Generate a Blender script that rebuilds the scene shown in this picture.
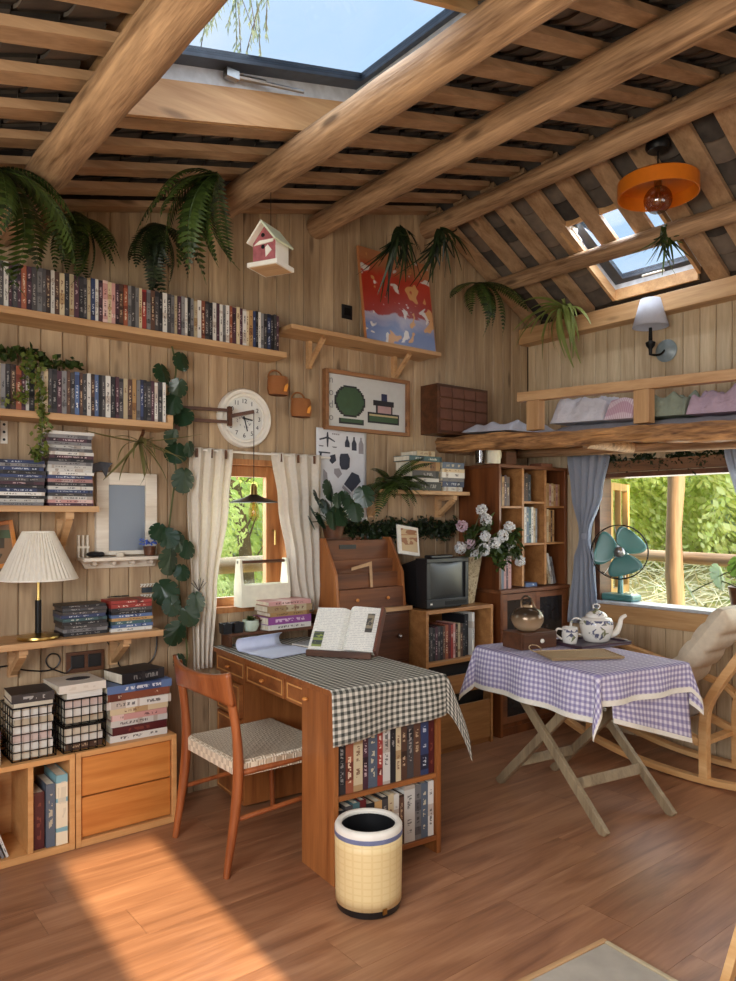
import bpy, math, random
from mathutils import Vector, Matrix, Euler
for _o in list(bpy.data.objects): bpy.data.objects.remove(_o)
R = math.radians
rnd = random.Random(11)
SC = bpy.context.scene
COL = SC.collection
# ------------------------------------------------------------ camera, world, sun, daylight, added fill, exposure
H, F, CU, CV, YAW = 1.4, 737.0, 368.0, 518.0, R(38.69)
CW, SW = math.cos(YAW), math.sin(YAW)
cam = bpy.data.cameras.new('camera'); camo = bpy.data.objects.new('camera', cam); COL.objects.link(camo)
cam.sensor_fit = 'VERTICAL'; cam.sensor_height = 36; cam.lens = 36 * F / 981; cam.shift_y = (CV - 490.5) / 981
cam.clip_start = .02
camo.location = (0, 0, H); camo.rotation_euler = (R(90), 0, -YAW)
SC.camera = camo
w = bpy.data.worlds.new('sky'); SC.world = w; w.use_nodes = True
wn, wl = w.node_tree.nodes, w.node_tree.links
bg = wn['Background']; bg.inputs['Strength'].default_value = 3.8
tc = wn.new('ShaderNodeTexCoord'); no = wn.new('ShaderNodeTexNoise'); no.inputs['Scale'].default_value = 2.2; no.inputs['Detail'].default_value = 5
wl.new(tc.outputs['Generated'], no.inputs['Vector'])
cr = wn.new('ShaderNodeValToRGB'); cr.color_ramp.elements[0].position = .42; cr.color_ramp.elements[1].position = .75
cr.color_ramp.elements[0].color = (.50, .72, 1, 1); cr.color_ramp.elements[1].color = (.92, .96, 1, 1)
wl.new(no.outputs['Fac'], cr.inputs['Fac']); wl.new(cr.outputs['Color'], bg.inputs['Color'])
sun = bpy.data.lights.new('sun', 'SUN'); suno = bpy.data.objects.new('sun', sun); COL.objects.link(suno)
sun.energy = 15; sun.angle = R(.9); sun.color = (1, .80, .52)
suno.rotation_euler = Vector((.069, 1, -.4535)).to_track_quat('-Z', 'Y').to_euler()
suno.location = (0, -6, 6)
def area(name, loc, d, sx, sy, e, col=(1, 1, 1)):
    l = bpy.data.lights.new(name, 'AREA'); o = bpy.data.objects.new(name, l); COL.objects.link(o)
    l.shape = 'RECTANGLE'; l.size = sx; l.size_y = sy; l.energy = e; l.color = col
    o.location = loc; o.rotation_euler = Vector(d).to_track_quat('-Z', 'Y').to_euler(); return o
area('ambient_fill_left', (-.82, .5, 1.55), (1, .12, -.38), 2.2, 1.3, 84, (1, .965, .92))  # added fill lamp for the room's ambient light, at an invented left opening
area('ambient_fill_front', (2.6, -1.12, 1.6), (.05, 1, -.35), 1.9, 1.3, 22, (1, .97, .94))  # second added fill, brightens the room from behind the camera
area('daylight_left_skylight', (1.19, 2.035, 3.06), (.1, .1, -1), .8, .7, 7, (.86, .93, 1))
area('daylight_right_skylight', (4.02, 2.53, 3.14), (-.1, 0, -1), .45, .45, 22, (.86, .93, 1))
area('daylight_back_window', (1.95, 3.62, 1.32), (0, -1, -.1), .5, .75, 5, (.98, 1, .93))
area('daylight_right_window', (4.5, 1.9, 1.3), (-1, 0, -.1), 1.8, .8, 14, (.98, 1, .93))
SC.view_settings.view_transform = 'Standard'; SC.view_settings.look = 'None'
SC.view_settings.gamma = 1; SC.view_settings.use_curve_mapping = False
SC.view_settings.exposure = 0.0
SC.cycles.max_bounces = 6; SC.cycles.diffuse_bounces = 4; SC.cycles.transparent_max_bounces = 12
SC.cycles.caustics_reflective = False; SC.cycles.caustics_refractive = False
SC.cycles.sample_clamp_indirect = 4

# ------------------------------------------------------------ helpers
YB, XR, XL, YF = 3.5, 4.31, -.9, -1.2          # inner faces of the four walls
def ray(u, v):
    dx = (u - CU) / F
    return Vector((CW * dx + SW, -SW * dx + CW, -(v - CV) / F))
def on_y(u, v, Y):
    d = ray(u, v); k = Y / d.y; return Vector((d.x * k, Y, H + d.z * k))
def on_x(u, v, X):
    d = ray(u, v); k = X / d.x; return Vector((X, d.y * k, H + d.z * k))
def on_z(u, v, Z):
    d = ray(u, v); k = (Z - H) / d.z; return Vector((d.x * k, d.y * k, Z))
def roofz(x): return 2.536 + .25 * x if x < 3.28 else 3.356 - .55 * (x - 3.28)
def lin(v): v /= 255; return v / 12.92 if v <= .04045 else ((v + .055) / 1.055) ** 2.4
def C(r, g, b): return (lin(r), lin(g), lin(b), 1)
def TR(loc=(0, 0, 0), rz=0, rx=0, ry=0): return Matrix.Translation(loc) @ Euler((rx, ry, rz)).to_matrix().to_4x4()

WM = {}
class MB:
    def __init__(s): s.v = []; s.f = []; s.m = []; s.uv = []; s.hasuv = False
    def add(s, vs, fs, mi=0, M=None, uvs=None):
        b = len(s.v)
        s.v += [tuple(M @ Vector(p)) if M else tuple(p) for p in vs]
        s.uv += uvs if uvs else [(0, 0)] * len(vs)
        s.f += [tuple(b + i for i in f) for f in fs]; s.m += [mi] * len(fs); return s
    def box(s, x0, x1, y0, y1, z0, z1, mi=0, M=None):
        vs = [(x0,y0,z0),(x1,y0,z0),(x1,y1,z0),(x0,y1,z0),(x0,y0,z1),(x1,y0,z1),(x1,y1,z1),(x0,y1,z1)]
        return s.add(vs, [(0,3,2,1),(4,5,6,7),(0,1,5,4),(1,2,6,5),(2,3,7,6),(3,0,4,7)], mi, M)
    def cb(s, c, d, mi=0, M=None, rz=0, rx=0, ry=0):
        T = TR(c, rz, rx, ry)
        return s.box(-d[0]/2, d[0]/2, -d[1]/2, d[1]/2, -d[2]/2, d[2]/2, mi, M @ T if M else T)
    def tube(s, pts, r, n=8, mi=0, M=None, flat=1):
        pts = [Vector(p) for p in pts]; k = len(pts); rs = r if isinstance(r, (list, tuple)) else [r] * k
        vs = []; up = None
        for i, p in enumerate(pts):
            d = (pts[min(i+1, k-1)] - pts[max(i-1, 0)]).normalized()
            if up is None: up = Vector((0, 0, 1)) if abs(d.z) < .9 else Vector((0, 1, 0))
            a = d.cross(up).normalized(); b = a.cross(d).normalized(); up = b
            for j in range(n):
                t = 2 * math.pi * j / n
                vs.append(p + (a * math.cos(t) + b * math.sin(t) * flat) * rs[i])
        fs = [(i*n+j, i*n+(j+1) % n, (i+1)*n+(j+1) % n, (i+1)*n+j) for i in range(k-1) for j in range(n)]
        fs += [tuple(range(n))[::-1], tuple((k-1)*n+j for j in range(n))]
        return s.add(vs, fs, mi, M)
    def bar(s, a, b, wd, th, mi=0, M=None, side=None):     # rectangular bar from a to b
        a, b = Vector(a), Vector(b); d = (b - a).normalized()
        q = Vector(side) if side else (Vector((0, 0, 1)) if abs(d.z) < .9 else Vector((0, 1, 0)))
        x = d.cross(q).normalized(); y = x.cross(d)
        vs = [p + x * i * wd/2 + y * j * th/2 for p in (a, b) for i, j in ((-1,-1),(1,-1),(1,1),(-1,1))]
        return s.add(vs, [(0,3,2,1),(4,5,6,7),(0,1,5,4),(1,2,6,5),(2,3,7,6),(3,0,4,7)], mi, M)
    def lathe(s, prof, n=24, mi=0, M=None, c=(0, 0, 0)):
        vs = [(c[0]+r*math.cos(2*math.pi*j/n), c[1]+r*math.sin(2*math.pi*j/n), c[2]+z) for r, z in prof for j in range(n)]
        fs = [(i*n+j, i*n+(j+1) % n, (i+1)*n+(j+1) % n, (i+1)*n+j) for i in range(len(prof)-1) for j in range(n)]
        if prof[0][0] > 1e-4: fs.append(tuple(range(n))[::-1])
        if prof[-1][0] > 1e-4 : fs.append(tuple((len(prof)-1)*n+j for j in range(n)))
        return s.add(vs, fs, mi, M)
    def shell(s, prof, n=24, mi=0, M=None, c=(0, 0, 0)):    # closed profile loop, no caps
        vs = [(c[0]+r*math.cos(2*math.pi*j/n), c[1]+r*math.sin(2*math.pi*j/n), c[2]+z) for r, z in prof for j in range(n)]
        k = len(prof)
        fs = [(i*n+j, i*n+(j+1) % n, ((i+1) % k)*n+(j+1) % n, ((i+1) % k)*n+j) for i in range(k) for j in range(n)]
        return s.add(vs, fs, mi, M)
    def ball(s, c, r, n=12, m=8, sc=(1, 1, 1), mi=0, M=None):
        vs = [(c[0], c[1], c[2]-r*sc[2])]; fs = []
        for i in range(1, m):
            t = math.pi * i / m
            for j in range(n):
                q = 2*math.pi*j/n; vs.append((c[0]+r*sc[0]*math.sin(t)*math.cos(q), c[1]+r*sc[1]*math.sin(t)*math.sin(q), c[2]-r*sc[2]*math.cos(t)))
        vs.append((c[0], c[1], c[2]+r*sc[2])); L = len(vs)-1
        for j in range(n):
            fs.append((0, 1+(j+1) % n, 1+j)); fs.append((L, 1+(m-2)*n+j, 1+(m-2)*n+(j+1) % n))
            for i in range(m-2): a = 1+i*n+j; b = 1+i*n+(j+1) % n; fs.append((a, b, b+n, a+n))
        return s.add(vs, fs, mi, M)
    def prism(s, poly, z0, z1, mi=0, M=None):
        n = len(poly); vs = [(x, y, z0) for x, y in poly] + [(x, y, z1) for x, y in poly]
        return s.add(vs, [tuple(range(n))[::-1], tuple(range(n, 2*n))] + [(i, (i+1) % n, n+(i+1) % n, n+i) for i in range(n)], mi, M)
    def grid(s, fn, nu, nv, u0=0, u1=1, v0=0, v1=1, mi=0, M=None):
        vs = []; uv = []
        for i in range(nu+1):
            for j in range(nv+1):
                a = u0+(u1-u0)*i/nu; b = v0+(v1-v0)*j/nv; vs.append(fn(a, b)); uv.append((a, b))
        fs = [(i*(nv+1)+j, (i+1)*(nv+1)+j, (i+1)*(nv+1)+j+1, i*(nv+1)+j+1) for i in range(nu) for j in range(nv)]
        s.hasuv = True; return s.add(vs, fs, mi, M, uv)
    def build(s, name, mats, parent=None, local=False, smooth=False, bevel=0, solid=0, origin=None):
        me = bpy.data.meshes.new(name); mats = mats if isinstance(mats, (list, tuple)) else [mats]
        vs = s.v; W = Matrix.Identity(4)
        if parent is not None:
            if not local: I = WM[parent.name].inverted(); vs = [tuple(I @ Vector(p)) for p in vs]
            W = WM[parent.name]
        else:
            xs, ys, zs = zip(*vs)
            og = Vector(origin) if origin is not None else Vector(((min(xs)+max(xs))/2, (min(ys)+max(ys))/2, min(zs)))
            vs = [(p[0]-og.x, p[1]-og.y, p[2]-og.z) for p in vs]; W = Matrix.Translation(og)
        me.from_pydata(vs, [], s.f); 
        for m in mats: me.materials.append(m)
        if len(mats) > 1: me.polygons.foreach_set('material_index', s.m)
        if s.hasuv:
            L = me.uv_layers.new(name='UVMap')
            for lp in me.loops: L.data[lp.index].uv = s.uv[lp.vertex_index]
        if smooth:
            me.polygons.foreach_set('use_smooth', [True]*len(me.polygons))
            me.set_sharp_from_angle(angle=R(smooth if smooth is not True else 40))
        me.update(); o = bpy.data.objects.new(name, me); COL.objects.link(o)
        if parent is not None: o.parent = parent
        else: o.location = W.translation
        WM[o.name] = W
        if solid: md = o.modifiers.new('solid', 'SOLIDIFY'); md.thickness = solid; md.offset = 0
        if bevel: md = o.modifiers.new('bevel', 'BEVEL'); md.width = bevel; md.segments = 2; md.limit_method = 'ANGLE'; md.angle_limit = R(50)
        return o
def tag(o, label=None, cat=None, group=None, kind=None):
    if label: o['label'] = label
    if cat: o['category'] = cat
    if group: o['group'] = group
    if kind: o['kind'] = kind
    return o
def thing(name, label, cat, loc=(0, 0, 0), rz=0, group=None):
    o = bpy.data.objects.new(name, None); COL.objects.link(o); o.empty_display_size = .05
    o.location = loc; o.rotation_euler = (0, 0, rz); WM[o.name] = TR(loc, rz)
    return tag(o, label, cat, group)
def struct(o): return tag(o, kind='structure')
def text(body, size, M, parent, mat, name, ext=.0006):
    cu = bpy.data.curves.new(name, 'FONT'); cu.body = body; cu.size = size; cu.align_x = 'CENTER'; cu.align_y = 'CENTER'; cu.extrude = ext
    t_ = bpy.data.objects.new(name, cu); COL.objects.link(t_); me = bpy.data.meshes.new_from_object(t_.evaluated_get(bpy.context.evaluated_depsgraph_get()))
    bpy.data.objects.remove(t_); bpy.data.curves.remove(cu); me.materials.clear(); me.materials.append(mat)
    o = bpy.data.objects.new(name, me); COL.objects.link(o); o.parent = parent
    o.matrix_basis = WM[parent.name].inverted() @ M; return o
def faceM(loc, nx, ny, nz=0):      # matrix whose local +Z is the normal (nx,ny,nz), local Y up
    z = Vector((nx, ny, nz)).normalized(); x = Vector((0, 0, 1)).cross(z).normalized(); y = z.cross(x)
    M = Matrix((x, y, z)).transposed().to_4x4(); M.translation = loc; return M

# ------------------------------------------------------------ materials
def base_mat(name):
    m = bpy.data.materials.new(name); m.use_nodes = True; t = m.node_tree; return m, t.nodes, t.links, t.nodes['Principled BSDF']
def mixc(n, l, a, b, fac, mode='MIX'):
    x = n.new('ShaderNodeMix'); x.data_type = 'RGBA'; x.blend_type = mode
    for sock, v in ((x.inputs[6], a), (x.inputs[7], b), (x.inputs[0], fac)):
        if hasattr(v, 'links'): l.new(v, sock)
        else: sock.default_value = v
    return x.outputs[2]
def mth(n, l, op, a, b=0.0, c_=None):
    x = n.new('ShaderNodeMath'); x.operation = op
    for i, v in enumerate((a, b) if c_ is None else (a, b, c_)):
        if hasattr(v, 'links'): l.new(v, x.inputs[i])
        else: x.inputs[i].default_value = v
    return x.outputs[0]
def noise(n, l, vec, scale, detail=3, dist=0, w=None):
    x = n.new('ShaderNodeTexNoise'); x.inputs['Scale'].default_value = scale; x.inputs['Detail'].default_value = detail; x.inputs['Distortion'].default_value = dist
    if w is not None: x.noise_dimensions = '4D'; l.new(w, x.inputs['W'])
    l.new(vec, x.inputs['Vector']); return x.outputs['Fac']
def mapped(n, l, out, sc):
    m = n.new('ShaderNodeMapping'); m.inputs['Scale'].default_value = sc; l.new(out, m.inputs['Vector']); return m.outputs['Vector']
def ramp(n, l, fac, stops, const=False):
    r = n.new('ShaderNodeValToRGB'); e = r.color_ramp.elements
    while len(e) < len(stops): e.new(.5)
    for i, (p, c) in enumerate(stops): e[i].position = p; e[i].color = c
    if const: r.color_ramp.interpolation = 'CONSTANT'
    l.new(fac, r.inputs['Fac']); return r.outputs['Color']
def bump(n, l, b, h, strength, dist=.01):
    x = n.new('ShaderNodeBump'); x.inputs['Strength'].default_value = strength; x.inputs['Distance'].default_value = dist
    l.new(h, x.inputs['Height']); l.new(x.outputs['Normal'], b.inputs['Normal'])
def dk(c, k): return (c[0]*k, c[1]*k, c[2]*k, 1)
def pm(name, col, rough=.5, metal=0, var=.18, scale=25, bmp=0, emit=0, coat=0, alpha=None):
    m, n, l, b = base_mat(name); t = n.new('ShaderNodeTexCoord')
    f = noise(n, l, t.outputs['Object'], scale, 3)
    l.new(ramp(n, l, f, [(.3, dk(col, 1-var)), (.7, dk(col, 1+var*.6))]), b.inputs['Base Color'])
    b.inputs['Roughness'].default_value = rough; b.inputs['Metallic'].default_value = metal; b.inputs['Coat Weight'].default_value = coat
    if bmp: bump(n, l, b, f, bmp)
    if emit: b.inputs['Emission Color'].default_value = col; b.inputs['Emission Strength'].default_value = emit
    return m
def wood(name, c1, c2, axis='X', rough=.5, isl=.2, scale=1.0, bmp=.12, knot=True, coat=0):
    m, n, l, b = base_mat(name); t = n.new('ShaderNodeTexCoord'); g = n.new('ShaderNodeNewGeometry')
    off = n.new('ShaderNodeVectorMath'); off.operation = 'ADD'; cmb = n.new('ShaderNodeCombineXYZ')
    k = mth(n, l, 'MULTIPLY', g.outputs['Random Per Island'], 37.0)
    for i in range(3): l.new(k, cmb.inputs[i])
    l.new(t.outputs['Object'], off.inputs[0]); l.new(cmb.outputs[0], off.inputs[1])
    st = {'X': (1.0, 13, 13), 'Y': (13, 1.0, 13), 'Z': (13, 13, 1.0)}[axis]; st2 = tuple(x * 5 for x in st)
    v1 = mapped(n, l, off.outputs[0], tuple(x*scale for x in st)); v2 = mapped(n, l, off.outputs[0], tuple(x*scale for x in st2))
    f1 = noise(n, l, v1, 1.3, 4, .6); f2 = noise(n, l, v2, 1.6, 2)
    f = mth(n, l, 'ADD', mth(n, l, 'MULTIPLY', f1, .72), mth(n, l, 'MULTIPLY', f2, .28))
    col = ramp(n, l, f, [(.32, c1), (.66, c2)])
    br = mth(n, l, 'ADD', mth(n, l, 'MULTIPLY', g.outputs['Random Per Island'], 2*isl), 1-isl)
    cb = n.new('ShaderNodeCombineColor')
    for i in range(3): l.new(br, cb.inputs[i])
    col = mixc(n, l, col, cb.outputs[0], 1.0, 'MULTIPLY')
    if knot:
        vo = n.new('ShaderNodeTexVoronoi'); vo.inputs['Scale'].default_value = 1.0
        sc = {'X': (2.2, 8, 8), 'Y': (8, 2.2, 8), 'Z': (8, 8, 2.2)}[axis]; l.new(mapped(n, l, off.outputs[0], sc), vo.inputs['Vector'])
        kn = ramp(n, l, vo.outputs['Distance'], [(.07, (1, 1, 1, 1)), (.16, (0, 0, 0, 1))])
        col = mixc(n, l, col, dk(c1, .45), mth(n, l, 'MULTIPLY', kn, .75))
    l.new(col, b.inputs['Base Color']); b.inputs['Roughness'].default_value = rough; b.inputs['Coat Weight'].default_value = coat
    if bmp: bump(n, l, b, f2, bmp, .004)
    return m
def leafm(name, c1, c2, tr=.35, rough=.45):
    m, n, l, b = base_mat(name); t = n.new('ShaderNodeTexCoord'); g = n.new('ShaderNodeNewGeometry')
    f = mth(n, l, 'ADD', mth(n, l, 'MULTIPLY', g.outputs['Random Per Island'], .6), mth(n, l, 'MULTIPLY', noise(n, l, t.outputs['Object'], 9, 2), .4))
    col = ramp(n, l, f, [(.15, c1), (.8, c2)]); l.new(col, b.inputs['Base Color']); b.inputs['Roughness'].default_value = rough
    tb = n.new('ShaderNodeBsdfTranslucent'); l.new(col, tb.inputs['Color']); mx = n.new('ShaderNodeMixShader'); mx.inputs[0].default_value = tr
    l.new(b.outputs[0], mx.inputs[1]); l.new(tb.outputs[0], mx.inputs[2]); l.new(mx.outputs[0], n['Material Output'].inputs['Surface']); return m
def cloth(name, col, tr=.25, var=.1, scale=60, rough=.9, bmp=.15):
    m, n, l, b = base_mat(name); t = n.new('ShaderNodeTexCoord'); f = noise(n, l, t.outputs['Object'], scale, 3)
    c = ramp(n, l, f, [(.3, dk(col, 1-var)), (.7, dk(col, 1+var*.5))]); l.new(c, b.inputs['Base Color']); b.inputs['Roughness'].default_value = rough
    b.inputs['Specular IOR Level'].default_value = .15
    if bmp: bump(n, l, b, f, bmp, .003 if bmp < .5 else .03)
    if tr:
        tb = n.new('ShaderNodeBsdfTranslucent'); l.new(c, tb.inputs['Color']); mx = n.new('ShaderNodeMixShader'); mx.inputs[0].default_value = tr
        l.new(b.outputs[0], mx.inputs[1]); l.new(tb.outputs[0], mx.inputs[2]); l.new(mx.outputs[0], n['Material Output'].inputs['Surface'])
    return m
def gingham(name, light, dark, freq, soft=.06, tr=.1, rough=.9):     # woven check that follows the cloth's UVs
    m, n, l, b = base_mat(name); t = n.new('ShaderNodeTexCoord'); sp = n.new('ShaderNodeSeparateXYZ'); l.new(t.outputs['UV'], sp.inputs[0])
    fs = []
    for i in range(2):
        p = mth(n, l, 'PINGPONG', mth(n, l, 'MULTIPLY', sp.outputs[i], freq), 1.0)
        r = n.new('ShaderNodeMapRange'); r.inputs[1].default_value = .5-soft; r.inputs[2].default_value = .5+soft; l.new(p, r.inputs[0]); fs.append(r.outputs[0])
    f = mth(n, l, 'MULTIPLY', mth(n, l, 'ADD', fs[0], fs[1]), .5)
    mid = tuple((light[i]*.35+dark[i]*.65) for i in range(3)) + (1,)
    col = ramp(n, l, f, [(0, light), (.5, mid), (1, dark)]); l.new(col, b.inputs['Base Color']); b.inputs['Roughness'].default_value = rough
    b.inputs['Specular IOR Level'].default_value = .15
    return m
def printm(name, base, ink, ink2=None, zs=34, xs=1.0, thr=.5, rough=.45, ax=0, lo=.16, hi=.84, half=.2, blocks=.12):  # a printed spine: a line of lettering and a colour block
    m, n, l, b = base_mat(name); t = n.new('ShaderNodeTexCoord'); oi = n.new('ShaderNodeObjectInfo')
    W = mth(n, l, 'MULTIPLY', oi.outputs['Random'], 90.0); sp = n.new('ShaderNodeSeparateXYZ'); l.new(t.outputs['Generated'], sp.inputs[0])
    x, z = (sp.outputs[0], sp.outputs[2]) if ax == 0 else (sp.outputs[2], sp.outputs[0])
    sc = (xs*2, .01, zs) if ax == 0 else (zs, .01, xs*2)
    f = noise(n, l, mapped(n, l, t.outputs['Generated'], sc), 1.0, 1, 0, W)
    g = noise(n, l, mapped(n, l, t.outputs['Generated'], (.01, .01, 3.5) if ax == 0 else (3.5, .01, .01)), 1.0, 0, 0, W)
    blk = mth(n, l, 'GREATER_THAN', g, .5 + blocks)
    inx = mth(n, l, 'LESS_THAN', mth(n, l, 'ABSOLUTE', mth(n, l, 'SUBTRACT', x, .5)), half)
    inz = mth(n, l, 'LESS_THAN', mth(n, l, 'ABSOLUTE', mth(n, l, 'SUBTRACT', z, (lo+hi)/2)), (hi-lo)/2)
    mk = mth(n, l, 'MULTIPLY', mth(n, l, 'MULTIPLY', inx, inz), mth(n, l, 'GREATER_THAN', f, thr))
    gap = mth(n, l, 'GREATER_THAN', noise(n, l, mapped(n, l, t.outputs['Generated'], (.01, .01, 5) if ax == 0 else (5, .01, .01)), 1.0, 0, 0, W), .47)
    col = mixc(n, l, base, ink2 or dk(base, .55), blk)
    br = mth(n, l, 'ADD', mth(n, l, 'MULTIPLY', oi.outputs['Random'], .5), .72); cb = n.new('ShaderNodeCombineColor')
    for i in range(3): l.new(br, cb.inputs[i])
    col = mixc(n, l, col, cb.outputs[0], 1.0, 'MULTIPLY')
    col = mixc(n, l, col, ink, mth(n, l, 'MULTIPLY', mth(n, l, 'MULTIPLY', mk, gap), .85))
    l.new(col, b.inputs['Base Color']); b.inputs['Roughness'].default_value = rough; return m
def glassm(name, tint=(1, 1, 1, 1), gl=.05, rough=.02):
    m, n, l, b = base_mat(name); n.remove(b); a = n.new('ShaderNodeBsdfTransparent'); a.inputs[0].default_value = tint
    g = n.new('ShaderNodeBsdfGlossy'); g.inputs['Roughness'].default_value = rough; mx = n.new('ShaderNodeMixShader'); mx.inputs[0].default_value = gl; l.new(a.outputs[0], mx.inputs[1]); l.new(g.outputs[0], mx.inputs[2])
    l.new(mx.outputs[0], n['Material Output'].inputs['Surface']); return m

M = {}
M['plank_wall'] = wood('plank_wall', C(142, 115, 86), C(188, 162, 128), 'Z', .6, .14)
M['plank_pale'] = wood('plank_pale', C(176, 150, 116), C(212, 190, 156), 'Z', .6, .12)
M['log'] = wood('log', C(104, 74, 48), C(198, 160, 122), 'Y', .65, 0, 1.3, .8)
M['batten'] = wood('batten', C(140, 107, 76), C(184, 150, 116), 'X', .55, .14)
M['tile'] = pm('roof_tile', C(112, 94, 80), .9, 0, .45, 9, .3)
M['pine'] = wood('pine', C(176, 132, 88), C(208, 168, 122), 'X', .5, .08)
M['pineY'] = wood('pine_lengthwise', C(176, 132, 88), C(208, 168, 122), 'Y', .5, .08)
M['pineZ'] = wood('pine_upright', C(176, 132, 88), C(208, 168, 122), 'Z', .5, .08)
M['oak'] = wood('oak_drawer', C(186, 108, 44), C(220, 148, 76), 'X', .4, .03, .7, .05, False)
M['oakf'] = wood('oak_frame', C(200, 142, 84), C(222, 170, 112), 'X', .45, .05, 1, .05, False)
M['cherry'] = wood('cherry', C(124, 70, 34), C(174, 110, 60), 'Z', .35, .04, .8, .04, False)
M['cherryX'] = wood('cherry_cross', C(122, 68, 34), C(166, 104, 56), 'X', .35, .04, .8, .04, False)
M['walnut'] = wood('walnut', C(62, 36, 22), C(104, 64, 40), 'X', .4, .1, 1, .05, False)
M['mahog'] = wood('mahogany', C(82, 42, 22), C(128, 74, 38), 'Z', .35, .05, .8, .04, False)
M['mahogX'] = wood('mahogany_cross', C(84, 47, 25), C(132, 80, 45), 'X', .55, .05, .8, .04, False)
M['greywood'] = wood('weathered_wood', C(120, 102, 78), C(166, 146, 114), 'Z', .6, .1)
M['beech'] = wood('beech', C(204, 150, 92), C(228, 184, 128), 'Y', .35, .04, 1, .03, False)
M['white'] = pm('white_paint', C(232, 226, 214), .5, 0, .06)
M['whitewood'] = wood('whitewashed_wood', C(204, 190, 170), C(234, 226, 210), 'X', .6, .05)
M['paper'] = pm('paper', C(236, 230, 216), .8, 0, .06, 60)
M['pages'] = wood('page_edges', C(206, 194, 170), C(236, 228, 208), 'X', .8, .04, 4, .2, False)
M['black'] = pm('black_plastic', C(22, 22, 24), .4, 0, .2)
M['blackm'] = pm('black_metal', C(26, 25, 25), .45, .6, .2)
M['ink'] = pm('ink', C(48, 50, 58), .8, 0, .1)
M['brass'] = pm('brass', C(190, 160, 96), .28, 1, .1)
M['steel'] = pm('steel', C(176, 178, 180), .3, 1, .1)
M['fern'] = leafm('fern_green', C(24, 38, 14), C(80, 100, 44))
M['fernd'] = leafm('dark_fern_green', C(18, 28, 14), C(52, 68, 36))
M['fernb'] = leafm('bright_fern_green', C(60, 92, 22), C(138, 164, 62))
M['mons'] = leafm('monstera_green', C(18, 36, 22), C(44, 72, 46), .15, .3)
M['stem'] = pm('stem', C(80, 84, 44), .6)
M['skyglass'] = glassm('sky_dimming_glass', (.54, .545, .55, 1))  # tint added to dim the strong sky behind the skylights
M['glass'] = glassm('window_glass', (.95, .97, .96, 1))
M['bulb'] = glassm('bulb_glass', (.9, .78, .6, 1))
# ------------------------------------------------------------ the setting: floor, walls, roof
def floor_mat():
    m, n, l, b = base_mat('laminate_floor'); t = n.new('ShaderNodeTexCoord'); g = n.new('ShaderNodeNewGeometry')
    cmb = n.new('ShaderNodeCombineXYZ'); k = mth(n, l, 'MULTIPLY', g.outputs['Random Per Island'], 51.0)
    for i in range(3): l.new(k, cmb.inputs[i])
    off = n.new('ShaderNodeVectorMath'); off.operation = 'ADD'; l.new(t.outputs['Object'], off.inputs[0]); l.new(cmb.outputs[0], off.inputs[1])
    f1 = noise(n, l, mapped(n, l, off.outputs[0], (1.1, 9, 9)), 1.2, 5, 1.2); f2 = noise(n, l, mapped(n, l, off.outputs[0], (4, 70, 70)), 1.4, 2)
    f = mth(n, l, 'ADD', mth(n, l, 'MULTIPLY', f1, .78), mth(n, l, 'MULTIPLY', f2, .22))
    col = ramp(n, l, f, [(.3, C(124, 83, 58)), (.5, C(156, 109, 78)), (.7, C(180, 132, 97))])
    br = mth(n, l, 'ADD', mth(n, l, 'MULTIPLY', g.outputs['Random Per Island'], .12), .94); cb = n.new('ShaderNodeCombineColor')
    for i in range(3): l.new(br, cb.inputs[i])
    l.new(mixc(n, l, col, cb.outputs[0], 1.0, 'MULTIPLY'), b.inputs['Base Color'])
    b.inputs['Roughness'].default_value = .36; b.inputs['Specular IOR Level'].default_value = .45
    bump(n, l, b, f2, .05, .003); return m
fl = MB(); y = YF; r0 = random.Random(3)
while y < YB:
    x = XL - r0.random() * 1.2
    while x < XR:
        x1 = x + 1.25; a, b_ = max(x, XL), min(x1, XR)
        if b_ > a: fl.box(a + .0006, b_ - .0006, y + .0006, min(y + .2, YB) - .0006, -.02, 0)
        x = x1
    y += .2
fl.box(XL-.2, XR+.2, YF-.2, YB+.2, -.06, -.0205)
struct(fl.build('floor', floor_mat(), origin=(0, 0, 0)))

WX0, WX1, WZ0, WZ1 = 1.66, 2.24, .9, 1.715              # back window opening
RY0, RY1, RZ0, RZ1 = .75, 2.93, .83, 1.695              # right window opening
mb = MB(); x = XL; r0 = random.Random(5)
while x < XR:
    x1 = min(x + r0.uniform(.088, .112), XR)
    for e_ in (WX0, WX1):
        if x < e_ - 1e-6 and x1 > e_ - .03: x1 = e_; break
    a, b_ = x + .0012, x1 - .0012
    zt = [roofz(a) + .02, roofz(b_) + .02]
    def plank(z0, z1):
        ch = .004
        for (p, q, d) in ((a, b_, 0),):
            top = [z1, z1] if z1 is not None else zt
            vs = [(p, YB+.018, z0), (q, YB+.018, z0), (q, YB+.018, top[1]), (p, YB+.018, top[0]),
                  (p, YB+ch, z0), (q, YB+ch, z0), (q, YB+ch, top[1]), (p, YB+ch, top[0]),
                  (p+ch, YB, z0), (q-ch, YB, z0), (q-ch, YB, top[1]), (p+ch, YB, top[0])]
            mb.add(vs, [(0,1,2,3),(4,8,11,7),(8,9,10,11),(9,5,6,10),(0,4,7,3)[::-1],(1,5,6,2),(3,7,6,2),(7,11,10,6),(0,1,5,4),(4,5,9,8)])
    if x1 <= WX0 + 1e-6 or x >= WX1 - 1e-6: plank(0, None)
    else: plank(0, WZ0); plank(WZ1, None)
    x = x1
for (x0, x1, z0, z1) in ((XL-.1, WX0, 0, 3.5), (WX1, XR+.1, 0, 3.5), (WX0, WX1, 0, WZ0), (WX0, WX1, WZ1, 3.5)):
    mb.box(x0, x1, YB+.02, YB+.12, z0, z1, 1)
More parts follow.
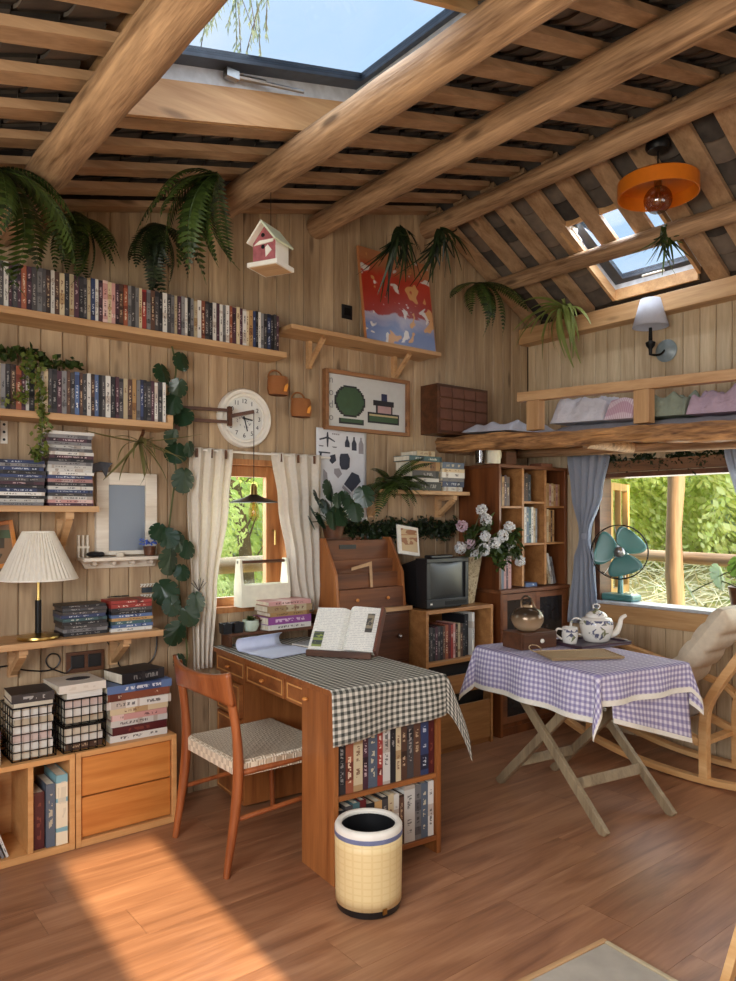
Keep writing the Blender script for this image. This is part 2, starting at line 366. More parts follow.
struct(mb.build('wall_back', [M['plank_wall'], pm('wall_core', C(60, 44, 30), .9)], origin=(0, YB, 0)))
mb = MB(); y = YF
while y < YB:
    y1 = min(y + r0.uniform(.09, .115), YB)
    for e_ in (RY0, RY1):
        if y < e_ - 1e-6 and y1 > e_ - .03: y1 = e_; break
    a, b_ = y + .0015, y1 - .0015; ch = .005
    def plank(z0, z1):
        vs = [(XR+.018, a, z0), (XR+.018, b_, z0), (XR+.018, b_, z1), (XR+.018, a, z1), (XR+ch, a, z0), (XR+ch, b_, z0), (XR+ch, b_, z1), (XR+ch, a, z1),
              (XR, a+ch, z0), (XR, b_-ch, z0), (XR, b_-ch, z1), (XR, a+ch, z1)]
        mb.add(vs, [(0,3,2,1),(4,7,11,8),(8,11,10,9),(9,10,6,5),(0,4,7,3),(1,2,6,5),(3,7,6,2),(7,11,10,6),(0,1,5,4),(4,8,9,5)])
    if y1 <= RY0 + 1e-6 or y >= RY1 - 1e-6: plank(0, 2.80)
    else: plank(0, RZ0); plank(RZ1, 2.80)
    y = y1
for (y0, y1, z0, z1) in ((YF-.1, RY0, 0, 2.82), (RY1, YB+.1, 0, 2.82), (RY0, RY1, 0, RZ0), (RY0, RY1, RZ1, 2.82)):
    mb.box(XR+.02, XR+.12, y0, y1, z0, z1, 1)
struct(mb.build('wall_right', [M['plank_pale'], bpy.data.materials['wall_core']], origin=(XR, 0, 0)))
mb = MB()
for (y0, y1, z0, z1) in ((YF-.1, -.7, 0, 2.4), (1.7, YB+.1, 0, 2.4), (-.7, 1.7, 0, .85), (-.7, 1.7, 2.2, 2.4)): mb.box(XL-.1, XL, y0, y1, z0, z1)
struct(mb.build('wall_left', M['plank_wall'], origin=(XL, 0, 0)))
mb = MB()                                               # unseen wall behind the camera, raised above the roof to shade the skylights
DX0, DX1, DZ = .60, .985, 2.0
for (x0, x1, z0, z1) in ((XL-.1, DX0, 0, 5.6), (DX1, 1.6, 0, 5.6), (DX0, DX1, DZ, 5.6), (1.6, 3.6, 0, .95), (1.6, 3.6, 2.25, 5.6), (3.6, XR+.1, 0, 5.6)): mb.box(x0, x1, YF-.1, YF, z0, z1)
struct(mb.build('wall_front', M['plank_wall'], origin=(0, YF, 0)))
mb = MB()                                               # unseen blind, added to keep low sun out of the front opening
mb.box(1.6, 3.6, YF-.09, YF-.05, .95, 2.25)
struct(mb.build('added_sun_blind', cloth('sun_blocking_cloth', C(226, 218, 204), .10, .04)))

SK1 = (.79, 1.90, 1.62, 2.45); SK2 = (3.70, 4.26, 2.19, 2.74)
ceil = struct(thing('ceiling', None, None, (0, 0, 0)))
for k_ in ('label', 'category'):
    if k_ in ceil: del ceil[k_]
# solid outer slab with the two skylight holes
def slab(x0, x1, y0, y1, mb):
    n = 1
    vs = []
    for (xx, yy) in ((x0, y0), (x1, y0), (x1, y1), (x0, y1)): vs.append((xx, yy, roofz(xx) + .095))
    for (xx, yy) in ((x0, y0), (x1, y0), (x1, y1), (x0, y1)): vs.append((xx, yy, roofz(xx) + .135))
    mb.add(vs, [(0,3,2,1),(4,5,6,7),(0,1,5,4),(1,2,6,5),(2,3,7,6),(3,0,4,7)])
mb = MB(); Y0, Y1 = YF-.05, YB+.3
for (sk, xa, xb) in ((SK1, XL-.3, 3.28), (SK2, 3.2801, XR+.4)):
    e_ = .017; slab(xa, sk[0]-e_, Y0, Y1, mb); slab(sk[1]+e_, xb, Y0, Y1, mb); slab(sk[0]-e_, sk[1]+e_, Y0, sk[2]-e_, mb); slab(sk[0]-e_, sk[1]+e_, sk[3]+e_, Y1, mb)
mb.build('roof_slab', M['tile'], ceil)
BW, BP = .082, .226
bys = [3.43 - BP * k for k in range(21)]
n_b = 0
for yc in bys:
    for side in (0, 1):
        segs = [(XL, 3.27)] if side == 0 else [(3.29, XR-.005)]
        sk = SK1 if side == 0 else SK2
        if sk[2] - .05 < yc < sk[3] + .05:
            segs = [(XL, sk[0]-.005), (sk[1]+.005, 3.27)] if side == 0 else [(3.29, 3.90)]
        for (xa, xb) in segs:
            mb = MB(); bw_ = BW+.024*side; y0, y1 = yc-bw_/2, yc+bw_/2
            vs = [(xx, yy, roofz(xx)+dz) for dz in (0, .03) for (xx, yy) in ((xa, y0), (xb, y0), (xb, y1), (xa, y1))]
            mb.add(vs, [(0,3,2,1),(4,5,6,7),(0,1,5,4),(1,2,6,5),(2,3,7,6),(3,0,4,7)])
            mb.build('batten', M['batten'], ceil)
# curved clay tiles lying between the battens
mb = MB(); r1 = random.Random(9)
for i in range(len(bys)-1):
    yc = (bys[i] + bys[i+1]) / 2
    for side in (0, 1):
        x = XL if side == 0 else 3.30; xe = 3.26 if side == 0 else XR
        while x < xe - .02:
            x1 = min(x + .125, xe); sk = SK1 if side == 0 else SK2
            if not (sk[0]-.03 < (x+x1)/2 < sk[1]+.03 and sk[2]-.05 < yc < sk[3]+.05):
                j = r1.uniform(-.004, .004); vs = []
                up = 1 if side == 0 else -1
                for (xx, dz) in ((x, -.012*up if up > 0 else .012), (x1, .012 if up > 0 else -.012)):
                    for q in range(6):
                        t = -1 + 2*q/5; vs.append((xx, yc + t*.098, roofz(xx) + .068 - .026*(1-t*t) + dz*(.6 if side == 0 else 1.3) + j))
                m0 = len(vs)
                vs += [(p[0], p[1], p[2]+.012) for p in vs]
                fs = [(q, q+1, 7+q, 6+q)[::-1] for q in range(5)]
                e = [(q, q+1, m0+q+1, m0+q) for q in range(5)] + [(6+q, m0+6+q, m0+7+q, 7+q) for q in range(5)]
                mb.add(vs, fs + e + [(m0+q, m0+q+1, m0+7+q, m0+6+q) for q in range(5)])
            x = x1
def tile_mat():
    m, n, l, b = base_mat('old_clay_tile'); t = n.new('ShaderNodeTexCoord'); g = n.new('ShaderNodeNewGeometry')
    f = mth(n, l, 'ADD', mth(n, l, 'MULTIPLY', g.outputs['Random Per Island'], .55), mth(n, l, 'MULTIPLY', noise(n, l, t.outputs['Object'], 14, 4), .5))
    l.new(ramp(n, l, f, [(.2, C(46, 42, 40)), (.5, C(84, 75, 68)), (.85, C(124, 108, 94))]), b.inputs['Base Color']); b.inputs['Roughness'].default_value = .9; return m
mb.build('roof_tiles', tile_mat(), ceil, smooth=60)

# skylights: lined wells, painted frames, sky-dimming panes, stays
M['dkmetal'] = pm('grey_frame_metal', C(74, 80, 90), .4, .5)
M['bluewhite'] = pm('pale_lining', C(206, 212, 220), .5)
def skylight(name, sk, ch):
    x0, x1, y0, y1 = sk; o = struct(thing(name, None, None, ((x0+x1)/2, (y0+y1)/2, roofz((x0+x1)/2))))
    def zz(x, d): return roofz(x) + d
    def wallq(mb, xa, ya, xb, yb, nx, ny, d0, d1, th=.02):
        vs = [(xa, ya, zz(xa, d0)), (xb, yb, zz(xb, d0)), (xb, yb, zz(xb, d1)), (xa, ya, zz(xa, d1))]
        vs += [(p[0]+nx*th, p[1]+ny*th, p[2]) for p in vs]
        mb.add(vs, [(0,1,2,3),(4,7,6,5),(0,4,5,1),(1,5,6,2),(2,6,7,3),(3,7,4,0)])
    mb = MB(); L_ = ch * .70
    wallq(mb, x0, y1, x1, y1, 0, 1, -.002, L_); wallq(mb, x0, y0, x1, y0, 0, -1, .03, L_)
    wallq(mb, x0, y0, x0, y1, -1, 0, -.002 if ch > .12 else .02, L_); wallq(mb, x1, y0, x1, y1, 1, 0, .0, L_)
    mb.build('well_lining', M['pine'], o)
    mb = MB()
    for a in ((x0, y1, x1, y1, 0, 1), (x0, y0, x1, y0, 0, -1), (x0, y0, x0, y1, -1, 0), (x1, y0, x1, y1, 1, 0)): wallq(mb, *a, L_, ch, .03)
    mb.build('painted_kerb', M['bluewhite'], o)
    mb = MB(); t = .07
    def fr(xa, xb, ya, yb):
        vs = [(xx, yy, zz(xx, ch + dz)) for dz in (0, .035) for (xx, yy) in ((xa, ya), (xb, ya), (xb, yb), (xa, yb))]
        mb.add(vs, [(0,3,2,1),(4,5,6,7),(0,1,5,4),(1,2,6,5),(2,3,7,6),(3,0,4,7)])
    fr(x0-.03, x1+.03, y1-t, y1+.03); fr(x0-.03, x1+.03, y0-.03, y0+.02); fr(x0-.03, x0+.03, y0+.02, y1-t); fr(x1-.03, x1+.03, y0+.02, y1-t)
    mb.build('frame', M['dkmetal'], o)
    mb = MB(); vs = [(xx, yy, zz(xx, ch + dz)) for dz in (.012, .02) for (xx, yy) in ((x0, y0), (x1, y0), (x1, y1), (x0, y1))]
    mb.add(vs, [(0,3,2,1),(4,5,6,7),(0,1,5,4),(1,2,6,5),(2,3,7,6),(3,0,4,7)]); mb.build('pane', M['skyglass'], o)
    return o
s1 = skylight('window_1', SK1, .19)
mb = MB(); zc = lambda x, d: roofz(x) + d
mb.tube([(1.30, 2.43, zc(1.3, .165)), (1.60, 2.40, zc(1.6, .125))], .007, 8); mb.cb((1.30, 2.425, zc(1.3, .165)), (.05, .03, .03))
mb.tube([(1.30, 2.43, zc(1.3, .165)), (1.44, 2.42, zc(1.44, .151))], .011, 8); mb.build('stay_arm', M['steel'], s1)
s2 = skylight('window_2', SK2, .10)
mb = MB(); mb.cb((3.76, 2.72, zc(3.76, .06)), (.10, .02, .035)); mb.tube([(3.74, 2.705, zc(3.74, .05)), (3.84, 2.705, zc(3.84, .05))], .006); mb.build('stay_arm', M['white'], s2)
mb = MB(); mb.tube([(4.235, 2.39, zc(4.235, .085)), (4.215, 2.40, zc(4.215, .07)), (4.215, 2.52, zc(4.215, .07)), (4.235, 2.53, zc(4.235, .085))], .007); mb.build('handle', M['white'], s2)

# log purlins of the roof, each a tapering trunk
LOGS = [(.755, .070, .066, 'thick peeled log beam furthest left, running up past the left skylight edge'),
        (1.655, .072, .066, 'peeled log beam right of the big skylight, sunlit along its top'),
        (2.42, .072, .066, 'peeled log beam over the birdhouse, next left of the ridge log'),
        (3.28, .066, .058, 'ridge log beam where the two roof slopes meet, above the orange lamp'),
        (3.85, .056, .05, 'thinnest log beam crossing in front of the small right skylight')]
for i, (x, r_a, r_b, lab) in enumerate(LOGS):
    rr = random.Random(40+i); mb = MB(); pts = []; rad = []
    for k in range(25):
        t = k/24; yy = -1.19 + (YB + 1.185) * t
        rb = r_a + (r_b-r_a)*t + rr.uniform(-.0025, .0025)
        pts.append((x + .012*math.sin(4*t+i) - .010*math.sin(4+i), yy, roofz(x) - .004 - (r_a+r_b)/2 + .010*math.sin(5*t+2*i) - (.012 if x > 3.2 and x < 3.4 else 0))); rad.append(rb)
    mb.tube(pts, rad, 16)
    for k in range(7): pass
    o = tag(mb.build('log_beam', M['log'], smooth=50), lab, 'beam')
# eave plate on the right wall, loose board trims
struct(MB().box(XR-.11, XR-.004, YF, YB-.004, 2.655, 2.765).build('trim_1', M['pineY'], bevel=.004))
# back window: reveal, frame, casement, pane
o = struct(thing('window_3', None, None, ((WX0+WX1)/2, YB+.06, WZ0)))
mb = MB(); t = .03
for (a, b_, c_, d) in ((WX0, WX0+t, WZ0, WZ1), (WX1-t, WX1, WZ0, WZ1), (WX0+t, WX1-t, WZ1-t, WZ1), (WX0+t, WX1-t, WZ0, WZ0+t)): mb.box(a, b_, YB-.012, YB+.125, c_, d)
mb.build('frame', wood('window_wood', C(146, 90, 48), C(194, 134, 82), 'Z', .45, .05), o)
mb = MB()
for (a, b_, c_, d) in ((WX0+t, WX0+.075, WZ0+t, WZ1-t), (WX1-.115, WX1-t, WZ0+t, WZ1-t), (WX0+.075, WX1-.115, WZ1-.09, WZ1-t), (WX0+.075, WX1-.115, WZ0+t, WZ0+.075)): mb.box(a, b_, YB+.06, YB+.10, c_, d)
mb.build('casement', bpy.data.materials['window_wood'], o, bevel=.003)
MB().box(WX0+.06, WX1-.1, YB+.078, YB+.083, WZ0+.06, WZ1-.08).build('pane', M['glass'], o)
mb = MB(); mb.tube([(WX1-.075, YB+.058, 1.33), (WX1-.075, YB+.03, 1.33), (WX1-.075, YB+.03, 1.25)], .006); mb.build('latch', M['brass'], o)
# right window: sill board, lintel, casement swung outwards
o = struct(thing('window_4', None, None, (XR+.05, (RY0+RY1)/2, RZ0)))
mb = MB(); mb.box(XR-.03, XR+.14, RY0, RY1-.004, RZ0-.0, RZ0+.02); mb.build('sill', pm('painted_sill', C(188, 190, 194), .45), o, bevel=.004)
mb = MB(); mb.box(XR-.022, XR-.001, RY0-.4, RY1+.35, RZ0-.115, RZ0-.002); mb.build('apron_board', M['greywood'] if 0 else wood('apron_wood', C(168, 124, 78), C(206, 166, 116), 'Y', .55, .05), o, bevel=.003)
mb = MB(); mb.box(XR-.02, XR+.13, RY0, RY1, RZ1-.03, RZ1); mb.box(XR, XR+.13, RY1-.04, RY1, RZ0+.02, RZ1-.03); mb.box(XR, XR+.13, RY0, RY0+.04, RZ0+.02, RZ1-.03); mb.build('frame', M['walnut'], o)
A = TR((XR+.13, RY1-.02, RZ0+.03), R(19)); mb = MB(); wd, hh = .52, RZ1-RZ0-.08
for (a, b_, c_, d) in ((0, .05, 0, hh), (wd-.05, wd, 0, hh), (.05, wd-.05, 0, .05), (.05, wd-.05, hh-.05, hh), (wd/2-.015, wd/2+.015, .05, hh-.05)): mb.box(a, b_, -.02, .02, c_, d, 0, A)
mb.build('casement', wood('casement_wood', C(196, 148, 84), C(226, 184, 118), 'Z', .5, .05), o)
MB().box(.04, wd-.04, -.003, .003, .04, hh-.04, 0, A).build('pane', M['glass'], o)
# ------------------------------------------------------------ left part of the back wall
ORD = ['first', 'second', 'third', 'fourth', 'fifth', 'sixth', 'seventh', 'eighth', 'ninth', 'tenth', 'eleventh', 'twelfth', 'thirteenth', 'fourteenth', 'fifteenth', 'sixteenth', 'seventeenth', 'eighteenth', 'nineteenth']
TENS = {2: 'twent', 3: 'thirt', 4: 'fort', 5: 'fift', 6: 'sixt', 7: 'sevent', 8: 'eight', 9: 'ninet'}
def ordn(i):         # 1-based
    if i < 20: return ORD[i-1]
    t, r = divmod(i, 10)
    return TENS[t] + ('ieth' if r == 0 else 'y-' + ORD[r-1])
PAL = {}
PALX = {}
def pal(nm, base, ink, ink2=None, **k): PAL[nm] = printm('print_' + nm, base, ink, ink2, **k); PALX[nm] = printm('print_flat_' + nm, base, ink, ink2, ax=2, **k)
pal('black', C(30, 30, 34), C(142, 138, 134), C(50, 46, 48)); pal('dark grey', C(68, 65, 66), C(160, 154, 148), C(36, 36, 40))
pal('grey', C(122, 120, 120), C(48, 46, 46), C(90, 88, 90)); pal('white', C(206, 202, 194), C(80, 76, 76), C(180, 168, 156))
pal('cream', C(198, 180, 146), C(110, 70, 50), C(170, 140, 100)); pal('red', C(146, 52, 46), C(226, 204, 186), C(96, 28, 28))
pal('rust', C(142, 78, 54), C(216, 196, 168), C(104, 48, 34)); pal('pink', C(186, 138, 132), C(90, 50, 56), C(206, 176, 168))
pal('navy', C(46, 58, 92), C(190, 196, 206), C(28, 34, 56)); pal('blue', C(84, 106, 146), C(222, 224, 226), C(56, 72, 110))
pal('brown', C(84, 58, 46), C(190, 164, 132), C(52, 36, 30)); pal('tan', C(176, 138, 90), C(70, 50, 36), C(140, 96, 56))
pal('plum', C(74, 44, 56), C(196, 172, 172), C(44, 26, 36)); pal('teal', C(66, 96, 100), C(206, 208, 196), C(40, 62, 68))
PN = list(PAL)
PWT = [16, 12, 7, 13, 5, 3, 2, 3, 4, 2, 7, 2, 6, 1]
def box_thing(name, mat, x0, x1, y0, y1, z0, z1, bevel=.001): return MB().box(x0, x1, y0, y1, z0, z1).build(name, mat, bevel=0)
def wall_shelf(name, label, x0, x1, z, depth, th=.026, brackets=(), mat=None, grp=None, bh=.16):
    o = thing(name, label, 'shelf', ((x0+x1)/2, YB-depth/2, z-th), 0, grp)
    MB().box(x0, x1, YB-depth, YB-.001, z-th, z).build('board', mat or M['pine'], o, bevel=.002)
    for bx in brackets:
        mb = MB(); mb.box(bx-.018, bx+.018, YB-.03, YB-.001, z-th-bh, z-th); mb.box(bx-.018, bx+.018, YB-depth*.8, YB-.03, z-th-.03, z-th)
        mb.bar((bx, YB-depth*.72, z-th-.03), (bx, YB-.03, z-th-bh*.85), .03, .028); mb.build('bracket', M['pine'], o)
    return o
def upright_row(x, x1, z, yf, hts, label, group, names='dvd_case', tk=(.013, .022), dep=.135, seed=1):
    rr = random.Random(seed); items = []; last = None
    while x < x1 - .012:
        nm = rr.choices(PN, PWT)[0]
        while nm == last: nm = rr.choices(PN, PWT)[0]
        last = nm; t = min(rr.uniform(*tk), x1 - x); h = rr.choice(hts) * rr.uniform(.992, 1.006); j = rr.uniform(0, .006)
        items.append((nm, x, t, h, j)); x += t + .0006
    for i, (nm, xx, t, h, j) in enumerate(items):
        o = MB().box(xx, xx+t-.0004, yf+j, yf+j+dep, z, z+h).build(names, PAL[nm])
        tag(o, label.format(c=nm, n=ordn(i+1)), 'dvd case' if names == 'dvd_case' else 'book', group)
    return x
def flat_stack(x, yf, z, items, label, group, name='dvd_case', cat='dvd case', seed=1, L=(.19,), D=.135, jx=.006, rzj=1.5):
    # items: list of (colour, thickness) from the bottom up; spines face the room
    rr = random.Random(seed); n = len(items)
    for i, (nm, t) in enumerate(items):
        l = rr.choice(L); cx = x + rr.uniform(-jx, jx); cy = yf + D/2 + rr.uniform(-.004, .006)
        mb = MB(); mb.cb((0, 0, t/2), (l, D, t-.0006))
        o = mb.build(name, PALX[nm], origin=(0, 0, 0)); o.location = (cx, cy, z); o.rotation_euler = (0, 0, R(rr.uniform(-rzj, rzj))); WM[o.name] = TR(o.location, o.rotation_euler[2])
        pos = 'bottom' if i == 0 else 'top' if i == n-1 else ordn(i+1) + ' from the bottom'
        tag(o, label.format(c=nm, n=pos), cat, group); z += t
    return z
Z1, Z2, Z3, Z4 = 2.278, 1.853, 1.452, .885
wall_shelf('wall_shelf', 'longest and topmost pine wall shelf, packed with upright dvd cases', .30, 2.105, Z1, .185, .03, ())
wall_shelf('wall_shelf', 'second pine wall shelf from the top left, dvd cases upright and ivy hanging over it', .30, 1.47, Z2, .18, .03, (.70,), bh=.12)
MB().box(1.445, 1.47, YB-.18, YB-.001, Z2, Z2+.035).build('end_stop', M['pine'], bpy.data.objects['wall_shelf.001'])
wall_shelf('wall_shelf', 'pine wall shelf left of the mirror carrying two tall stacks of dvd cases', .30, 1.115, Z3, .20, .026, (.70, 1.0), bh=.17)
wall_shelf('wall_shelf', 'low pine wall shelf under the mirror holding the cream table lamp', .30, 1.39, Z4, .255, .028, (.80, 1.24), bh=.15)
upright_row(.50, 2.075, Z1, YB-.168, (.19, .19, .188, .192), '{c} spine dvd case, {n} from left on the topmost wall shelf', 'dvd cases on the topmost shelf', seed=21)
upright_row(.50, 1.44, Z2, YB-.165, (.19, .19, .187), '{c} spine dvd case, {n} from left on the ivy draped second shelf', 'dvd cases on the second shelf', seed=33)
rr = random.Random(4)
cols = lambda n, opts: [(rr.choice(opts), rr.uniform(.0135, .0165)) for _ in range(n)]
dk_ = ['black', 'black', 'dark grey', 'grey', 'navy', 'plum', 'white', 'grey']
flat_stack(.80, YB-.165, Z3, cols(13, dk_), '{c} dvd case, {n} in the short stack left of mirror', 'dvd cases in the shorter stack', seed=2)
flat_stack(1.003, YB-.165, Z3, cols(14, dk_ + ['white', 'pink']) + cols(8, ['pink', 'red', 'white', 'plum', 'rust', 'grey']), '{c} dvd case, {n} in the tall stack left of mirror', 'dvd cases in the tall stack', seed=3)
flat_stack(1.055, YB-.195, Z4, cols(9, ['black', 'dark grey', 'grey', 'black', 'navy', 'teal']), '{c} dvd case, {n} in the left pile on lamp shelf', 'dvd cases in the left pile by the lamp', seed=5)
zt = flat_stack(1.265, YB-.195, Z4, [('white', .016), ('blue', .015), ('teal', .016), ('tan', .014), ('blue', .016), ('black', .015), ('dark grey', .015), ('red', .017), ('red', .016)], '{c} dvd case, {n} in the right pile on lamp shelf', 'dvd cases in the right pile by the lamp', seed=6)
mb = MB()
for i in range(2): mb.tube([(1.22+.035*i+.016*math.cos(t*math.pi/6), YB-.13+.012*math.sin(t*math.pi/6), zt+.014) for t in range(13)], .0025, 6)
mb.tube([(1.205, YB-.13, zt+.014), (1.20, YB-.06, zt+.006)], .003, 6); mb.tube([(1.272, YB-.13, zt+.014), (1.285, YB-.06, zt+.006)], .003, 6)
tag(mb.build('spectacles', M['black']), 'folded black spectacles on top of the right dvd pile by the lamp', 'glasses')

# table lamp
lp = on_z(38, 637, Z4); lp.y = max(lp.y, YB-.225+.07)
o = thing('table_lamp', 'brass table lamp with pleated cream shade on the low wall shelf', 'lamp', (lp.x-.012, YB-.167, Z4+.0005))
mb = MB(); mb.lathe([(.0, 0), (.083, 0), (.086, .006), (.084, .014), (.03, .02), (.012, .026), (0, .026)], 36, 0, WM[o.name]); mb.build('base', M['brass'], o, smooth=40)
mb = MB(); mb.lathe([(0, .024), (.013, .024), (.013, .165), (0, .165)], 16, 0, WM[o.name]); mb.build('stem', M['blackm'], o, smooth=40)
mb = MB(); mb.lathe([(0, .165), (.009, .165), (.006, .18), (.006, .27), (0, .27)], 12, 0, WM[o.name]); mb.build('neck', M['brass'], o, smooth=40)
mb = MB(); n = 96; vs = []
for (r, z) in ((.158, .255), (.062, .455)):
    for j in range(n):
        q = 2*math.pi*j/n; k = r + (.0022 if j % 2 else -.0022); vs.append((k*math.cos(q), k*math.sin(q), z))
mb.add(vs, [(j, (j+1) % n, n+(j+1) % n, n+j) for j in range(n)], 0, WM[o.name])
vs2 = [(.058*math.cos(2*math.pi*j/n), .058*math.sin(2*math.pi*j/n), .456) for j in range(n)]
shade = mb.build('shade', cloth('lamp_shade_cloth', C(246, 240, 226), .35, .04), o, solid=.002)
mb = MB(); mb.shell([(.062, .452), (.0635, .452), (.0635, .458), (.062, .458)], 48, 0, WM[o.name]); mb.build('shade_trim', M['paper'], o); mb = MB(); mb.shell([(.158, .253), (.160, .253), (.160, .259), (.158, .259)], 48, 0, WM[o.name]); mb.build('shade_trim', M['paper'], o)
o = bpy.data.objects['table_lamp']

# mirror, its peg ledge and what stands there
mx0, mx1, mz0, mz1 = 1.158, 1.452, 1.225, 1.615
o = thing('wall_mirror', 'mirror in a wide whitewashed wooden frame over the peg ledge', 'mirror', ((mx0+mx1)/2, YB-.02, mz0))
mb = MB(); t = .058
for a in ((mx0, mx0+t, mz0, mz1), (mx1-t, mx1, mz0, mz1), (mx0+t, mx1-t, mz1-t, mz1), (mx0+t, mx1-t, mz0, mz0+.02)): mb.box(a[0], a[1], YB-.034, YB-.002, a[2], a[3])
mb.build('frame', M['whitewood'], o, bevel=.003)
mm, n, l, b = base_mat('silvered_glass'); b.inputs['Base Color'].default_value = C(150, 162, 176); b.inputs['Metallic'].default_value = .9
tcm = n.new('ShaderNodeTexCoord'); l.new(ramp(n, l, noise(n, l, tcm.outputs['Object'], 6, 2), [(0, (.5, .5, .5, 1)), (1, (.62, .62, .62, 1))]), b.inputs['Roughness'])
MB().box(mx0+t, mx1-t, YB-.022, YB-.016, mz0+.02, mz1-t).build('glass', mm, o)
o = thing('peg_ledge', 'whitewashed wooden ledge with round pegs below the mirror', 'shelf', (1.27, YB-.055, 1.15))
MB().box(1.075, 1.475, YB-.115, YB-.001, 1.202, 1.218).build('board', M['whitewood'], o, bevel=.002)
mb = MB(); mb.prism([(1.09, 1.202), (1.46, 1.202), (1.445, 1.165), (1.11, 1.165)], -(YB-.02), -(YB-.001)); mb.v = [(x, -z, y) for x, y, z in mb.v]; mb.build('backboard', M['whitewood'], o)
for i in range(4):
    mb = MB(); mb.tube([(1.14+.09*i, YB-.02, 1.185), (1.14+.09*i, YB-.06, 1.19)], .008, 10); mb.ball((1.14+.09*i, YB-.062, 1.19), .013); mb.build('peg', M['whitewood'], o, smooth=True)
mb = MB()
for i in range(3): mb.box(1.078+.02*i, 1.086+.02*i, YB-.02, YB-.002, 1.218, 1.32-.0*i)
mb.box(1.075, 1.13, YB-.022, YB-.018, 1.26, 1.27); mb.build('slat_end', M['whitewood'], o)
o = thing('potted_flowers', 'tiny dark pot of blue flowers on the mirror ledge', 'potted plant', (1.40, YB-.065, 1.219))
mb = MB(); mb.lathe([(0, 0), (.024, 0), (.031, .045), (.028, .045), (.026, .04), (0, .04)], 16, 0, WM[o.name]); mb.build('pot', M['walnut'], o, smooth=40)
mb = MB(); r1 = random.Random(8)
for i in range(40): mb.ball((r1.gauss(0, .026), r1.gauss(0, .02), .052+r1.uniform(0, .03)), r1.uniform(.004, .008), 6, 4, (1, 1, .6), 0, WM[o.name])
mb.build('blossoms', pm('blue_petals', C(84, 110, 196), .7), o)
mb = MB(); mb.ball((1.14, YB-.06, 1.233), .03, 12, 8, (1.3, .9, .45)); mb.ball((1.165, YB-.062, 1.232), .02, 12, 8, (1.1, .9, .6)); tag(mb.build('pouch', M['black'], smooth=True), 'small soft black pouch lying at the left of the mirror ledge', 'pouch')
mb = MB(); mb.lathe([(0, 0), (.018, 0), (.02, .018), (0, .02)], 12, 0, TR((1.255, YB-.07, 1.218))); tag(mb.build('trinket_dish', M['whitewood'], smooth=40), 'tiny pale trinket dish in the middle of the mirror ledge', 'dish')
# small letter plate
o = thing('letter_plate', 'small dark plate with pale cut lettering hanging right of the dvd piles', 'sign', (1.44, YB-.012, 1.005))
MB().box(1.385, 1.475, YB-.012, YB-.004, 1.035, 1.06).build('plate', pm('slate_plate', C(52, 60, 66), .6), o)
for row in (1.07, 1.018):
    for i in range(7):
        mb = MB(); x = 1.378 + .0155*i; mb.bar((x, YB-.008, row-.006), (x+.012, YB-.008, row+.007), .005, .004, side=(0, 1, 0)); mb.bar((x, YB-.008, row+.007), (x+.012, YB-.008, row+.007), .004, .004, side=(0, 1, 0)); mb.build('letter', M['white'], o)
# framed photo at the left edge, metal plate, outlet strip and cable
o = thing('framed_photo', 'small wooden picture frame leaning at the left picture edge behind the lamp shade', 'picture frame', (.745, YB-.06, Z4))
Mx = TR((.745, YB-.11, Z4+.30), 0, R(-8)); o.location = (.745, YB-.11, Z4+.27)
p0 = on_y(10, 545, YB-.03)
o.location = (p0.x-.05, YB-.03, p0.z-.09); WM[o.name] = TR(o.location); mb = MB(); hw, hh, t = .075, .10, .018
TM = TR((p0.x-.05, YB-.03, p0.z), 0, 0, R(-9))
for a in ((-hw, -hw+t, -hh, hh), (hw-t, hw, -hh, hh), (-hw+t, hw-t, hh-t, hh), (-hw+t, hw-t, -hh, -hh+t)): mb.box(a[0], a[1], -.01, .012, a[2], a[3], 0, TM)
mb.build('frame', M['oak'], o, bevel=.002); MB().box(-hw+t, hw-t, 0, .006, -hh+t, hh-t, 0, TM).build('photo', printm('photo_print', C(150, 120, 90), C(60, 60, 50), C(90, 110, 80), zs=4, xs=4), o)
p0 = on_y(4, 432, YB-.005); o = thing('mending_plate', 'white metal mending plate with dark screw holes between the left shelves', 'metal plate', (p0.x, YB-.006, p0.z-.05))
MB().box(p0.x-.014, p0.x+.014, YB-.006, YB-.001, p0.z-.05, p0.z+.05).build('plate', M['white'], o)
for dz in (-.033, 0, .033):
    mb = MB(); mb.tube([(p0.x, YB-.0065, p0.z+dz), (p0.x, YB-.003, p0.z+dz)], .006, 10); mb.build('screw_hole', M['black'], o)
a, b_ = on_y(66, 662, YB-.01), on_y(104, 656, YB-.01)
o = thing('outlet_panel', 'dark double outlet panel on the wall below the lamp shelf', 'outlet', ((a.x+b_.x)/2, YB-.01, a.z-.04))
MB().box(a.x, b_.x, YB-.012, YB-.001, a.z-.055, a.z+.04).build('panel', M['walnut'], o, bevel=.002)
for i, xx in enumerate((a.x+.05, b_.x-.045)):
    mb = MB(); mb.box(xx-.03, xx+.03, YB-.018, YB-.012, a.z-.035, a.z+.025); mb.build('socket', M['black'], o, bevel=.002)
pts = [on_y(u, v, YB-.012) for u, v in ((-6, 668), (10, 666), (24, 670), (44, 671), (55, 668), (60, 661), (58, 655), (51, 654), (46, 660), (49, 667), (58, 671), (66, 673), (71, 668))]
def smoothp(p, k=5):
    out = []
    for i in range(len(p)-1):
        a_, b, c_, d = p[max(i-1, 0)], p[i], p[i+1], p[min(i+2, len(p)-1)]
        for q in range(k):
            t = q/k; out.append(.5*((2*b)+(c_-a_)*t+(2*a_-5*b+4*c_-d)*t*t+(3*b-a_-3*c_+d)*t**3))
    return out + [p[-1]]
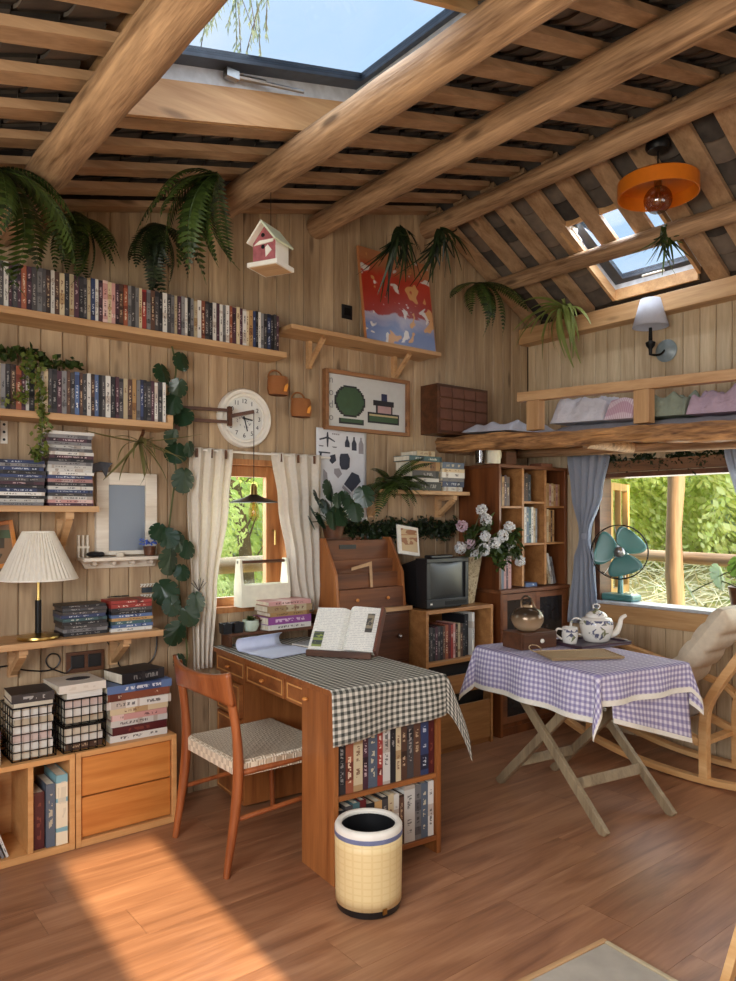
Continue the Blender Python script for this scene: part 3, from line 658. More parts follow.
tag(MB().tube(smoothp(pts), .0035, 6).build('power_cable', M['black'], smooth=True), 'thin black lamp cord looping across the wall under the lamp shelf', 'cord')
pts = [on_y(u, v, YB-.012) for u, v in ((107, 641), (112, 650), (117, 660), (122, 668), (136, 668), (150, 662), (156, 650), (157, 632))]
tag(MB().tube(smoothp(pts), .0035, 6).build('power_cable', M['black'], smooth=True), 'black cord sagging down behind the book pile right of the outlet', 'cord')

# ---- cabinets along the wall
CY = 3.205
o = thing('drawer_cabinet', 'low honey oak cabinet with two plain drawers', 'cabinet', (1.21, 3.34, 0))
x0, x1, zt = .985, 1.437, .404
mb = MB(); t = .022
mb.box(x0, x0+t, CY, YB-.005, 0, zt); mb.box(x1-t, x1, CY, YB-.005, 0, zt); mb.box(x0+t, x1-t, CY, YB-.005, zt-t, zt); mb.box(x0+t, x1-t, CY, YB-.005, 0, .03); mb.box(x0+t, x1-t, YB-.02, YB-.005, .03, zt-t)
mb.build('body', M['oakf'], o, bevel=.002)
for (z0, z1) in ((.036, .205), (.211, .376)):
    mb = MB(); mb.box(x0+t+.004, x1-t-.004, CY+.012, CY+.03, z0, z1); mb.box(x0+t+.02, x1-t-.02, CY+.03, YB-.04, z0, z1-.03); mb.build('drawer', M['oak'], o, bevel=.003)
o = thing('open_cabinet', 'low open oak cabinet with one divider, left of the drawer cabinet', 'cabinet', (.64, 3.34, 0))
x0, x1 = .30, .981; mb = MB()
mb.box(x0, x0+t, CY, YB-.005, 0, zt); mb.box(x1-t, x1, CY, YB-.005, 0, zt); mb.box(x0+t, x1-t, CY, YB-.005, zt-t, zt); mb.box(x0+t, x1-t, CY, YB-.005, 0, .03); mb.box(x0+t, x1-t, YB-.02, YB-.005, .03, zt-t)
mb.build('body', M['oakf'], o, bevel=.002); MB().box(.795, .817, CY+.004, YB-.02, .03, zt-t).build('divider', M['oakf'], o, bevel=.002)
# a proper book: cover and page block. local: spine at -y, thickness x, height z
def book(name, label, cat, M0, th, dep, hgt, cov, group=None, pages=None):
    o = bpy.data.objects.new(name, None); COL.objects.link(o); o.empty_display_size = .03; o.matrix_world = M0; WM[o.name] = M0.copy()
    tag(o, label, cat, group); c = min(.003, th*.12)
    mb = MB(); mb.box(-th/2, -th/2+c, 0, dep, 0, hgt); mb.box(th/2-c, th/2, 0, dep, 0, hgt); mb.box(-th/2+c, th/2-c, 0, c, 0, hgt); mb.build('cover', cov, o, local=True)
    mb = MB(); mb.box(-th/2+c, th/2-c, c, dep-.004, .003, hgt-.003); mb.build('pages', pages or M['pages'], o, local=True); return o
FLAT = lambda x, y, z, rz, th, L: TR((x, y, z), rz) @ Matrix(((0, 0, 1, -L/2), (0, 1, 0, 0), (-1, 0, 0, th/2), (0, 0, 0, 1)))  # lying: spine along x, facing -y
def up(x, y, z, rz=0, ry=0): return TR((x, y, z), rz, 0, ry)
PAL['maroon'] = printm('print_maroon', C(84, 24, 28), C(120, 60, 50), C(84, 24, 28), zs=12)
PAL['slate'] = printm('print_slate', C(92, 104, 120), C(200, 190, 160), C(92, 104, 120), zs=18)
PAL['storybook'] = printm('print_storybook', C(222, 212, 186), C(222, 212, 186), C(122, 166, 176), zs=3, lo=.3, hi=.9, half=.36, blocks=.05)
book('book', 'dark maroon book standing against the divider in the open cabinet', 'book', up(.842, CY+.02, .0315), .042, .15, .235, PAL['maroon'])
book('book', 'slate blue book standing between two others in the open cabinet', 'book', up(.886, CY+.012, .0315), .036, .16, .262, PAL['slate'])
book('book', 'thick cream and blue storybook standing rightmost in the open cabinet', 'book', up(.930, CY+.008, .0315), .046, .18, .292, PAL['storybook'])
for i in range(5):
    tag(MB().box(-.005, .005, 0, .125, 0, .142).build('cd_case', PAL[['white', 'grey', 'white', 'dark grey', 'grey'][i]], origin=(0, 0, 0)), ['white', 'grey', 'pale', 'dark', 'silvery'][i] + ' cd case, ' + ['nearest the divider', 'second', 'third', 'fourth', 'last'][i] + ' of those leaning in the open cabinet', 'cd case', 'leaning cd cases')
    c = [x for x in bpy.data.objects if x.name.startswith('cd_case')][-1]; c.location = (.785-.062-.017*i, CY+.02, .034); c.rotation_euler = (0, R(-19), 0)
mb = MB(); mb.shell([(.075, .02), (.11, .085), (.107, .085), (.072, .023)], 24, 0, TR((.62, CY+.15, .195), 0, R(10), R(-10))); mb.lathe([(0, .02), (.075, .02), (.072, .024), (0, .024)], 24, 0, TR((.62, CY+.15, .195), 0, R(10), R(-10)))
PL = pm('frosted_plastic', C(150, 146, 140), .25); o = mb.build('plastic_bowl', PL, smooth=40); tag(o, 'grey plastic bowl upturned on things in the open cabinet', 'bowl'); o.location.z = .19
tag(MB().box(.48, .56, CY+.14, CY+.26, .0315, .192).build('storage_tin', pm('dull_tin', C(120, 116, 108), .4, .5)), 'dull grey box under the plastic bowl in the open cabinet', 'box')

# ---- wire trays of books on the cabinets
def wire_tray(name, label, x0, x1, y0, y1, z, h, nx, nz, grp=None):
    o = thing(name, label, 'wire basket', ((x0+x1)/2, (y0+y1)/2, z), 0, grp); r = .0022
    def face(nm, fn, n1, n2):
        mb = MB()
        for i in range(n1+1): mb.tube([fn(i/n1, 0), fn(i/n1, 1)], r, 5)
        for j in range(n2+1): mb.tube([fn(0, j/n2), fn(1, j/n2)], r*(1.7 if j == n2 else 1), 5)
        mb.build(nm, M['blackm'], o)
    face('front_grid', lambda a, b: (x0+(x1-x0)*a, y0, z+.003+h*b), nx, nz); face('back_grid', lambda a, b: (x0+(x1-x0)*a, y1, z+.003+h*b), nx, nz)
    face('side_grid', lambda a, b: (x0, y0+(y1-y0)*a, z+.003+h*b), nx, nz); face('side_grid', lambda a, b: (x1, y0+(y1-y0)*a, z+.003+h*b), nx, nz)
    face('base_grid', lambda a, b: (x0+(x1-x0)*a, y0+(y1-y0)*b, z+.003), nx, nx); return o
zc = .404
wire_tray('wire_basket', 'tall black wire basket of pale books on the open cabinet', .742, .912, 3.235, 3.43, zc, .215, 5, 6)
rr = random.Random(17)
for nm_, c_ in (('plain white', C(226, 222, 212)), ('plain cream', C(214, 202, 180)), ('plain buff', C(198, 182, 156)), ('plain pinkish', C(212, 190, 180))): PAL[nm_] = wood('leafed_'+nm_.replace(' ', '_'), dk(c_, .86), c_, 'Z', .85, .06, 3, .3, False)
def pile(x, y, z, specs, group, lab, rzs=None, seed=1):
    r_ = random.Random(seed)
    for i, (cn, th, L, D, desc) in enumerate(specs):
        cov = PAL[cn] if cn in PAL else M[cn]
        book('book', desc, 'book', FLAT(x + r_.uniform(-.004, .004), y - D/2 + r_.uniform(-.003, .003), z, R(r_.uniform(-2, 2)) if rzs is None else R(rzs[i]), th, L), th, D, L, cov, group); z += th + .0008
    return z
g = 'books in the left wire basket'
z_ = pile(.827, 3.33, zc+.006, [('plain cream', .032, .15, .165, 'cream book at the bottom of the left wire basket'), ('plain white', .036, .15, .165, 'white book second from the bottom in the left wire basket'), ('plain pinkish', .034, .15, .165, 'pinkish book third from the bottom in the left wire basket'),
   ('plain white', .030, .15, .165, 'white book in the middle of the left wire basket'), ('plain buff', .028, .15, .165, 'tan book above the middle of the left wire basket'), ('plain white', .034, .15, .165, 'white book just under the rim of the left wire basket'), ('plain cream', .030, .152, .168, 'buff book jutting over the rim of the left wire basket')], g, '', seed=3)
PAL['darkcover'] = printm('print_dark_cover', C(44, 38, 40), C(168, 164, 160), C(66, 52, 50), zs=8)
book('book', 'dark covered paperback lying topmost on the left wire basket', 'book', FLAT(.825, 3.245, z_, R(-3), .036, .165), .036, .175, .165, PAL['darkcover'], g)
wire_tray('wire_tray', 'lower black wire tray of books standing on the cabinets beside the tall wire basket', .94, 1.115, 3.225, 3.43, zc, .105, 5, 3, 'stacked wire trays')
wire_tray('wire_tray', 'upper black wire tray of books stacked on the lower wire tray', .942, 1.117, 3.222, 3.43, zc+.112, .11, 5, 3, 'stacked wire trays')
z_ = pile(1.028, 3.33, zc+.006, [('brown', .03, .155, .18, 'brown book at the bottom of the lower wire tray'), ('plain white', .034, .155, .18, 'white book in the middle of the lower wire tray'), ('plain cream', .032, .155, .18, 'cream book on top in the lower wire tray')], 'books in the wire trays', '', seed=5)
z_ = pile(1.03, 3.33, zc+.12, [('plain buff', .03, .155, .18, 'tan book at the bottom of the upper wire tray'), ('plain white', .036, .155, .18, 'white book in the middle of the upper wire tray'), ('plain pinkish', .03, .155, .18, 'pale pink book level with the rim of the upper wire tray'), ('plain white', .035, .15, .18, 'plain white book just above the upper wire tray')], 'books in the wire trays', '', seed=6)
PAL['ovalcover'] = printm('print_plain_pale', C(222, 214, 200), C(206, 196, 180), C(214, 206, 190), zs=8)
o = book('book', 'large white book with a dark oval on its cover, topmost on the wire trays', 'book', FLAT(1.02, 3.225, z_, R(3), .034, .20), .034, .205, .20, PAL['ovalcover'], 'books in the wire trays')
mb = MB(); mb.lathe([(0, 0), (1, 0), (1, .0008), (0, .0008)], 24, 0, Matrix.Translation((1.035, 3.34, z_+.034)) @ Matrix.Diagonal((.052, .034, 1, 1))); mb.build('cover_picture', M['ink'], o)
# eight-book pile on the drawer cabinet
z_ = pile(1.275, 3.345, zc+.001, [('white', .030, .262, .20, 'white book with blue end at the bottom of the pile on the drawer cabinet'), ('maroon', .034, .25, .20, 'dark red book second from bottom in the drawer cabinet pile'), ('white', .028, .262, .19, 'white book with red lettering above the dark red one'),
   ('pink', .026, .255, .20, 'pinkish white book in the middle of the drawer cabinet pile'), ('cream', .026, .27, .20, 'cream book under the white one in the drawer cabinet pile'), ('white', .034, .30, .21, 'wide white book below the brown one in the drawer cabinet pile'), ('rust', .034, .285, .21, 'brown book below the blue one in the drawer cabinet pile'), ('blue', .034, .30, .215, 'blue and white magazine-sized book below the black book')], 'book pile on the drawer cabinet', '', seed=9)
book('book', 'thick black book topmost on the pile over the drawer cabinet', 'book', FLAT(1.30, 3.255, z_, R(10), .048, .215), .048, .165, .215, PAL['black'], 'book pile on the drawer cabinet')
z_ = pile(.60, 3.33, zc+.001, [('cream', .035, .2, .19, 'cream book at the bottom of the pile cut by the left picture edge'), ('white', .035, .2, .19, 'white book second in the pile at the left picture edge'), ('cream', .034, .2, .19, 'buff book third in the pile at the left picture edge'), ('plum', .03, .2, .19, 'purple book on the pile at the left picture edge')], 'pile at the left picture edge', '', seed=12)
# ------------------------------------------------------------ middle of the back wall
# wall clock
cx, cz, rc = 1.946, 1.932, .158
o = thing('wall_clock', 'round white wall clock with thin numerals above the back window', 'clock', (cx, YB-.02, cz-rc))
FM = faceM((cx, YB, cz), 0, -1)
mb = MB(); mb.shell([(rc*.72, .012), (rc*.74, .02), (rc*.80, .016), (rc*.86, .032), (rc*.96, .034), (rc, .022), (rc, .001), (rc*.7, .001)], 64, 0, FM); mb.build('rim', M['white'], o, smooth=35)
mb = MB(); mb.lathe([(0, .004), (rc*.74, .004), (rc*.74, .012), (0, .012)], 48, 0, FM); mb.build('dial', pm('dial', C(222, 222, 216), .6, 0, .05), o)
for k in range(12):
    a = math.pi/2 - 2*math.pi*(k+1)/12; text(str(k+1), .033, FM @ Matrix.Translation((rc*.58*math.cos(a), rc*.58*math.sin(a), .0128)), o, M['ink'], 'numeral')
for nm, ang, ln, wd in (('hour_hand', R(-8), .05, .008), ('minute_hand', R(-75), .07, .006)):
    mb = MB(); mb.bar((-.012*math.cos(ang), -.012*math.sin(ang), .0145), (ln*math.cos(ang), ln*math.sin(ang), .0145), wd, .002, 0, FM, side=(0, 0, 1)); mb.build(nm, M['ink'], o)
mb = MB(); rr = random.Random(2)
for k in range(14):
    a = rr.uniform(0, 6.28); q = rr.uniform(.012, .045); c0 = Vector((q*math.cos(a), q*math.sin(a)-.012, .0124)); mb.bar(c0, c0+Vector((rr.uniform(-.016, .016), rr.uniform(-.012, .012), 0)), .003, .0008, 0, FM, side=(0, 0, 1))
mb.build('dial_ornament', pm('faded_ink', C(120, 120, 124), .8), o)
# folding wooden lamp arm with the hanging lamp
a0, a1, a2 = Vector((1.56, YB-.03, 1.925)), Vector((1.82, YB-.085, 1.925)), Vector((1.905, YB-.185, 1.945))
o = thing('swing_bracket', 'dark wooden folding wall arm reaching across the clock and holding the hanging lamp', 'lamp arm', (1.56, YB-.03, 1.85))
MB().box(1.535, 1.575, YB-.028, YB-.001, 1.84, 2.01).build('wall_plate', M['walnut'], o, bevel=.002)
for dz in (.03, -.03):
    mb = MB(); mb.bar(a0+Vector((.0, 0, dz)), a1+Vector((0, 0, dz)), .012, .016); mb.build('rail', M['walnut'], o)
mb = MB(); mb.cb(a1, (.022, .022, .10)); mb.build('elbow', M['walnut'], o, bevel=.002)
mb = MB(); mb.bar(a1, a2, .014, .018); mb.build('swing_rod', M['walnut'], o)
o = thing('hanging_lamp', 'black flat-shaded hanging lamp with bare amber bulb in front of the back window', 'lamp', (a2.x, a2.y, 1.37))
L = Matrix.Translation((a2.x, a2.y, 0)); zt = 1.575
mb = MB(); mb.tube([(a2.x, a2.y, a2.z-.0105), (a2.x, a2.y, zt)], .0022, 6); mb.build('cord', M['black'], o)
mb = MB(); mb.lathe([(0, zt), (.008, zt), (.016, zt-.015), (.018, zt-.05), (.024, zt-.06), (.0, zt-.06)], 16, 0, L); mb.build('socket', M['brass'], o, smooth=40)
mb = MB(); mb.shell([(.02, zt-.055), (.045, zt-.068), (.122, zt-.092), (.122, zt-.096), (.045, zt-.074), (.02, zt-.062)], 40, 0, L); mb.build('lamp_shade', M['blackm'], o, smooth=40)
mb = MB(); mb.lathe([(0, zt-.195), (.015, zt-.19), (.029, zt-.165), (.026, zt-.13), (.014, zt-.085), (.012, zt-.066)], 16, 0, L); o2 = mb.build('bulb', M['bulb'], o, smooth=60)
mb = MB()
for k in range(5):
    a = 1.256*k; mb.tube([(a2.x+.004*math.cos(a), a2.y+.004*math.sin(a), zt-.09), (a2.x+.012*math.cos(a), a2.y+.012*math.sin(a), zt-.165)], .0012, 5)
mb.build('filament', pm('filament', C(220, 160, 60), .4, 1), o2)
# window curtains on a rod
rod = thing('curtain_rod', 'thin pale curtain rod above the back window', 'curtain rod', (1.93, YB-.05, 1.72))
rz0, rz1 = on_y(185, 448, YB-.06), on_y(330, 456, YB-.06)
mb = MB(); mb.tube([(rz0.x, YB-.06, 1.745), (rz1.x, YB-.06, 1.745)], .006, 8); mb.build('pole', M['white'], rod)
for xx in (rz0.x+.02, rz1.x-.02):
    mb = MB(); mb.tube([(xx, YB-.06, 1.745), (xx, YB-.001, 1.745)], .005, 6); mb.build('bracket', M['white'], rod)
def curtain(name, label, P, top, bot, prof, folds, mat, amp=.018, seed=1, axis='x', nu=60, nv=30, tabs=0, tab_mat=None, group=None):
    # prof(t): (left edge, right edge) along the wall at height fraction t (0 top .. 1 bottom)
    rr = random.Random(seed); ph = [rr.uniform(0, 6) for _ in range(3)]
    def fn(u, t):
        e0, e1 = prof(t); s = e0 + (e1-e0)*u; k = min(1.0, .5/abs(e1-e0)*.22+.35)
        d = amp*k*(math.sin(u*folds*6.283+ph[0]+.4*math.sin(3*t+ph[1])) + .35*math.sin(u*folds*13.1+ph[2]))
        z = top + (bot-top)*t
        return (s, P - d, z) if axis == 'x' else (P - d, s, z)
    o = thing(name, label, 'curtain', fn(.5, 1), 0, group); mb = MB(); mb.grid(fn, nu, nv); mb.build('drape', mat, o, smooth=80, solid=.002)
    for k in range(tabs):
        e0, e1 = prof(0); s = e0+(e1-e0)*(k+.5)/tabs; mb = MB(); mb.cb((s, P-.012, top-.028), (.010, .010, .045)); mb.build('tie', tab_mat, o)
    return o
def lerp_prof(pts):
    def f(t):
        for (t0, a, b), (t1, c, d) in zip(pts, pts[1:]):
            if t <= t1: k = (t-t0)/(t1-t0); k = k*k*(3-2*k); return a+(c-a)*k, b+(d-b)*k
        return pts[-1][1:]
    return f
def ux(u, Y): return on_y(u, 500, Y).x
PC = YB-.065
M['linen'] = cloth('linen_curtain', C(236, 228, 214), .35, .05)
zb = on_y(203, 668, PC).z
curtain('curtain', 'off-white linen curtain left of the back window, gathered beside the vine', PC, 1.755, zb, lerp_prof([(0, ux(188, PC), ux(232, PC)), (.25, ux(186, PC), ux(228, PC)), (.65, ux(190, PC), ux(216, PC)), (1, ux(193, PC), ux(211, PC))]), 4, M['linen'], .02, 3, tabs=3, tab_mat=M['walnut'])
zb = on_y(308, 612, PC).z
curtain('curtain', 'off-white linen curtain right of the back window, beside the diagram poster', PC, 1.755, zb, lerp_prof([(0, ux(272, PC), ux(321, PC)), (.3, ux(279, PC), ux(320, PC)), (.7, ux(289, PC), ux(320, PC)), (1, ux(296, PC), ux(321, PC))]), 4, M['linen'], .02, 5, tabs=3, tab_mat=M['walnut'])
# wicker wall baskets
def wick_mat():
    m, n, l, b = base_mat('wicker'); t = n.new('ShaderNodeTexCoord'); wv = n.new('ShaderNodeTexWave'); wv.bands_direction = 'Z'; wv.inputs['Scale'].default_value = 60; wv.inputs['Distortion'].default_value = 2; l.new(t.outputs['Object'], wv.inputs['Vector'])
    l.new(ramp(n, l, wv.outputs['Fac'], [(.1, C(110, 62, 30)), (.8, C(184, 118, 64))]), b.inputs['Base Color']); b.inputs['Roughness'].default_value = .7; bump(n, l, b, wv.outputs['Fac'], .5, .004); return m
M['wicker'] = wick_mat()
def wbasket(u, v, lab, rot):
    p = on_y(u, v, YB-.055); o = thing('wicker_basket', lab, 'basket', (p.x, YB-.055, p.z-.05), rot, 'wicker wall baskets')
    mb = MB(); prof = [(.0, -.05), (.05, -.05), (.058, -.02), (.056, .03), (.05, .05), (.044, .05), (.05, .03), (.051, -.02), (.045, -.043), (0, -.043)]
    mb.lathe(prof, 24, 0, TR((p.x, YB-.055, p.z), rot) @ Matrix.Diagonal((1.1, .8, 1, 1))); mb.build('bowl', M['wicker'], o, smooth=50)
    mb = MB(); T = TR((p.x, YB-.055, p.z), rot)
    mb.tube([T @ Vector((.045*math.cos(a), .03, .045+.045*math.sin(a))) for a in [math.pi*k/10 for k in range(11)]], .005, 6); mb.build('handle', M['wicker'], o, smooth=True)
    mb = MB(); mb.prism([(-.012, -.022), (.006, -.022), (.016, .012), (.012, .022), (-.006, .006)], -.002, .002, 0, T @ TR((.018, -.049, -.012), 0, R(90))); mb.build('leaf_ornament', pm('ochre', C(226, 150, 60), .6), o)
wbasket(278, 386, 'brown wicker wall basket hanging right of the clock, higher of the two', 0)
wbasket(301, 408, 'brown wicker wall basket hanging beside the pixel picture, lower of the two', 0)
# pixel picture
p0, p1 = on_y(325, 400, YB-.03), on_y(409, 405, YB-.03); zt_, zb_ = on_y(325, 368, YB-.03).z, on_y(325, 429, YB-.03).z
o = thing('framed_picture', 'wood-framed bead mosaic of a green round form and a small boat on white', 'picture', ((p0.x+p1.x)/2, YB-.03, zb_))
mb = MB(); t = .022
for a in ((p0.x, p0.x+t, zb_, zt_), (p1.x-t, p1.x, zb_, zt_), (p0.x+t, p1.x-t, zt_-t, zt_), (p0.x+t, p1.x-t, zb_, zb_+t)): mb.box(a[0], a[1], YB-.04, YB-.001, a[2], a[3])
mb.build('frame', M['walnut'] if 0 else wood('frame_wood', C(112, 74, 46), C(154, 108, 70), 'X', .5, .1), o, bevel=.002)
MB().box(p0.x+t, p1.x-t, YB-.018, YB-.012, zb_+t, zt_-t).build('backing', pm('backing_card', C(196, 196, 192), .8, 0, .04), o)
W_, H_ = p1.x-p0.x-2*t, zt_-zb_-2*t; N = 56; px_ = W_/N; rows = int(H_/px_)
BC = {'green': C(56, 82, 56), 'dark': C(34, 34, 40), 'navy': C(44, 48, 80), 'buff': C(180, 164, 124), 'pinkish': C(170, 140, 140)}
BM = [pm('bead_' + k, c, .5, 0, .1) for k, c in BC.items()]; bk_ = list(BC); mbs = {}
def bead(el, i, j, c):
    mbs.setdefault(el, MB()).cb((p0.x+t+(i+.5)*px_, YB-.0195, zb_+t+(j+.5)*px_), (px_, .004, px_), bk_.index(c))
for i in range(N):
    for j in range(rows):
        u_, v_ = i, j*36/rows
        d = math.hypot((u_-15)/10.5, (v_-18)/11.5)
        if d < .88: bead('round_form', i, j, 'green')
        elif d < 1: bead('round_form', i, j, 'dark')
        elif abs(u_-16) < 9 and 2 <= v_ < 6: bead('form_base', i, j, 'dark' if v_ < 3 or abs(u_-16) > 7.5 else 'green')
        elif 27 < u_ < 51 and 4 <= v_ < 12: bead('boat', i, j, 'dark' if v_ < 6 or v_ > 11 or u_ < 28.5 or u_ > 49.5 else ('buff' if v_ > 9 else 'green'))
        elif 33 < u_ < 46 and 12 <= v_ < 18: bead('boat', i, j, 'pinkish' if 34 < u_ < 45 else 'dark')
        elif 31 < u_ < 47 and 18 <= v_ < 21: bead('boat', i, j, 'dark')
        elif 37 < u_ < 42 and 21 <= v_ < 27: bead('boat', i, j, 'navy')
for k in mbs: mbs[k].build(k, BM, o)
bgrey = pm('bead_grey', C(130, 130, 130), .5, 0, .1)
for k, ch in enumerate('nodo'):
    q = Matrix.Translation((p0.x+t+.03, YB-.0185, zt_-t-.035-k*(H_-.06)/3.4)) @ Matrix.Rotation(R(90), 4, 'X'); text(ch, .062, q, o, bgrey, 'lettering')
# poster shelf, abstract poster
ps = thing('wall_shelf', 'pine wall shelf high right of the birdhouse with a poster standing on it', 'shelf', (2.67, YB-.1, 2.40))
MB().box(2.12, 3.225, YB-.205, YB-.001, 2.405, 2.43).build('board', M['pine'], ps, bevel=.003)
for bx in (2.36, 3.0):
    mb = MB(); mb.box(bx-.012, bx+.012, YB-.03, YB-.001, 2.25, 2.405); mb.bar((bx, YB-.16, 2.398), (bx, YB-.02, 2.27), .022, .02); mb.build('bracket', M['pine'], ps)
o = thing('art_poster', 'colourful framed poster with red upper half and blue lower half on the high shelf', 'poster', (2.97, YB-.12, 2.432))
T = TR((2.985, YB-.115, 2.433), 0, R(-8)); w2, h2 = .285, .60
mb = MB(); mb.box(-w2, w2, 0, .018, 0, h2, 0, T); mb.build('board', wood('poster_edge', C(168, 104, 62), C(196, 132, 84), 'Z', .5, .05), o)
def art_mat():
    m, n, l, b = base_mat('poster_print'); t = n.new('ShaderNodeTexCoord'); sp = n.new('ShaderNodeSeparateXYZ'); l.new(t.outputs['Generated'], sp.inputs[0])
    nz = noise(n, l, t.outputs['Generated'], 3.2, 3, .8); z = mth(n, l, 'ADD', sp.outputs[2], mth(n, l, 'MULTIPLY', nz, .22))
    col = ramp(n, l, z, [(.0, C(120, 130, 170)), (.30, C(96, 112, 160)), (.44, C(168, 160, 178)), (.46, C(150, 44, 32)), (.86, C(182, 58, 36)), (.98, C(178, 112, 74)), (1, C(184, 120, 80))])
    n2 = noise(n, l, t.outputs['Generated'], 6.0, 2, .4)
    col = mixc(n, l, col, C(214, 206, 200), ramp(n, l, n2, [(.60, (0, 0, 0, 1)), (.63, (1, 1, 1, 1))]))
    n3 = noise(n, l, mapped(n, l, t.outputs['Generated'], (5, 1, 5)), 1.0, 2, .3)
    col = mixc(n, l, col, C(206, 150, 90), ramp(n, l, n3, [(.64, (0, 0, 0, 1)), (.66, (1, 1, 1, 1))]))
    l.new(col, b.inputs['Base Color']); b.inputs['Roughness'].default_value = .3; return m
MB().box(-w2+.006, w2-.006, -.002, -.0003, .006, h2-.006, 0, T).build('print', art_mat(), o)
p0 = on_y(347, 312, YB-.005); o = thing('wall_socket', 'small black square socket plate on the wall left of the poster', 'socket', (p0.x, YB-.006, p0.z-.035))
MB().box(p0.x-.038, p0.x+.038, YB-.008, YB-.001, p0.z-.042, p0.z+.042).build('plate', M['black'], o, bevel=.002); MB().box(p0.x-.022, p0.x+.022, YB-.011, YB-.008, p0.z-.022, p0.z+.022).build('insert', M['blackm'], o)
# diagram poster: paper sheet with dark drawings
q = [on_y(u, v, YB-.015) for u, v in ((314, 428), (366, 433), (368, 522), (319, 529))]
xL, xR, zT, zB = (q[0].x+q[3].x)/2, (q[1].x+q[2].x)/2, q[1].z, q[2].z
o = thing('diagram_poster', 'white paper sheet of dark bottle and tool drawings pinned right of the window', 'poster', ((xL+xR)/2, YB-.02, zB))
def sheet(u, t): x = xL+(xR-xL)*u; return (x, YB-.006-.012*max(0, t-.75)*4*u-.004*math.sin(u*5+1)*.8-.003, zT+.008*(1-u)-(zT-zB)*t)
mb = MB(); mb.grid(sheet, 14, 20); mb.build('sheet', pm('poster_paper', C(214, 216, 220), .7, 0, .04), o, smooth=True, solid=.001)
def PP(u, t): s = sheet(u, t); return Vector((s[0], s[1]-.003, s[2]))
def poly(nm, pts, mat, th=.0012):
    mb = MB(); P = [PP(*p) for p in pts]; n_ = len(P); vs = [tuple(p) for p in P]+[(p.x, p.y-th, p.z) for p in P]
    mb.add(vs, [tuple(range(n_)), tuple(range(n_, 2*n_))[::-1]]+[(i, n_+i, n_+(i+1) % n_, (i+1) % n_) for i in range(n_)]); return mb.build(nm, mat, o)
ink, gr = pm('print_ink', C(58, 62, 74), .8, 0, .1), pm('print_grey', C(150, 146, 150), .8, 0, .1)
def rect(u0, u1, t0, t1): return [(u0, t0), (u1, t0), (u1, t1), (u0, t1)]
poly('scales_drawing', [(.05, .12), (.19, .09), (.2, .04), (.22, .04), (.23, .09), (.36, .13), (.35, .14), (.23, .11), (.22, .2), (.2, .2), (.19, .11), (.06, .135)], ink)
for u0 in (.04, .30): poly('scale_pan_drawing', [(u0, .19), (u0+.1, .19), (u0+.08, .2), (u0+.02, .2)], ink)
for u0, h_ in ((.56, .06), (.70, .09), (.84, .12)):
    poly('bottle_drawing', [(u0, .13), (u0+.03, .09), (u0+.03, .06), (u0+.06, .06), (u0+.06, .09), (u0+.095, .13), (u0+.095, .12+h_), (u0, .12+h_)], ink if u0 < .8 else gr)
poly('bench_drawing', [(.04, .255), (.26, .255), (.26, .27), (.1, .27), (.08, .33), (.06, .33), (.06, .27), (.04, .27)], ink)
poly('cage_drawing', [(.26, .29), (.36, .27), (.38, .34), (.30, .38), (.25, .35)], ink)
poly('barrel_drawing', [(.47, .26), (.62, .25), (.66, .3), (.65, .4), (.60, .43), (.49, .43), (.45, .38), (.45, .3)], ink)
poly('blot_drawing', [(.34, .43), (.44, .42), (.5, .48), (.42, .53), (.34, .48)], gr)
poly('press_drawing', [(.70, .45), (.84, .48), (.88, .55), (.70, .67), (.54, .59)], ink); poly('press_drawing', [(.52, .60), (.68, .68), (.66, .71), (.50, .63)], gr)
poly('funnel_drawing', [(.13, .44), (.2, .48), (.22, .62), (.13, .62)], gr); [poly('title_mark', rect(.30+.04*k, .33+.04*k-.006, .045, .06), gr) for k in range(4)]
# birdhouse hanging from the roof
bp = Vector((1.67, 2.76, 2.475)); o = thing('birdhouse', 'little painted birdhouse with pink front and green roof hanging under the roof', 'birdhouse', bp, R(-64))
T = WM[o.name]; 
MB().box(-.075, .075, -.072, .072, 0, .02, 0, T).build('floor_board', M['white'], o, bevel=.002)
MB().box(-.066, .066, -.064, .064, -.0012, 0, 0, T).build('underside', M['pine'], o)
hw, hz, pk = .058, .105, .175
mb = MB(); mb.prism([(-hw, .02), (hw, .02), (hw, hz), (0, pk), (-hw, hz)], -.05, .05, 0, T @ Matrix.Rotation(R(90), 4, 'X')); mb.build('walls', M['white'], o)
mb = MB(); mb.prism([(-hw+.002, .022), (hw-.002, .022), (hw-.002, hz), (0, pk-.004), (-hw+.002, hz)], .05, .053, 0, T @ Matrix.Rotation(R(90), 4, 'X')); mb.build('painted_front', pm('raspberry', C(164, 92, 96), .6, 0, .25, 40), o)
for sx in (-1, 1):
    mb = MB(); ang = math.atan2(pk-hz, hw); ln = .115
    mb.cb((0, 0, 0), (ln, .15, .008), 0, T @ TR((sx*(ln/2-.004)*math.cos(ang), -.004, pk+.012-(ln/2-.004)*math.sin(ang)), 0, 0, sx*ang)); mb.build('roof_board', pm('sage_paint', C(206, 212, 184), .6, 0, .15) if sx > 0 else M['paper'], o, bevel=.001)
mb = MB(); mb.prism([(-.05, .094), (-.02, .112), (.05, .112), (.046, .10), (-.01, .096)], .053, .058, 0, T @ Matrix.Rotation(R(90), 4, 'X')); mb.build('canopy_strip', M['paper'], o)
mb = MB(); mb.prism([(0.01, .04), (.04, .066), (.02, .09), (.008, .08)], .053, .057, 0, T @ Matrix.Rotation(R(90), 4, 'X')); mb.build('heart', M['white'], o)
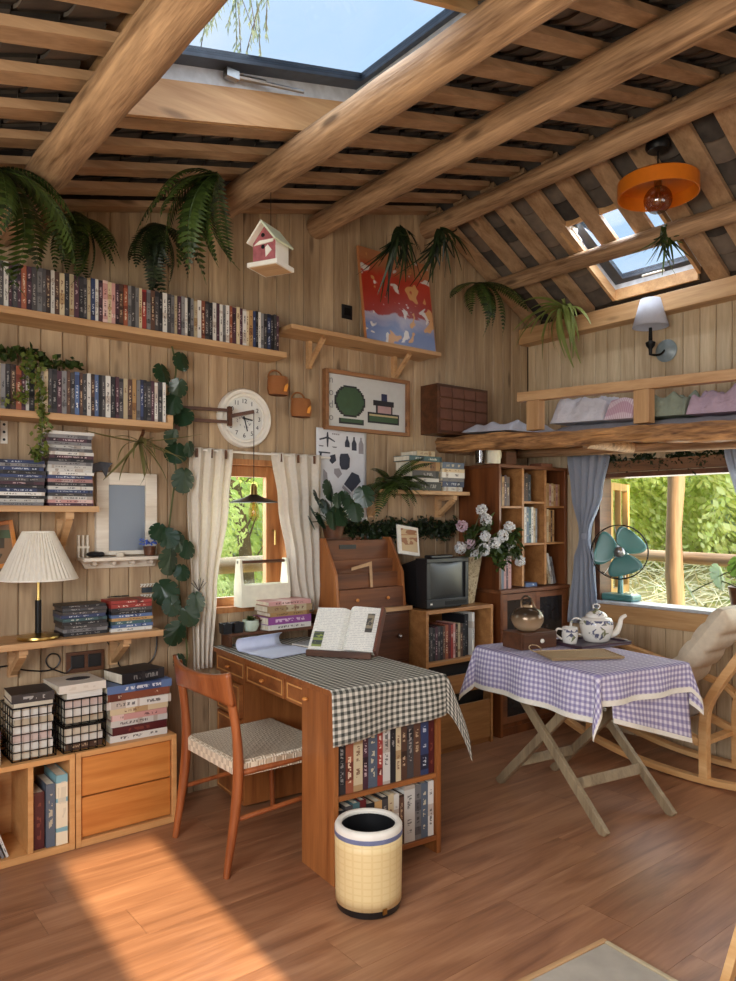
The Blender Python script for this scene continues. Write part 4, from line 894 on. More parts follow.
for zz in (.085, .135):
    mb = MB(); mb.lathe([(0, .053), (.009, .053), (.009, .055), (0, .055)], 12, 0, T @ Matrix.Translation((-.005, 0, zz)) @ Matrix.Rotation(R(90), 4, 'X')); mb.build('entrance_hole', M['black'], o)
mb = MB(); mb.tube([T @ Vector((0, 0, pk+.01)), (bp.x, bp.y, roofz(bp.x)+.02)], .0015, 5); mb.build('string', M['black'], o)
# small book shelf right of the fern plant
bs = wall_shelf('wall_shelf', 'small pine wall shelf under the loft with two stacks of books and a fern', 2.72, 3.47, 1.568, .215, .024, (2.80, 3.38), bh=.14)
X0, X1 = ux(408, YB-.2), ux(466, YB-.2)
def lbook(x, w_, z, th, c, desc, D=.15, rz=0):
    o = book('book', desc, 'book', FLAT(x, YB-.21, z, R(rz), th, w_), th, D, w_, PAL[c], 'books on the small shelf under the loft'); return z+th+.0006
z = 1.569; xa = ux(426, YB-.21)
for c, th, w_, d in (('black', .052, .26, 'big black book at the bottom of the left stack by the fern'), ('white', .022, .22, 'thin white book above the big black one on the small shelf'), ('dark grey', .045, .22, 'dark book in the middle of the left stack by the fern'), ('tan', .055, .24, 'tan printed book above the middle of the left stack'), ('teal', .032, .27, 'dark teal book high in the left stack by the fern'), ('cream', .03, .15, 'small cream book topmost of the left stack by the fern')): z = lbook(xa, w_, z, th, c, d)
z = 1.569; xa = ux(453, YB-.21)
for c, th, w_, d in (('white', .026, .16, 'white book at the bottom of the right stack on the small shelf'), ('navy', .034, .19, 'navy blue book second in the right stack on the small shelf'), ('grey', .022, .19, 'grey book third in the right stack on the small shelf'), ('white', .034, .2, 'whitish book in the right stack above the grey one'), ('cream', .022, .2, 'cream book near the top of the right stack'), ('slate', .04, .19, 'grey-brown book topmost of the right stack on the small shelf')): z = lbook(xa+.005, w_, z, th, c, d)
# apothecary chest on a ledge
cx0, cx1, cz0, cz1, cf = 3.235, 3.70, 1.935, 2.25, YB-.16
o = thing('apothecary_chest', 'small dark reddish chest of sixteen little drawers high on the wall', 'chest of drawers', ((cx0+cx1)/2, (cf+YB)/2, cz0))
MB().box(cx0, cx1, cf, YB-.002, cz0, cz1).build('body', M['walnut'], o, bevel=.003)
for i in range(4):
    for j in range(4):
        a, c_ = (cx1-cx0-.03)/4, (cz1-cz0-.03)/4; mb = MB(); mb.box(cx0+.015+a*i+.005, cx0+.015+a*(i+1)-.005, cf-.006, cf+.002, cz0+.015+c_*j+.005, cz0+.015+c_*(j+1)-.005)
        mb.build('drawer', pm('drawer_front', C(104, 66, 50), .5, 0, .15) if not bpy.data.materials.get('drawer_front') else bpy.data.materials['drawer_front'], o, bevel=.002)
# moss garland along the wall
def leafcloud(mb, pts, n, sz, spread, r_, flat=.5, mi=0):
    for _ in range(n):
        p = Vector(r_.choice(pts)); q = p + Vector((r_.gauss(0, spread[0]), r_.gauss(0, spread[1]), r_.gauss(0, spread[2])))
        a = Vector((r_.uniform(-1, 1), r_.uniform(-1, 1), r_.uniform(-1, 1))).normalized(); b = a.cross(Vector((r_.uniform(-1, 1), r_.uniform(-1, 1), r_.uniform(-1, 1)))).normalized()
        s = sz*r_.uniform(.6, 1.3); mb.add([q-a*s, q+b*s*flat, q+a*s, q-b*s*flat], [(0, 1, 2, 3)], mi)
rr = random.Random(6); mb = MB()
pts = [(2.62+.90*k/40, YB-.035, 1.352+.012*math.sin(k*.5)-.022*(k % 3)) for k in range(41)]
leafcloud(mb, pts, 2600, .015, (.02, .012, .022), rr); mb.v = [(x, min(y, YB-.004), z) for x, y, z in mb.v]; tag(mb.build('moss_garland', M['fernd']), 'dark green moss garland fixed along the wall behind the television', 'garland')
# ------------------------------------------------------------ desk with bookcase end, its cloth and contents
DR = R(-4.8); DO = Vector((1.645, 2.262, 0)); DT = TR(DO, DR)
DWd, DL, DH = .525, 1.17, .745
o = desk = thing('writing_desk', 'cherry wood writing desk with a bookcase end and inlaid drawers', 'desk', DO, DR)
MB().box(-.008, DWd+.008, -.008, DL, DH-.024, DH, 0, DT).build('top', M['cherryX'], o, bevel=.002)
for x0_ in (0, DWd-.022):
    MB().box(x0_, x0_+.022, 0, .25, 0, DH-.024, 0, DT).build('side_panel', M['cherry'], o, bevel=.0015)
MB().box(.022, DWd-.022, .232, .25, .0, DH-.024, 0, DT).build('back_panel', M['cherry'], o)
for z in (.075, .335):
    MB().box(.022, DWd-.022, .004, .232, z-.02, z, 0, DT).build('shelf', M['cherryX'], o, bevel=.0015)
MB().box(.022, DWd-.022, .004, .232, DH-.046, DH-.026, 0, DT).build('shelf', M['cherryX'], o)
MB().box(DWd-.02, DWd, .251, DL, .10, DH-.026, 0, DT).build('rear_panel', M['walnut'], o)
inlay = pm('inlay', C(214, 160, 96), .4)
def inlaid(name, x, y0, y1, z0, z1):
    d = MB().box(x, x+.02, y0, y1, z0, z1, 0, DT).build(name, M['cherryX'], o, bevel=.0015); mb = MB(); e = .012; t_ = .006
    for a in ((y0+e, y1-e, z1-e-t_, z1-e), (y0+e, y1-e, z0+e, z0+e+t_), (y0+e, y0+e+t_, z0+e+t_, z1-e-t_), (y1-e-t_, y1-e, z0+e+t_, z1-e-t_)): mb.box(x-.0012, x+.002, a[0], a[1], a[2], a[3], 0, DT)
    mb.build('inlay_line', inlay, d); mb = MB(); mb.ball((x-.012, (y0+y1)/2, (z0+z1)/2), .011, 12, 8, (1, 1.5, .7), 0, DT); mb.tube([DT @ Vector((x-.012, (y0+y1)/2, (z0+z1)/2)), DT @ Vector((x, (y0+y1)/2, (z0+z1)/2))], .005, 8); mb.build('knob', M['oak'], d, smooth=True)
fz0, fz1 = DH-.118, DH-.028
MB().box(.022, .04, .251, DL, fz0-.006, DH-.026, 0, DT).build('apron', M['cherryX'], o)
inlaid('drawer', .004, .02+.158*0, .40, fz0, fz1); inlaid('drawer', .004, .42, .80, fz0, fz1); inlaid('drawer', .004, .82, DL-.01, fz0, fz1)
# far pedestal under the window end
MB().box(.026, DWd-.03, .87, DL-.01, .02, fz0-.008, 0, DT).build('pedestal', M['cherry'], o)
inlaid('pedestal_drawer', .006, .88, DL-.015, .44, .60); inlaid('pedestal_drawer', .006, .88, DL-.015, .25, .43); inlaid('pedestal_drawer', .006, .88, DL-.015, .04, .24)
# books in the end
def dbooks(z, specs, row):
    x = .027
    for i, (c, th, hh, dp) in enumerate(specs):
        o_ = book('book', f"{c} book, {ordn(i+1)} from left on the {row} shelf of the desk end", 'book', DT @ TR((x+th/2, .012, z)), th-.0008, dp, hh, PAL[c], f'books on the {row} desk shelf'); x += th
dbooks(.3365, [('black', .034, .25, .12), ('rust', .036, .25, .12), ('cream', .043, .24, .13), ('plum', .026, .245, .12), ('slate', .044, .25, .12), ('red', .026, .24, .13), ('white', .036, .25, .12), ('black', .028, .235, .12), ('cream', .026, .245, .12), ('brown', .03, .23, .12), ('dark grey', .034, .24, .12), ('brown', .036, .235, .13), ('navy', .042, .24, .13), ('maroon', .030, .23, .12)], 'upper')
dbooks(.0765, [('black', .033, .20, .12), ('dark grey', .034, .21, .12), ('teal', .032, .215, .12), ('maroon', .03, .22, .12), ('black', .04, .2, .12), ('tan', .036, .20, .12), ('dark grey', .03, .21, .12), ('cream', .028, .215, .12), ('white', .026, .21, .12), ('brown', .026, .2, .12), ('white', .055, .232, .13), ('grey', .032, .225, .12), ('slate', .036, .226, .13), ('white', .03, .228, .12)], 'lower')
# cloth
GD = gingham('desk_check', C(206, 200, 186), C(64, 65, 60), 74, .12)
def desk_cloth(a, b):       # a across (0..1), b along (0..1)
    x = -.018 + (DWd + .018 + .225)*a; y = -.218 + (DL - .01 + .218)*b
    z = DH + .0035; px, py = x, y; e = .008
    dx = max(0, x - DWd - e); dy = max(0, -e - y)
    if dy: py = -e - .0075 - .012*math.sin(x*16+.5)*min(1, dy/.12) - .006*(dy/.2); z = DH + .003 - dy*(1 - .28*a)
    if dx: px = DWd + e + .012 + .34*dx + .012*math.sin(y*14)*min(1, dx/.1); z = DH + .003 - dx*.92
    if dx and dy:
        r_ = math.hypot(dx, dy); th = math.atan2(dy, dx); px = DWd + e + .012*math.cos(th) + .40*r_*math.cos(th) + .10*r_*math.sin(2*th); py = -e - .0075 - .07*r_*math.sin(2*th) - .03*r_; z = DH + .003 - r_*(.92-.20*math.sin(th)**2) - .62*min(dx, dy)
    return (px, py, z)
mb = MB(); mb.grid(desk_cloth, 80, 110, 0, 1, 0, 1, 0, DT)
mb.uv = [(u*(DWd+.243), v*(DL+.225)) for u, v in mb.uv]
tag(mb.build('tablecloth', GD, smooth=60, solid=.0016), 'black and cream checked cloth spread over the writing desk', 'tablecloth')
CT = DH + .006        # cloth surface
# wooden riser at the window end
rs = MB().box(.03, DWd+.10, .985, DL-.012, 0, .068, 0, TR((DO.x, DO.y, CT), DR)); o = thing('desk_riser', 'low dark wooden riser at the window end of the desk', 'riser', (DO.x+.3, DO.y+1.05, CT), DR)
mb = MB(); T = TR((DO.x, DO.y, CT+.0005), DR); mb.box(.03, .62, 1.055, DL-.01, .052, .068, 0, T); mb.build('board', M['greywood'] if 0 else M['walnut'], o, bevel=.002)
for xx in (.03, .605):
    mb = MB(); mb.box(xx, xx+.015, 1.055, DL-.01, 0, .052, 0, T); mb.build('foot', M['walnut'], o)
RZ = CT + .0695
# open book on a stand
o = thing('open_book', 'thick open book propped on a brown stand on the checked cloth', 'book', tuple(on_z(347, 655, CT)), R(-24))
bp = on_z(341, 656, CT); o.location = bp; o.rotation_euler = (0, 0, R(-56)); WM[o.name] = TR(bp, R(-56)); T = TR(bp, R(-56)) @ TR((0, 0, .012), 0, R(-38))   # local: x across, z up the page, y back
pg = printm('book_page', C(226, 222, 208), C(150, 146, 138), C(226, 222, 208), zs=40, xs=30, half=.5, lo=.0, hi=1)
def page_surf(sx, n=10):
    mb = MB(); hgt = .235; w_ = .165; t0, t1 = (.045, .030) if sx > 0 else (.022, .018)
    top = lambda q: -(t0*math.sin(min(1, q*5)*math.pi/2)*(1-.35*q)) if sx > 0 else -(t0*math.sin(min(1, q*5)*math.pi/2)*(1-.3*q))
    vs = []
    for i in range(n+1):
        q = i/n; vs += [(sx*w_*q, top(q), 0), (sx*w_*q, top(q), hgt), (sx*w_*q, 0, 0), (sx*w_*q, 0, hgt)]
    fs = []
    for i in range(n):
        a_ = 4*i; b_ = a_+4; fs += [(a_, b_, b_+1, a_+1), (a_+2, a_+3, b_+3, b_+2), (a_, a_+2, b_+2, b_), (a_+1, b_+1, b_+3, a_+3)]
    fs += [(0, 1, 3, 2), (4*n, 4*n+2, 4*n+3, 4*n+1)]
    if sx < 0: fs = [f[::-1] for f in fs]
    return mb.add(vs, fs, 0, T)
def page_mat():
    m, n, l, b = base_mat('printed_page'); t_ = n.new('ShaderNodeTexCoord'); v = mapped(n, l, t_.outputs['Generated'], (22, 1, 34))
    wv = n.new('ShaderNodeTexWave'); wv.bands_direction = 'Z'; wv.inputs['Scale'].default_value = 9; l.new(t_.outputs['Generated'], wv.inputs['Vector'])
    f = mth(n, l, 'MULTIPLY', mth(n, l, 'GREATER_THAN', wv.outputs['Fac'], .55), mth(n, l, 'GREATER_THAN', noise(n, l, v, 1, 1), .45))
    l.new(mixc(n, l, C(232, 229, 218), C(208, 205, 198), f), b.inputs['Base Color']); b.inputs['Roughness'].default_value = .8; return m
M['page'] = page_mat()
page_surf(-1).build('left_pages', M['page'], o); page_surf(1).build('right_pages', M['page'], o)
mb = MB(); mb.box(-.172, .172, .001, .006, -.004, .239, 0, T); mb.build('cover', pm('brown_leather', C(104, 62, 46), .5), o)
mb = MB(); mb.box(.166, .180, -.045, .001, -.002, .238, 0, T); mb.build('cover_edge', bpy.data.materials['brown_leather'], o)
mb = MB(); mb.box(-.15, -.10, -.0215, -.0195, .02, .10, 0, T); mb.build('page_picture', printm('page_green', C(150, 164, 90), C(60, 66, 70), C(80, 84, 90), zs=5, thr=.45, half=.5, lo=0, hi=1), o)
mb = MB(); mb.box(.105, .14, -.036, -.034, .10, .20, 0, T); mb.build('page_picture', printm('page_grey', C(150, 138, 116), C(60, 60, 60), C(110, 104, 90), zs=6, thr=.45, half=.5, lo=0, hi=1), o)
T2 = TR(bp, R(-56)); mb = MB(); mb.box(-.09, .09, -.03, .16, 0, .012, 0, T2); mb.box(-.16, .16, -.046, -.03, 0, .03, 0, T2); mb.bar(T2 @ Vector((0, .15, .01)), T2 @ Vector((0, .125, .13)), .10, .012, 0, None, (0, 1, 0)); mb.build('stand', M['walnut'], o, bevel=.002)
# open notebook with a curling page, magazine
nb = Vector((1.89, 3.11, CT)); o = thing('open_notebook', 'open notebook with a curling blue-white page at the far left of the desk', 'notebook', nb, R(8)); T = TR((nb.x, nb.y, CT), R(8))
def curl(a, b):
    q = b; ang = q*math.pi*1.05; r_ = .030
    s = .16*q
    y = .012+ s if s < .07 else .082 + r_*math.sin((s-.07)/r_); z = .004 if s < .07 else .004 + r_*(1-math.cos((s-.07)/r_))
    return ((a-.5)*.27, y, z)
mb = MB(); mb.grid(curl, 6, 20, 0, 1, 0, 1, 0, T); mb.build('curled_pages', pm('bluish_paper', C(196, 202, 222), .6, 0, .05), o, smooth=True, solid=.004)
MB().box(-.14, .14, -.17, .012, .0005, .007, 0, T).build('flat_pages', bpy.data.materials['bluish_paper'], o, bevel=.001)
MB().box(-.145, .145, -.175, .016, 0, .0006, 0, T).build('cover', M['black'], o)
mg = Vector((2.17, 3.12, CT)); o = thing('magazine', 'thin magazine with a grey cover lying right of the open notebook', 'magazine', mg, R(12))
T = TR((mg.x, mg.y, CT+.0005), R(12)); MB().box(-.10, .10, -.09, .09, 0, .006, 0, T).build('pages', M['paper'], o); MB().box(-.10, .10, -.09, .09, .006, .007, 0, T).build('cover', printm('magazine_cover', C(170, 174, 176), C(70, 80, 70), C(120, 130, 130), zs=4, half=.5, lo=0, hi=1), o)
# stack of books on the riser
bs = on_z(300, 625, RZ); by = DO.y + 1.16
x_ = 2.10; z = RZ; 
for c, th, L_, d, rz in (('white', .026, .27, 'white book at the bottom of the stack under the right window curtain', 2), ('purple', .040, .27, 'bright purple book in the desk stack by the window', 2), ('tan', .022, .24, 'tan book above the purple one on the desk', -1), ('cream', .034, .27, 'cream book near the top of the desk stack by the window', -2), ('pink', .022, .26, 'pink-edged book topmost of the desk stack by the window', 0)):
    if 'purple' not in PAL: PAL['purple'] = printm('print_purple', C(150, 74, 150), C(220, 190, 210), C(150, 74, 150), zs=14)
    book('book', d, 'book', FLAT(x_, 3.275, z, R(rz), th, L_), th, .15, L_, PAL[c], 'book stack on the desk by the window'); z += th+.0006
# white toolbox caddy in the window, succulent, pots
cp = Vector((1.985, 3.44, RZ)); o = thing('wooden_caddy', 'white wooden caddy with a bar handle standing before the back window', 'caddy', (cp.x, YB-.055, .92))
cy0, cy1, cxa, cxb, cz_ = 3.405, 3.490, 1.885, 2.185, WZ0+.032
o.location = ((cxa+cxb)/2, 3.45, cz_); WM[o.name] = TR(o.location)
M['cream'] = pm('cream_paint', C(226, 222, 200), .6, 0, .08)
for xx in (cxa, cxb-.014):
    mb = MB(); mb.prism([(cy0, cz_), (cy1, cz_), (cy1, cz_+.10), ((cy0+cy1)/2+.02, cz_+.25), ((cy0+cy1)/2-.02, cz_+.25), (cy0, cz_+.10)], xx, xx+.014, 0, Matrix(((0, 0, 1, 0), (1, 0, 0, 0), (0, 1, 0, 0), (0, 0, 0, 1)))); mb.build('end_board', M['cream'], o)
mb = MB(); mb.box(cxa+.014, cxb-.014, cy0, cy0+.01, cz_, cz_+.115); mb.build('front_board', M['cream'], o); mb = MB(); mb.box(cxa+.014, cxb-.014, cy1-.01, cy1, cz_, cz_+.115); mb.build('back_board', M['cream'], o)
MB().box(cxa+.014, cxb-.014, cy0+.01, cy1-.01, cz_, cz_+.01).build('base_board', M['cream'], o)
mb = MB(); mb.tube([(cxa, 3.45, cz_+.235), (cxb, 3.45, cz_+.235)], .009, 10); mb.build('handle', M['walnut'], o, smooth=50)
def tuft(o, base, n, ln, mat, r_, nm='leaves', wd=.25):
    mb = MB()
    for _ in range(n):
        a = r_.uniform(0, 6.28); el = r_.uniform(.3, 1.3); d = Vector((math.cos(a)*math.cos(el), math.sin(a)*math.cos(el), math.sin(el))); s = Vector((-math.sin(a), math.cos(a), 0)); l_ = ln*r_.uniform(.6, 1)
        b0 = Vector(base); mb.add([b0, b0+d*l_*.5+s*l_*wd*.5, b0+d*l_-Vector((0, 0, l_*.1)), b0+d*l_*.5-s*l_*wd*.5], [(0, 1, 2, 3)])
    return mb.build(nm, mat, o)
sp = Vector((1.90, 3.34, RZ)); o = thing('potted_succulent', 'small pale pot of succulents on the riser in front of the caddy', 'potted plant', sp)
mb = MB(); mb.lathe([(0, 0), (.032, 0), (.045, .03), (.042, .055), (.036, .055), (0, .045)], 20, 0, TR(sp)); mb.build('pot', pm('celadon', C(186, 198, 178), .4), o, smooth=50)
tuft(o, sp+Vector((0, 0, .045)), 40, .045, M['fern'], random.Random(3), wd=.5)
dp = Vector((1.955, 3.36, RZ)); o = thing('dried_sprig', 'little reddish dried sprig in a dark cup before the caddy', 'plant', dp)
mb = MB(); mb.lathe([(0, 0), (.014, 0), (.016, .03), (.013, .03), (0, .02)], 14, 0, TR(dp)); mb.build('cup', M['walnut'], o, smooth=50)
tuft(o, dp+Vector((0, 0, .03)), 36, .055, pm('dried_red', C(128, 84, 66), .8), random.Random(5), 'sprig', .5)
for i, (xx, d) in enumerate(((1.752, 'small black cube pot at the window sill beside the left curtain'), (1.815, 'small black cube pot second from the left curtain on the sill'))):
    o = thing('cube_pot', d, 'pot', (xx, 3.33, RZ)); mb = MB(); T = TR((xx, 3.33, RZ+.0004))
    mb.shell([(.031, 0), (.036, .052), (.031, .052), (.027, .006)], 4, 0, T @ Matrix.Rotation(R(45), 4, 'Z')); mb.lathe([(0, .0), (.030, 0), (.030, .006), (0, .006)], 4, 0, T @ Matrix.Rotation(R(45), 4, 'Z')); mb.build('body', M['black'], o); mb = MB(); mb.lathe([(0, .03), (.026, .03), (.026, .034), (0, .034)], 4, 0, T @ Matrix.Rotation(R(45), 4, 'Z')); mb.build('soil', M['walnut'], o)

# ------------------------------------------------------------ chair with woven seat
CO = Vector((1.635, 2.815, 0)); CR = R(0); T = TR(CO, CR)       # local: -x is the back, seat faces +x
o = thing('dining_chair', 'teak chair with woven cord seat pulled up to the writing desk', 'chair', CO, CR)
M['teak'] = wood('teak', C(128, 66, 32), C(170, 98, 54), 'Z', .35, .03, 1, .03, False)
sh = .43
def leg(nm, pts, rad): 
    mb = MB(); mb.tube([T @ Vector(p) for p in smoothp([Vector(p) for p in pts], 6)], [rad(i/(6*(len(pts)-1))) for i in range(6*(len(pts)-1)+1)], 12); return mb.build(nm, M['teak'], o, smooth=60)
for sy in (-1, 1):
    leg('leg', [(-.275, sy*.235, 0), (-.235, sy*.235, .25), (-.222, sy*.235, .43), (-.235, sy*.232, .60), (-.268, sy*.222, .775)], lambda t_: .011+.011*math.sin(min(1, t_*1.5)*math.pi*.72+.15))
    leg('leg', [(.222, sy*.235, 0), (.215, sy*.235, .22), (.208, sy*.235, .435)], lambda t_: .011+.009*t_)
for sy in (-1, 1):
    mb = MB(); mb.tube([T @ Vector((-.225, sy*.235, sh-.035)), T @ Vector((.212, sy*.235, sh-.03))], .013, 10); mb.build('side_rail', M['teak'], o)
    mb = MB(); mb.tube([T @ Vector((-.24, sy*.235, .215)), T @ Vector((.215, sy*.235, .235))], .010, 10); mb.build('stretcher', M['teak'], o)
def back(a, b):
    y = (a-.5)*.50; c = 1-(2*a-1)**2; z0, z1 = .665+.028*c, .775+.024*abs(2*a-1)**3; z = z0+(z1-z0)*b
    return (-.250-.045*c-.02*(b), y, z)
mb = MB(); mb.grid(back, 30, 8, 0, 1, 0, 1, 0, T); mb.build('backrest', M['teak'], o, smooth=True, solid=.020)
def cord_mat():
    m, n, l, b = base_mat('woven_cord'); t_ = n.new('ShaderNodeTexCoord'); v = mapped(n, l, t_.outputs['Object'], (42, 42, 42)); ck = n.new('ShaderNodeTexChecker'); ck.inputs['Scale'].default_value = 1; l.new(v, ck.inputs['Vector'])
    wv = n.new('ShaderNodeTexWave'); wv.bands_direction = 'Y'; wv.inputs['Scale'].default_value = 26; l.new(t_.outputs['Object'], wv.inputs['Vector'])
    wx = n.new('ShaderNodeTexWave'); wx.bands_direction = 'X'; wx.inputs['Scale'].default_value = 26; l.new(t_.outputs['Object'], wx.inputs['Vector'])
    h = mixc(n, l, wv.outputs['Color'], wx.outputs['Color'], ck.outputs['Fac'])
    l.new(mixc(n, l, C(168, 148, 122), C(236, 222, 198), h), b.inputs['Base Color']); b.inputs['Roughness'].default_value = .85; bump(n, l, b, h, .6, .004); return m
def seat(a, b): 
    x = -.225+.445*a; y = (b-.5)*(.47+.03*a); d = max(abs(2*a-1), abs(2*b-1)); z = sh+.012 - .022*(1-(2*a-1)**2)*(1-(2*b-1)**2) - (.012 if d > .985 else 0); return (x, y, z)
mb = MB(); n_ = 40; mb.grid(seat, n_, n_, 0, 1, 0, 1, 0, T)
ed = [seat(i/n_, 0) for i in range(n_+1)] + [seat(1, i/n_) for i in range(1, n_+1)] + [seat(1-i/n_, 1) for i in range(1, n_+1)] + [seat(0, 1-i/n_) for i in range(1, n_)]
k = len(ed); mb.add([(x, y, z) for x, y, z in ed]+[(x*.995, y*.995, sh-.05) for x, y, z in ed], [(i, i+k, (i+1) % k+k, (i+1) % k) for i in range(k)]+[tuple(range(k, 2*k))], 0, T)
mb.build('seat', cord_mat(), o, smooth=40)

# ------------------------------------------------------------ waste bin
bp = Vector((1.672, 2.085, 0)); o = thing('waste_bin', 'round cream checked waste bin with a white rim before the desk end', 'waste bin', bp); T = TR(bp) @ Matrix.Diagonal((1.06, 1.06, 1.02, 1))
mb = MB(); mb.lathe([(0, 0), (.100, 0), (.108, .006), (.112, .03), (0, .03)], 48, 0, T); mb.build('base', M['black'], o, smooth=40)
def bin_mat():
    m, n, l, b = base_mat('bin_check'); t_ = n.new('ShaderNodeTexCoord'); sp_ = n.new('ShaderNodeSeparateXYZ'); l.new(t_.outputs['UV'], sp_.inputs[0]); fs = []
    for i, fq in ((0, 22), (1, 10)):
        p = mth(n, l, 'PINGPONG', mth(n, l, 'MULTIPLY', sp_.outputs[i], fq*2), 1.0); fs.append(mth(n, l, 'GREATER_THAN', p, .78))
    l.new(mixc(n, l, C(226, 202, 150), C(220, 194, 140), mth(n, l, 'MAXIMUM', fs[0], fs[1])), b.inputs['Base Color']); b.inputs['Roughness'].default_value = .5; return m
mb = MB(); mb.grid(lambda a, b: ((.112+.003*b)*math.cos(6.28319*a), (.112+.003*b)*math.sin(6.28319*a), .03+.23*b), 48, 6, 0, 1, 0, 1, 0, T); mb.build('body', bin_mat(), o, smooth=60, solid=.002)
mb = MB(); mb.shell([(.1145, .258), (.116, .259), (.1165, .274), (.115, .275)], 48, 0, T); mb.build('blue_band', pm('grey_blue', C(110, 118, 150), .45), o, smooth=40)
mb = MB(); mb.shell([(.1155, .275), (.116, .288), (.110, .298), (.099, .300), (.092, .294), (.092, .285), (.10, .275)], 48, 0, T); mb.build('rim', M['white'], o, smooth=50)
mb = MB(); mb.shell([(.0925, .286), (.098, .05), (.0, .049), (.0, .047), (.1, .047), (.097, .286)], 40, 0, T); mb.build('liner', M['black'], o, smooth=40)
mb = MB(); mb.cb((-.02, -.1105, .028), (.016, .006, .02), 0, T); mb.build('clip', M['brass'], o)

# ------------------------------------------------------------ floor mat and the stool at the right edge
c0, c1, c2 = on_z(600, 945, 0), on_z(528, 981, 0), on_z(645, 981, 0)
ex, ey = (c1-c0).normalized(), (c2-c0).normalized(); ey = Vector((-ex.y, ex.x, 0)) if Vector((-ex.y, ex.x, 0)).dot(ey) > 0 else Vector((ex.y, -ex.x, 0))
def mp(a, b, z): p = c0+ex*a+ey*b; return (p.x, p.y, z)
o = thing('floor_mat', 'grey folded floor mat with a pale edge lying at the bottom right', 'mat', c0)
mb = MB(); mb.add([mp(a, b, z) for z in (.001, .016) for a, b in ((0, .018), (.8, .018), (.8, .6), (0, .6))], [(0,3,2,1),(4,5,6,7),(0,1,5,4),(1,2,6,5),(2,3,7,6),(3,0,4,7)]); mb.build('pad', cloth('grey_felt', C(178, 170, 158), 0, .12, 12), o, bevel=.004)
mb = MB(); mb.add([mp(a, b, z) for z in (.001, .020) for a, b in ((-.016, -.0), (.8, 0), (.8, .018), (-.016, .018))], [(0,3,2,1),(4,5,6,7),(0,1,5,4),(1,2,6,5),(2,3,7,6),(3,0,4,7)]); mb.build('edging', M['pine'], o, bevel=.003)
mb = MB(); mb.add([mp(a, b, z) for z in (.001, .020) for a, b in ((-.016, .018), (0, .018), (0, .6), (-.016, .6))], [(0,3,2,1),(4,5,6,7),(0,1,5,4),(1,2,6,5),(2,3,7,6),(3,0,4,7)]); mb.build('edging', pm('pale_edge', C(190, 172, 140), .6), o, bevel=.003)
o = thing('plank_stool', 'pale wooden stool whose leg shows at the lower right picture edge', 'stool', (2.42, 1.0, 0))
f0, f1 = on_z(724, 992, 0), Vector((0, 0, 0)); f1 = f0 + ray(742, 905)*0
up_ = Vector((CW, -SW, 0))*.12 + Vector((0, 0, .42))
for ax_, ay_ in ((0, 0), (.34, 0), (0, -.3), (.34, -.3)):
    mb = MB(); q = Vector((ax_, ay_, 0)); s_ = Vector((up_.x*(1 if ax_ == 0 else -1), up_.y*(1 if ay_ == 0 else -1), .42)); mb.bar(f0+q+Vector((0, 0, .004)), f0+q+s_, .035, .025); mb.build('leg', M['beech'], o)
mb = MB(); tp = f0+up_; mb.box(tp.x-.01, tp.x+.34-2*up_.x+.01, tp.y-.30-2*up_.y-.01, tp.y+.01, .425, .45); mb.build('seat', M['beech'], o, bevel=.004)
# ------------------------------------------------------------ television corner, bookcase
o = thing('wall_console', 'dark wooden chest with a pale top carrying the stepped letter cabinet', 'cabinet', (2.66, 3.37, 0))
MB().box(2.36, 2.915, 3.25, YB-.003, .0, .86, ).build('body', M['walnut'], o, bevel=.002); MB().box(2.345, 2.92, 3.225, YB-.003, .861, .885).build('top', M['pine'], o, bevel=.002)
for k, z in enumerate((.02, .30, .58)):
    d = MB().box(2.38, 2.90, 3.236, 3.249, z, z+.265).build('drawer', M['walnut'], o, bevel=.002); mb = MB(); mb.ball((2.82, 3.222, z+.135), .014, 12, 8); mb.build('knob', M['steel'], d, smooth=True)
# stepped letter cabinet
o = thing('letter_cabinet', 'stepped wooden letter cabinet with sloping sides beside the television', 'cabinet', (2.60, 3.36, .886))
sx0, sx1, z0 = 2.385, 2.885, .886
prof = [(3.245, z0), (YB-.006, z0), (YB-.006, z0+.40), (3.38, z0+.40), (3.265, z0+.20)]
RYZ = Matrix(((0, 0, 1, 0), (1, 0, 0, 0), (0, 1, 0, 0), (0, 0, 0, 1)))
for xx in (sx0, sx1-.018):
    mb = MB(); mb.prism(prof, xx, xx+.018, 0, RYZ); mb.build('side_panel', M['cherry'], o, bevel=.0015)
a_, b_ = sx0+.018, sx1-.018
MB().box(a_, b_, YB-.02, YB-.006, z0, z0+.40).build('back_panel', M['mahogX'], o)
d = MB().box(a_, b_, 3.25, YB-.02, z0, z0+.115).build('drawer', M['mahogX'], o, bevel=.002)
for xx in (a_+.12, b_-.12): mb = MB(); mb.ball((xx, 3.242, z0+.055), .010, 10, 6); mb.build('knob', M['oak'], d, smooth=True)
MB().box(a_, b_, 3.30, 3.312, z0+.116, z0+.20).build('step_front', M['mahogX'], o); MB().box(a_, b_, 3.345, 3.357, z0+.14, z0+.275).build('step_front', M['mahogX'], o)
f = MB().box(a_, b_, 3.39, 3.402, z0+.22, z0+.385).build('step_front', M['mahogX'], o); MB().box(a_+.10, a_+.22, 3.386, 3.391, z0+.335, z0+.36).build('slot', M['black'], f)
tp = on_y(364, 590, 3.275); q = on_y(364, 570, 3.275)
o = thing('paper_tag', 'folded buff paper tag hanging over a step of the letter cabinet', 'paper', (2.66, 3.285, z0+.17))
mb = MB(); mb.add([(2.52, 3.294, z0+.235), (2.665, 3.294, z0+.265), (2.675, 3.294, z0+.10), (2.655, 3.294, z0+.118), (2.648, 3.294, z0+.24), (2.52, 3.294, z0+.218)], [(0, 1, 2, 3, 4, 5)]); mb.build('fold', pm('buff_paper', C(196, 158, 118), .8), o, solid=.003)
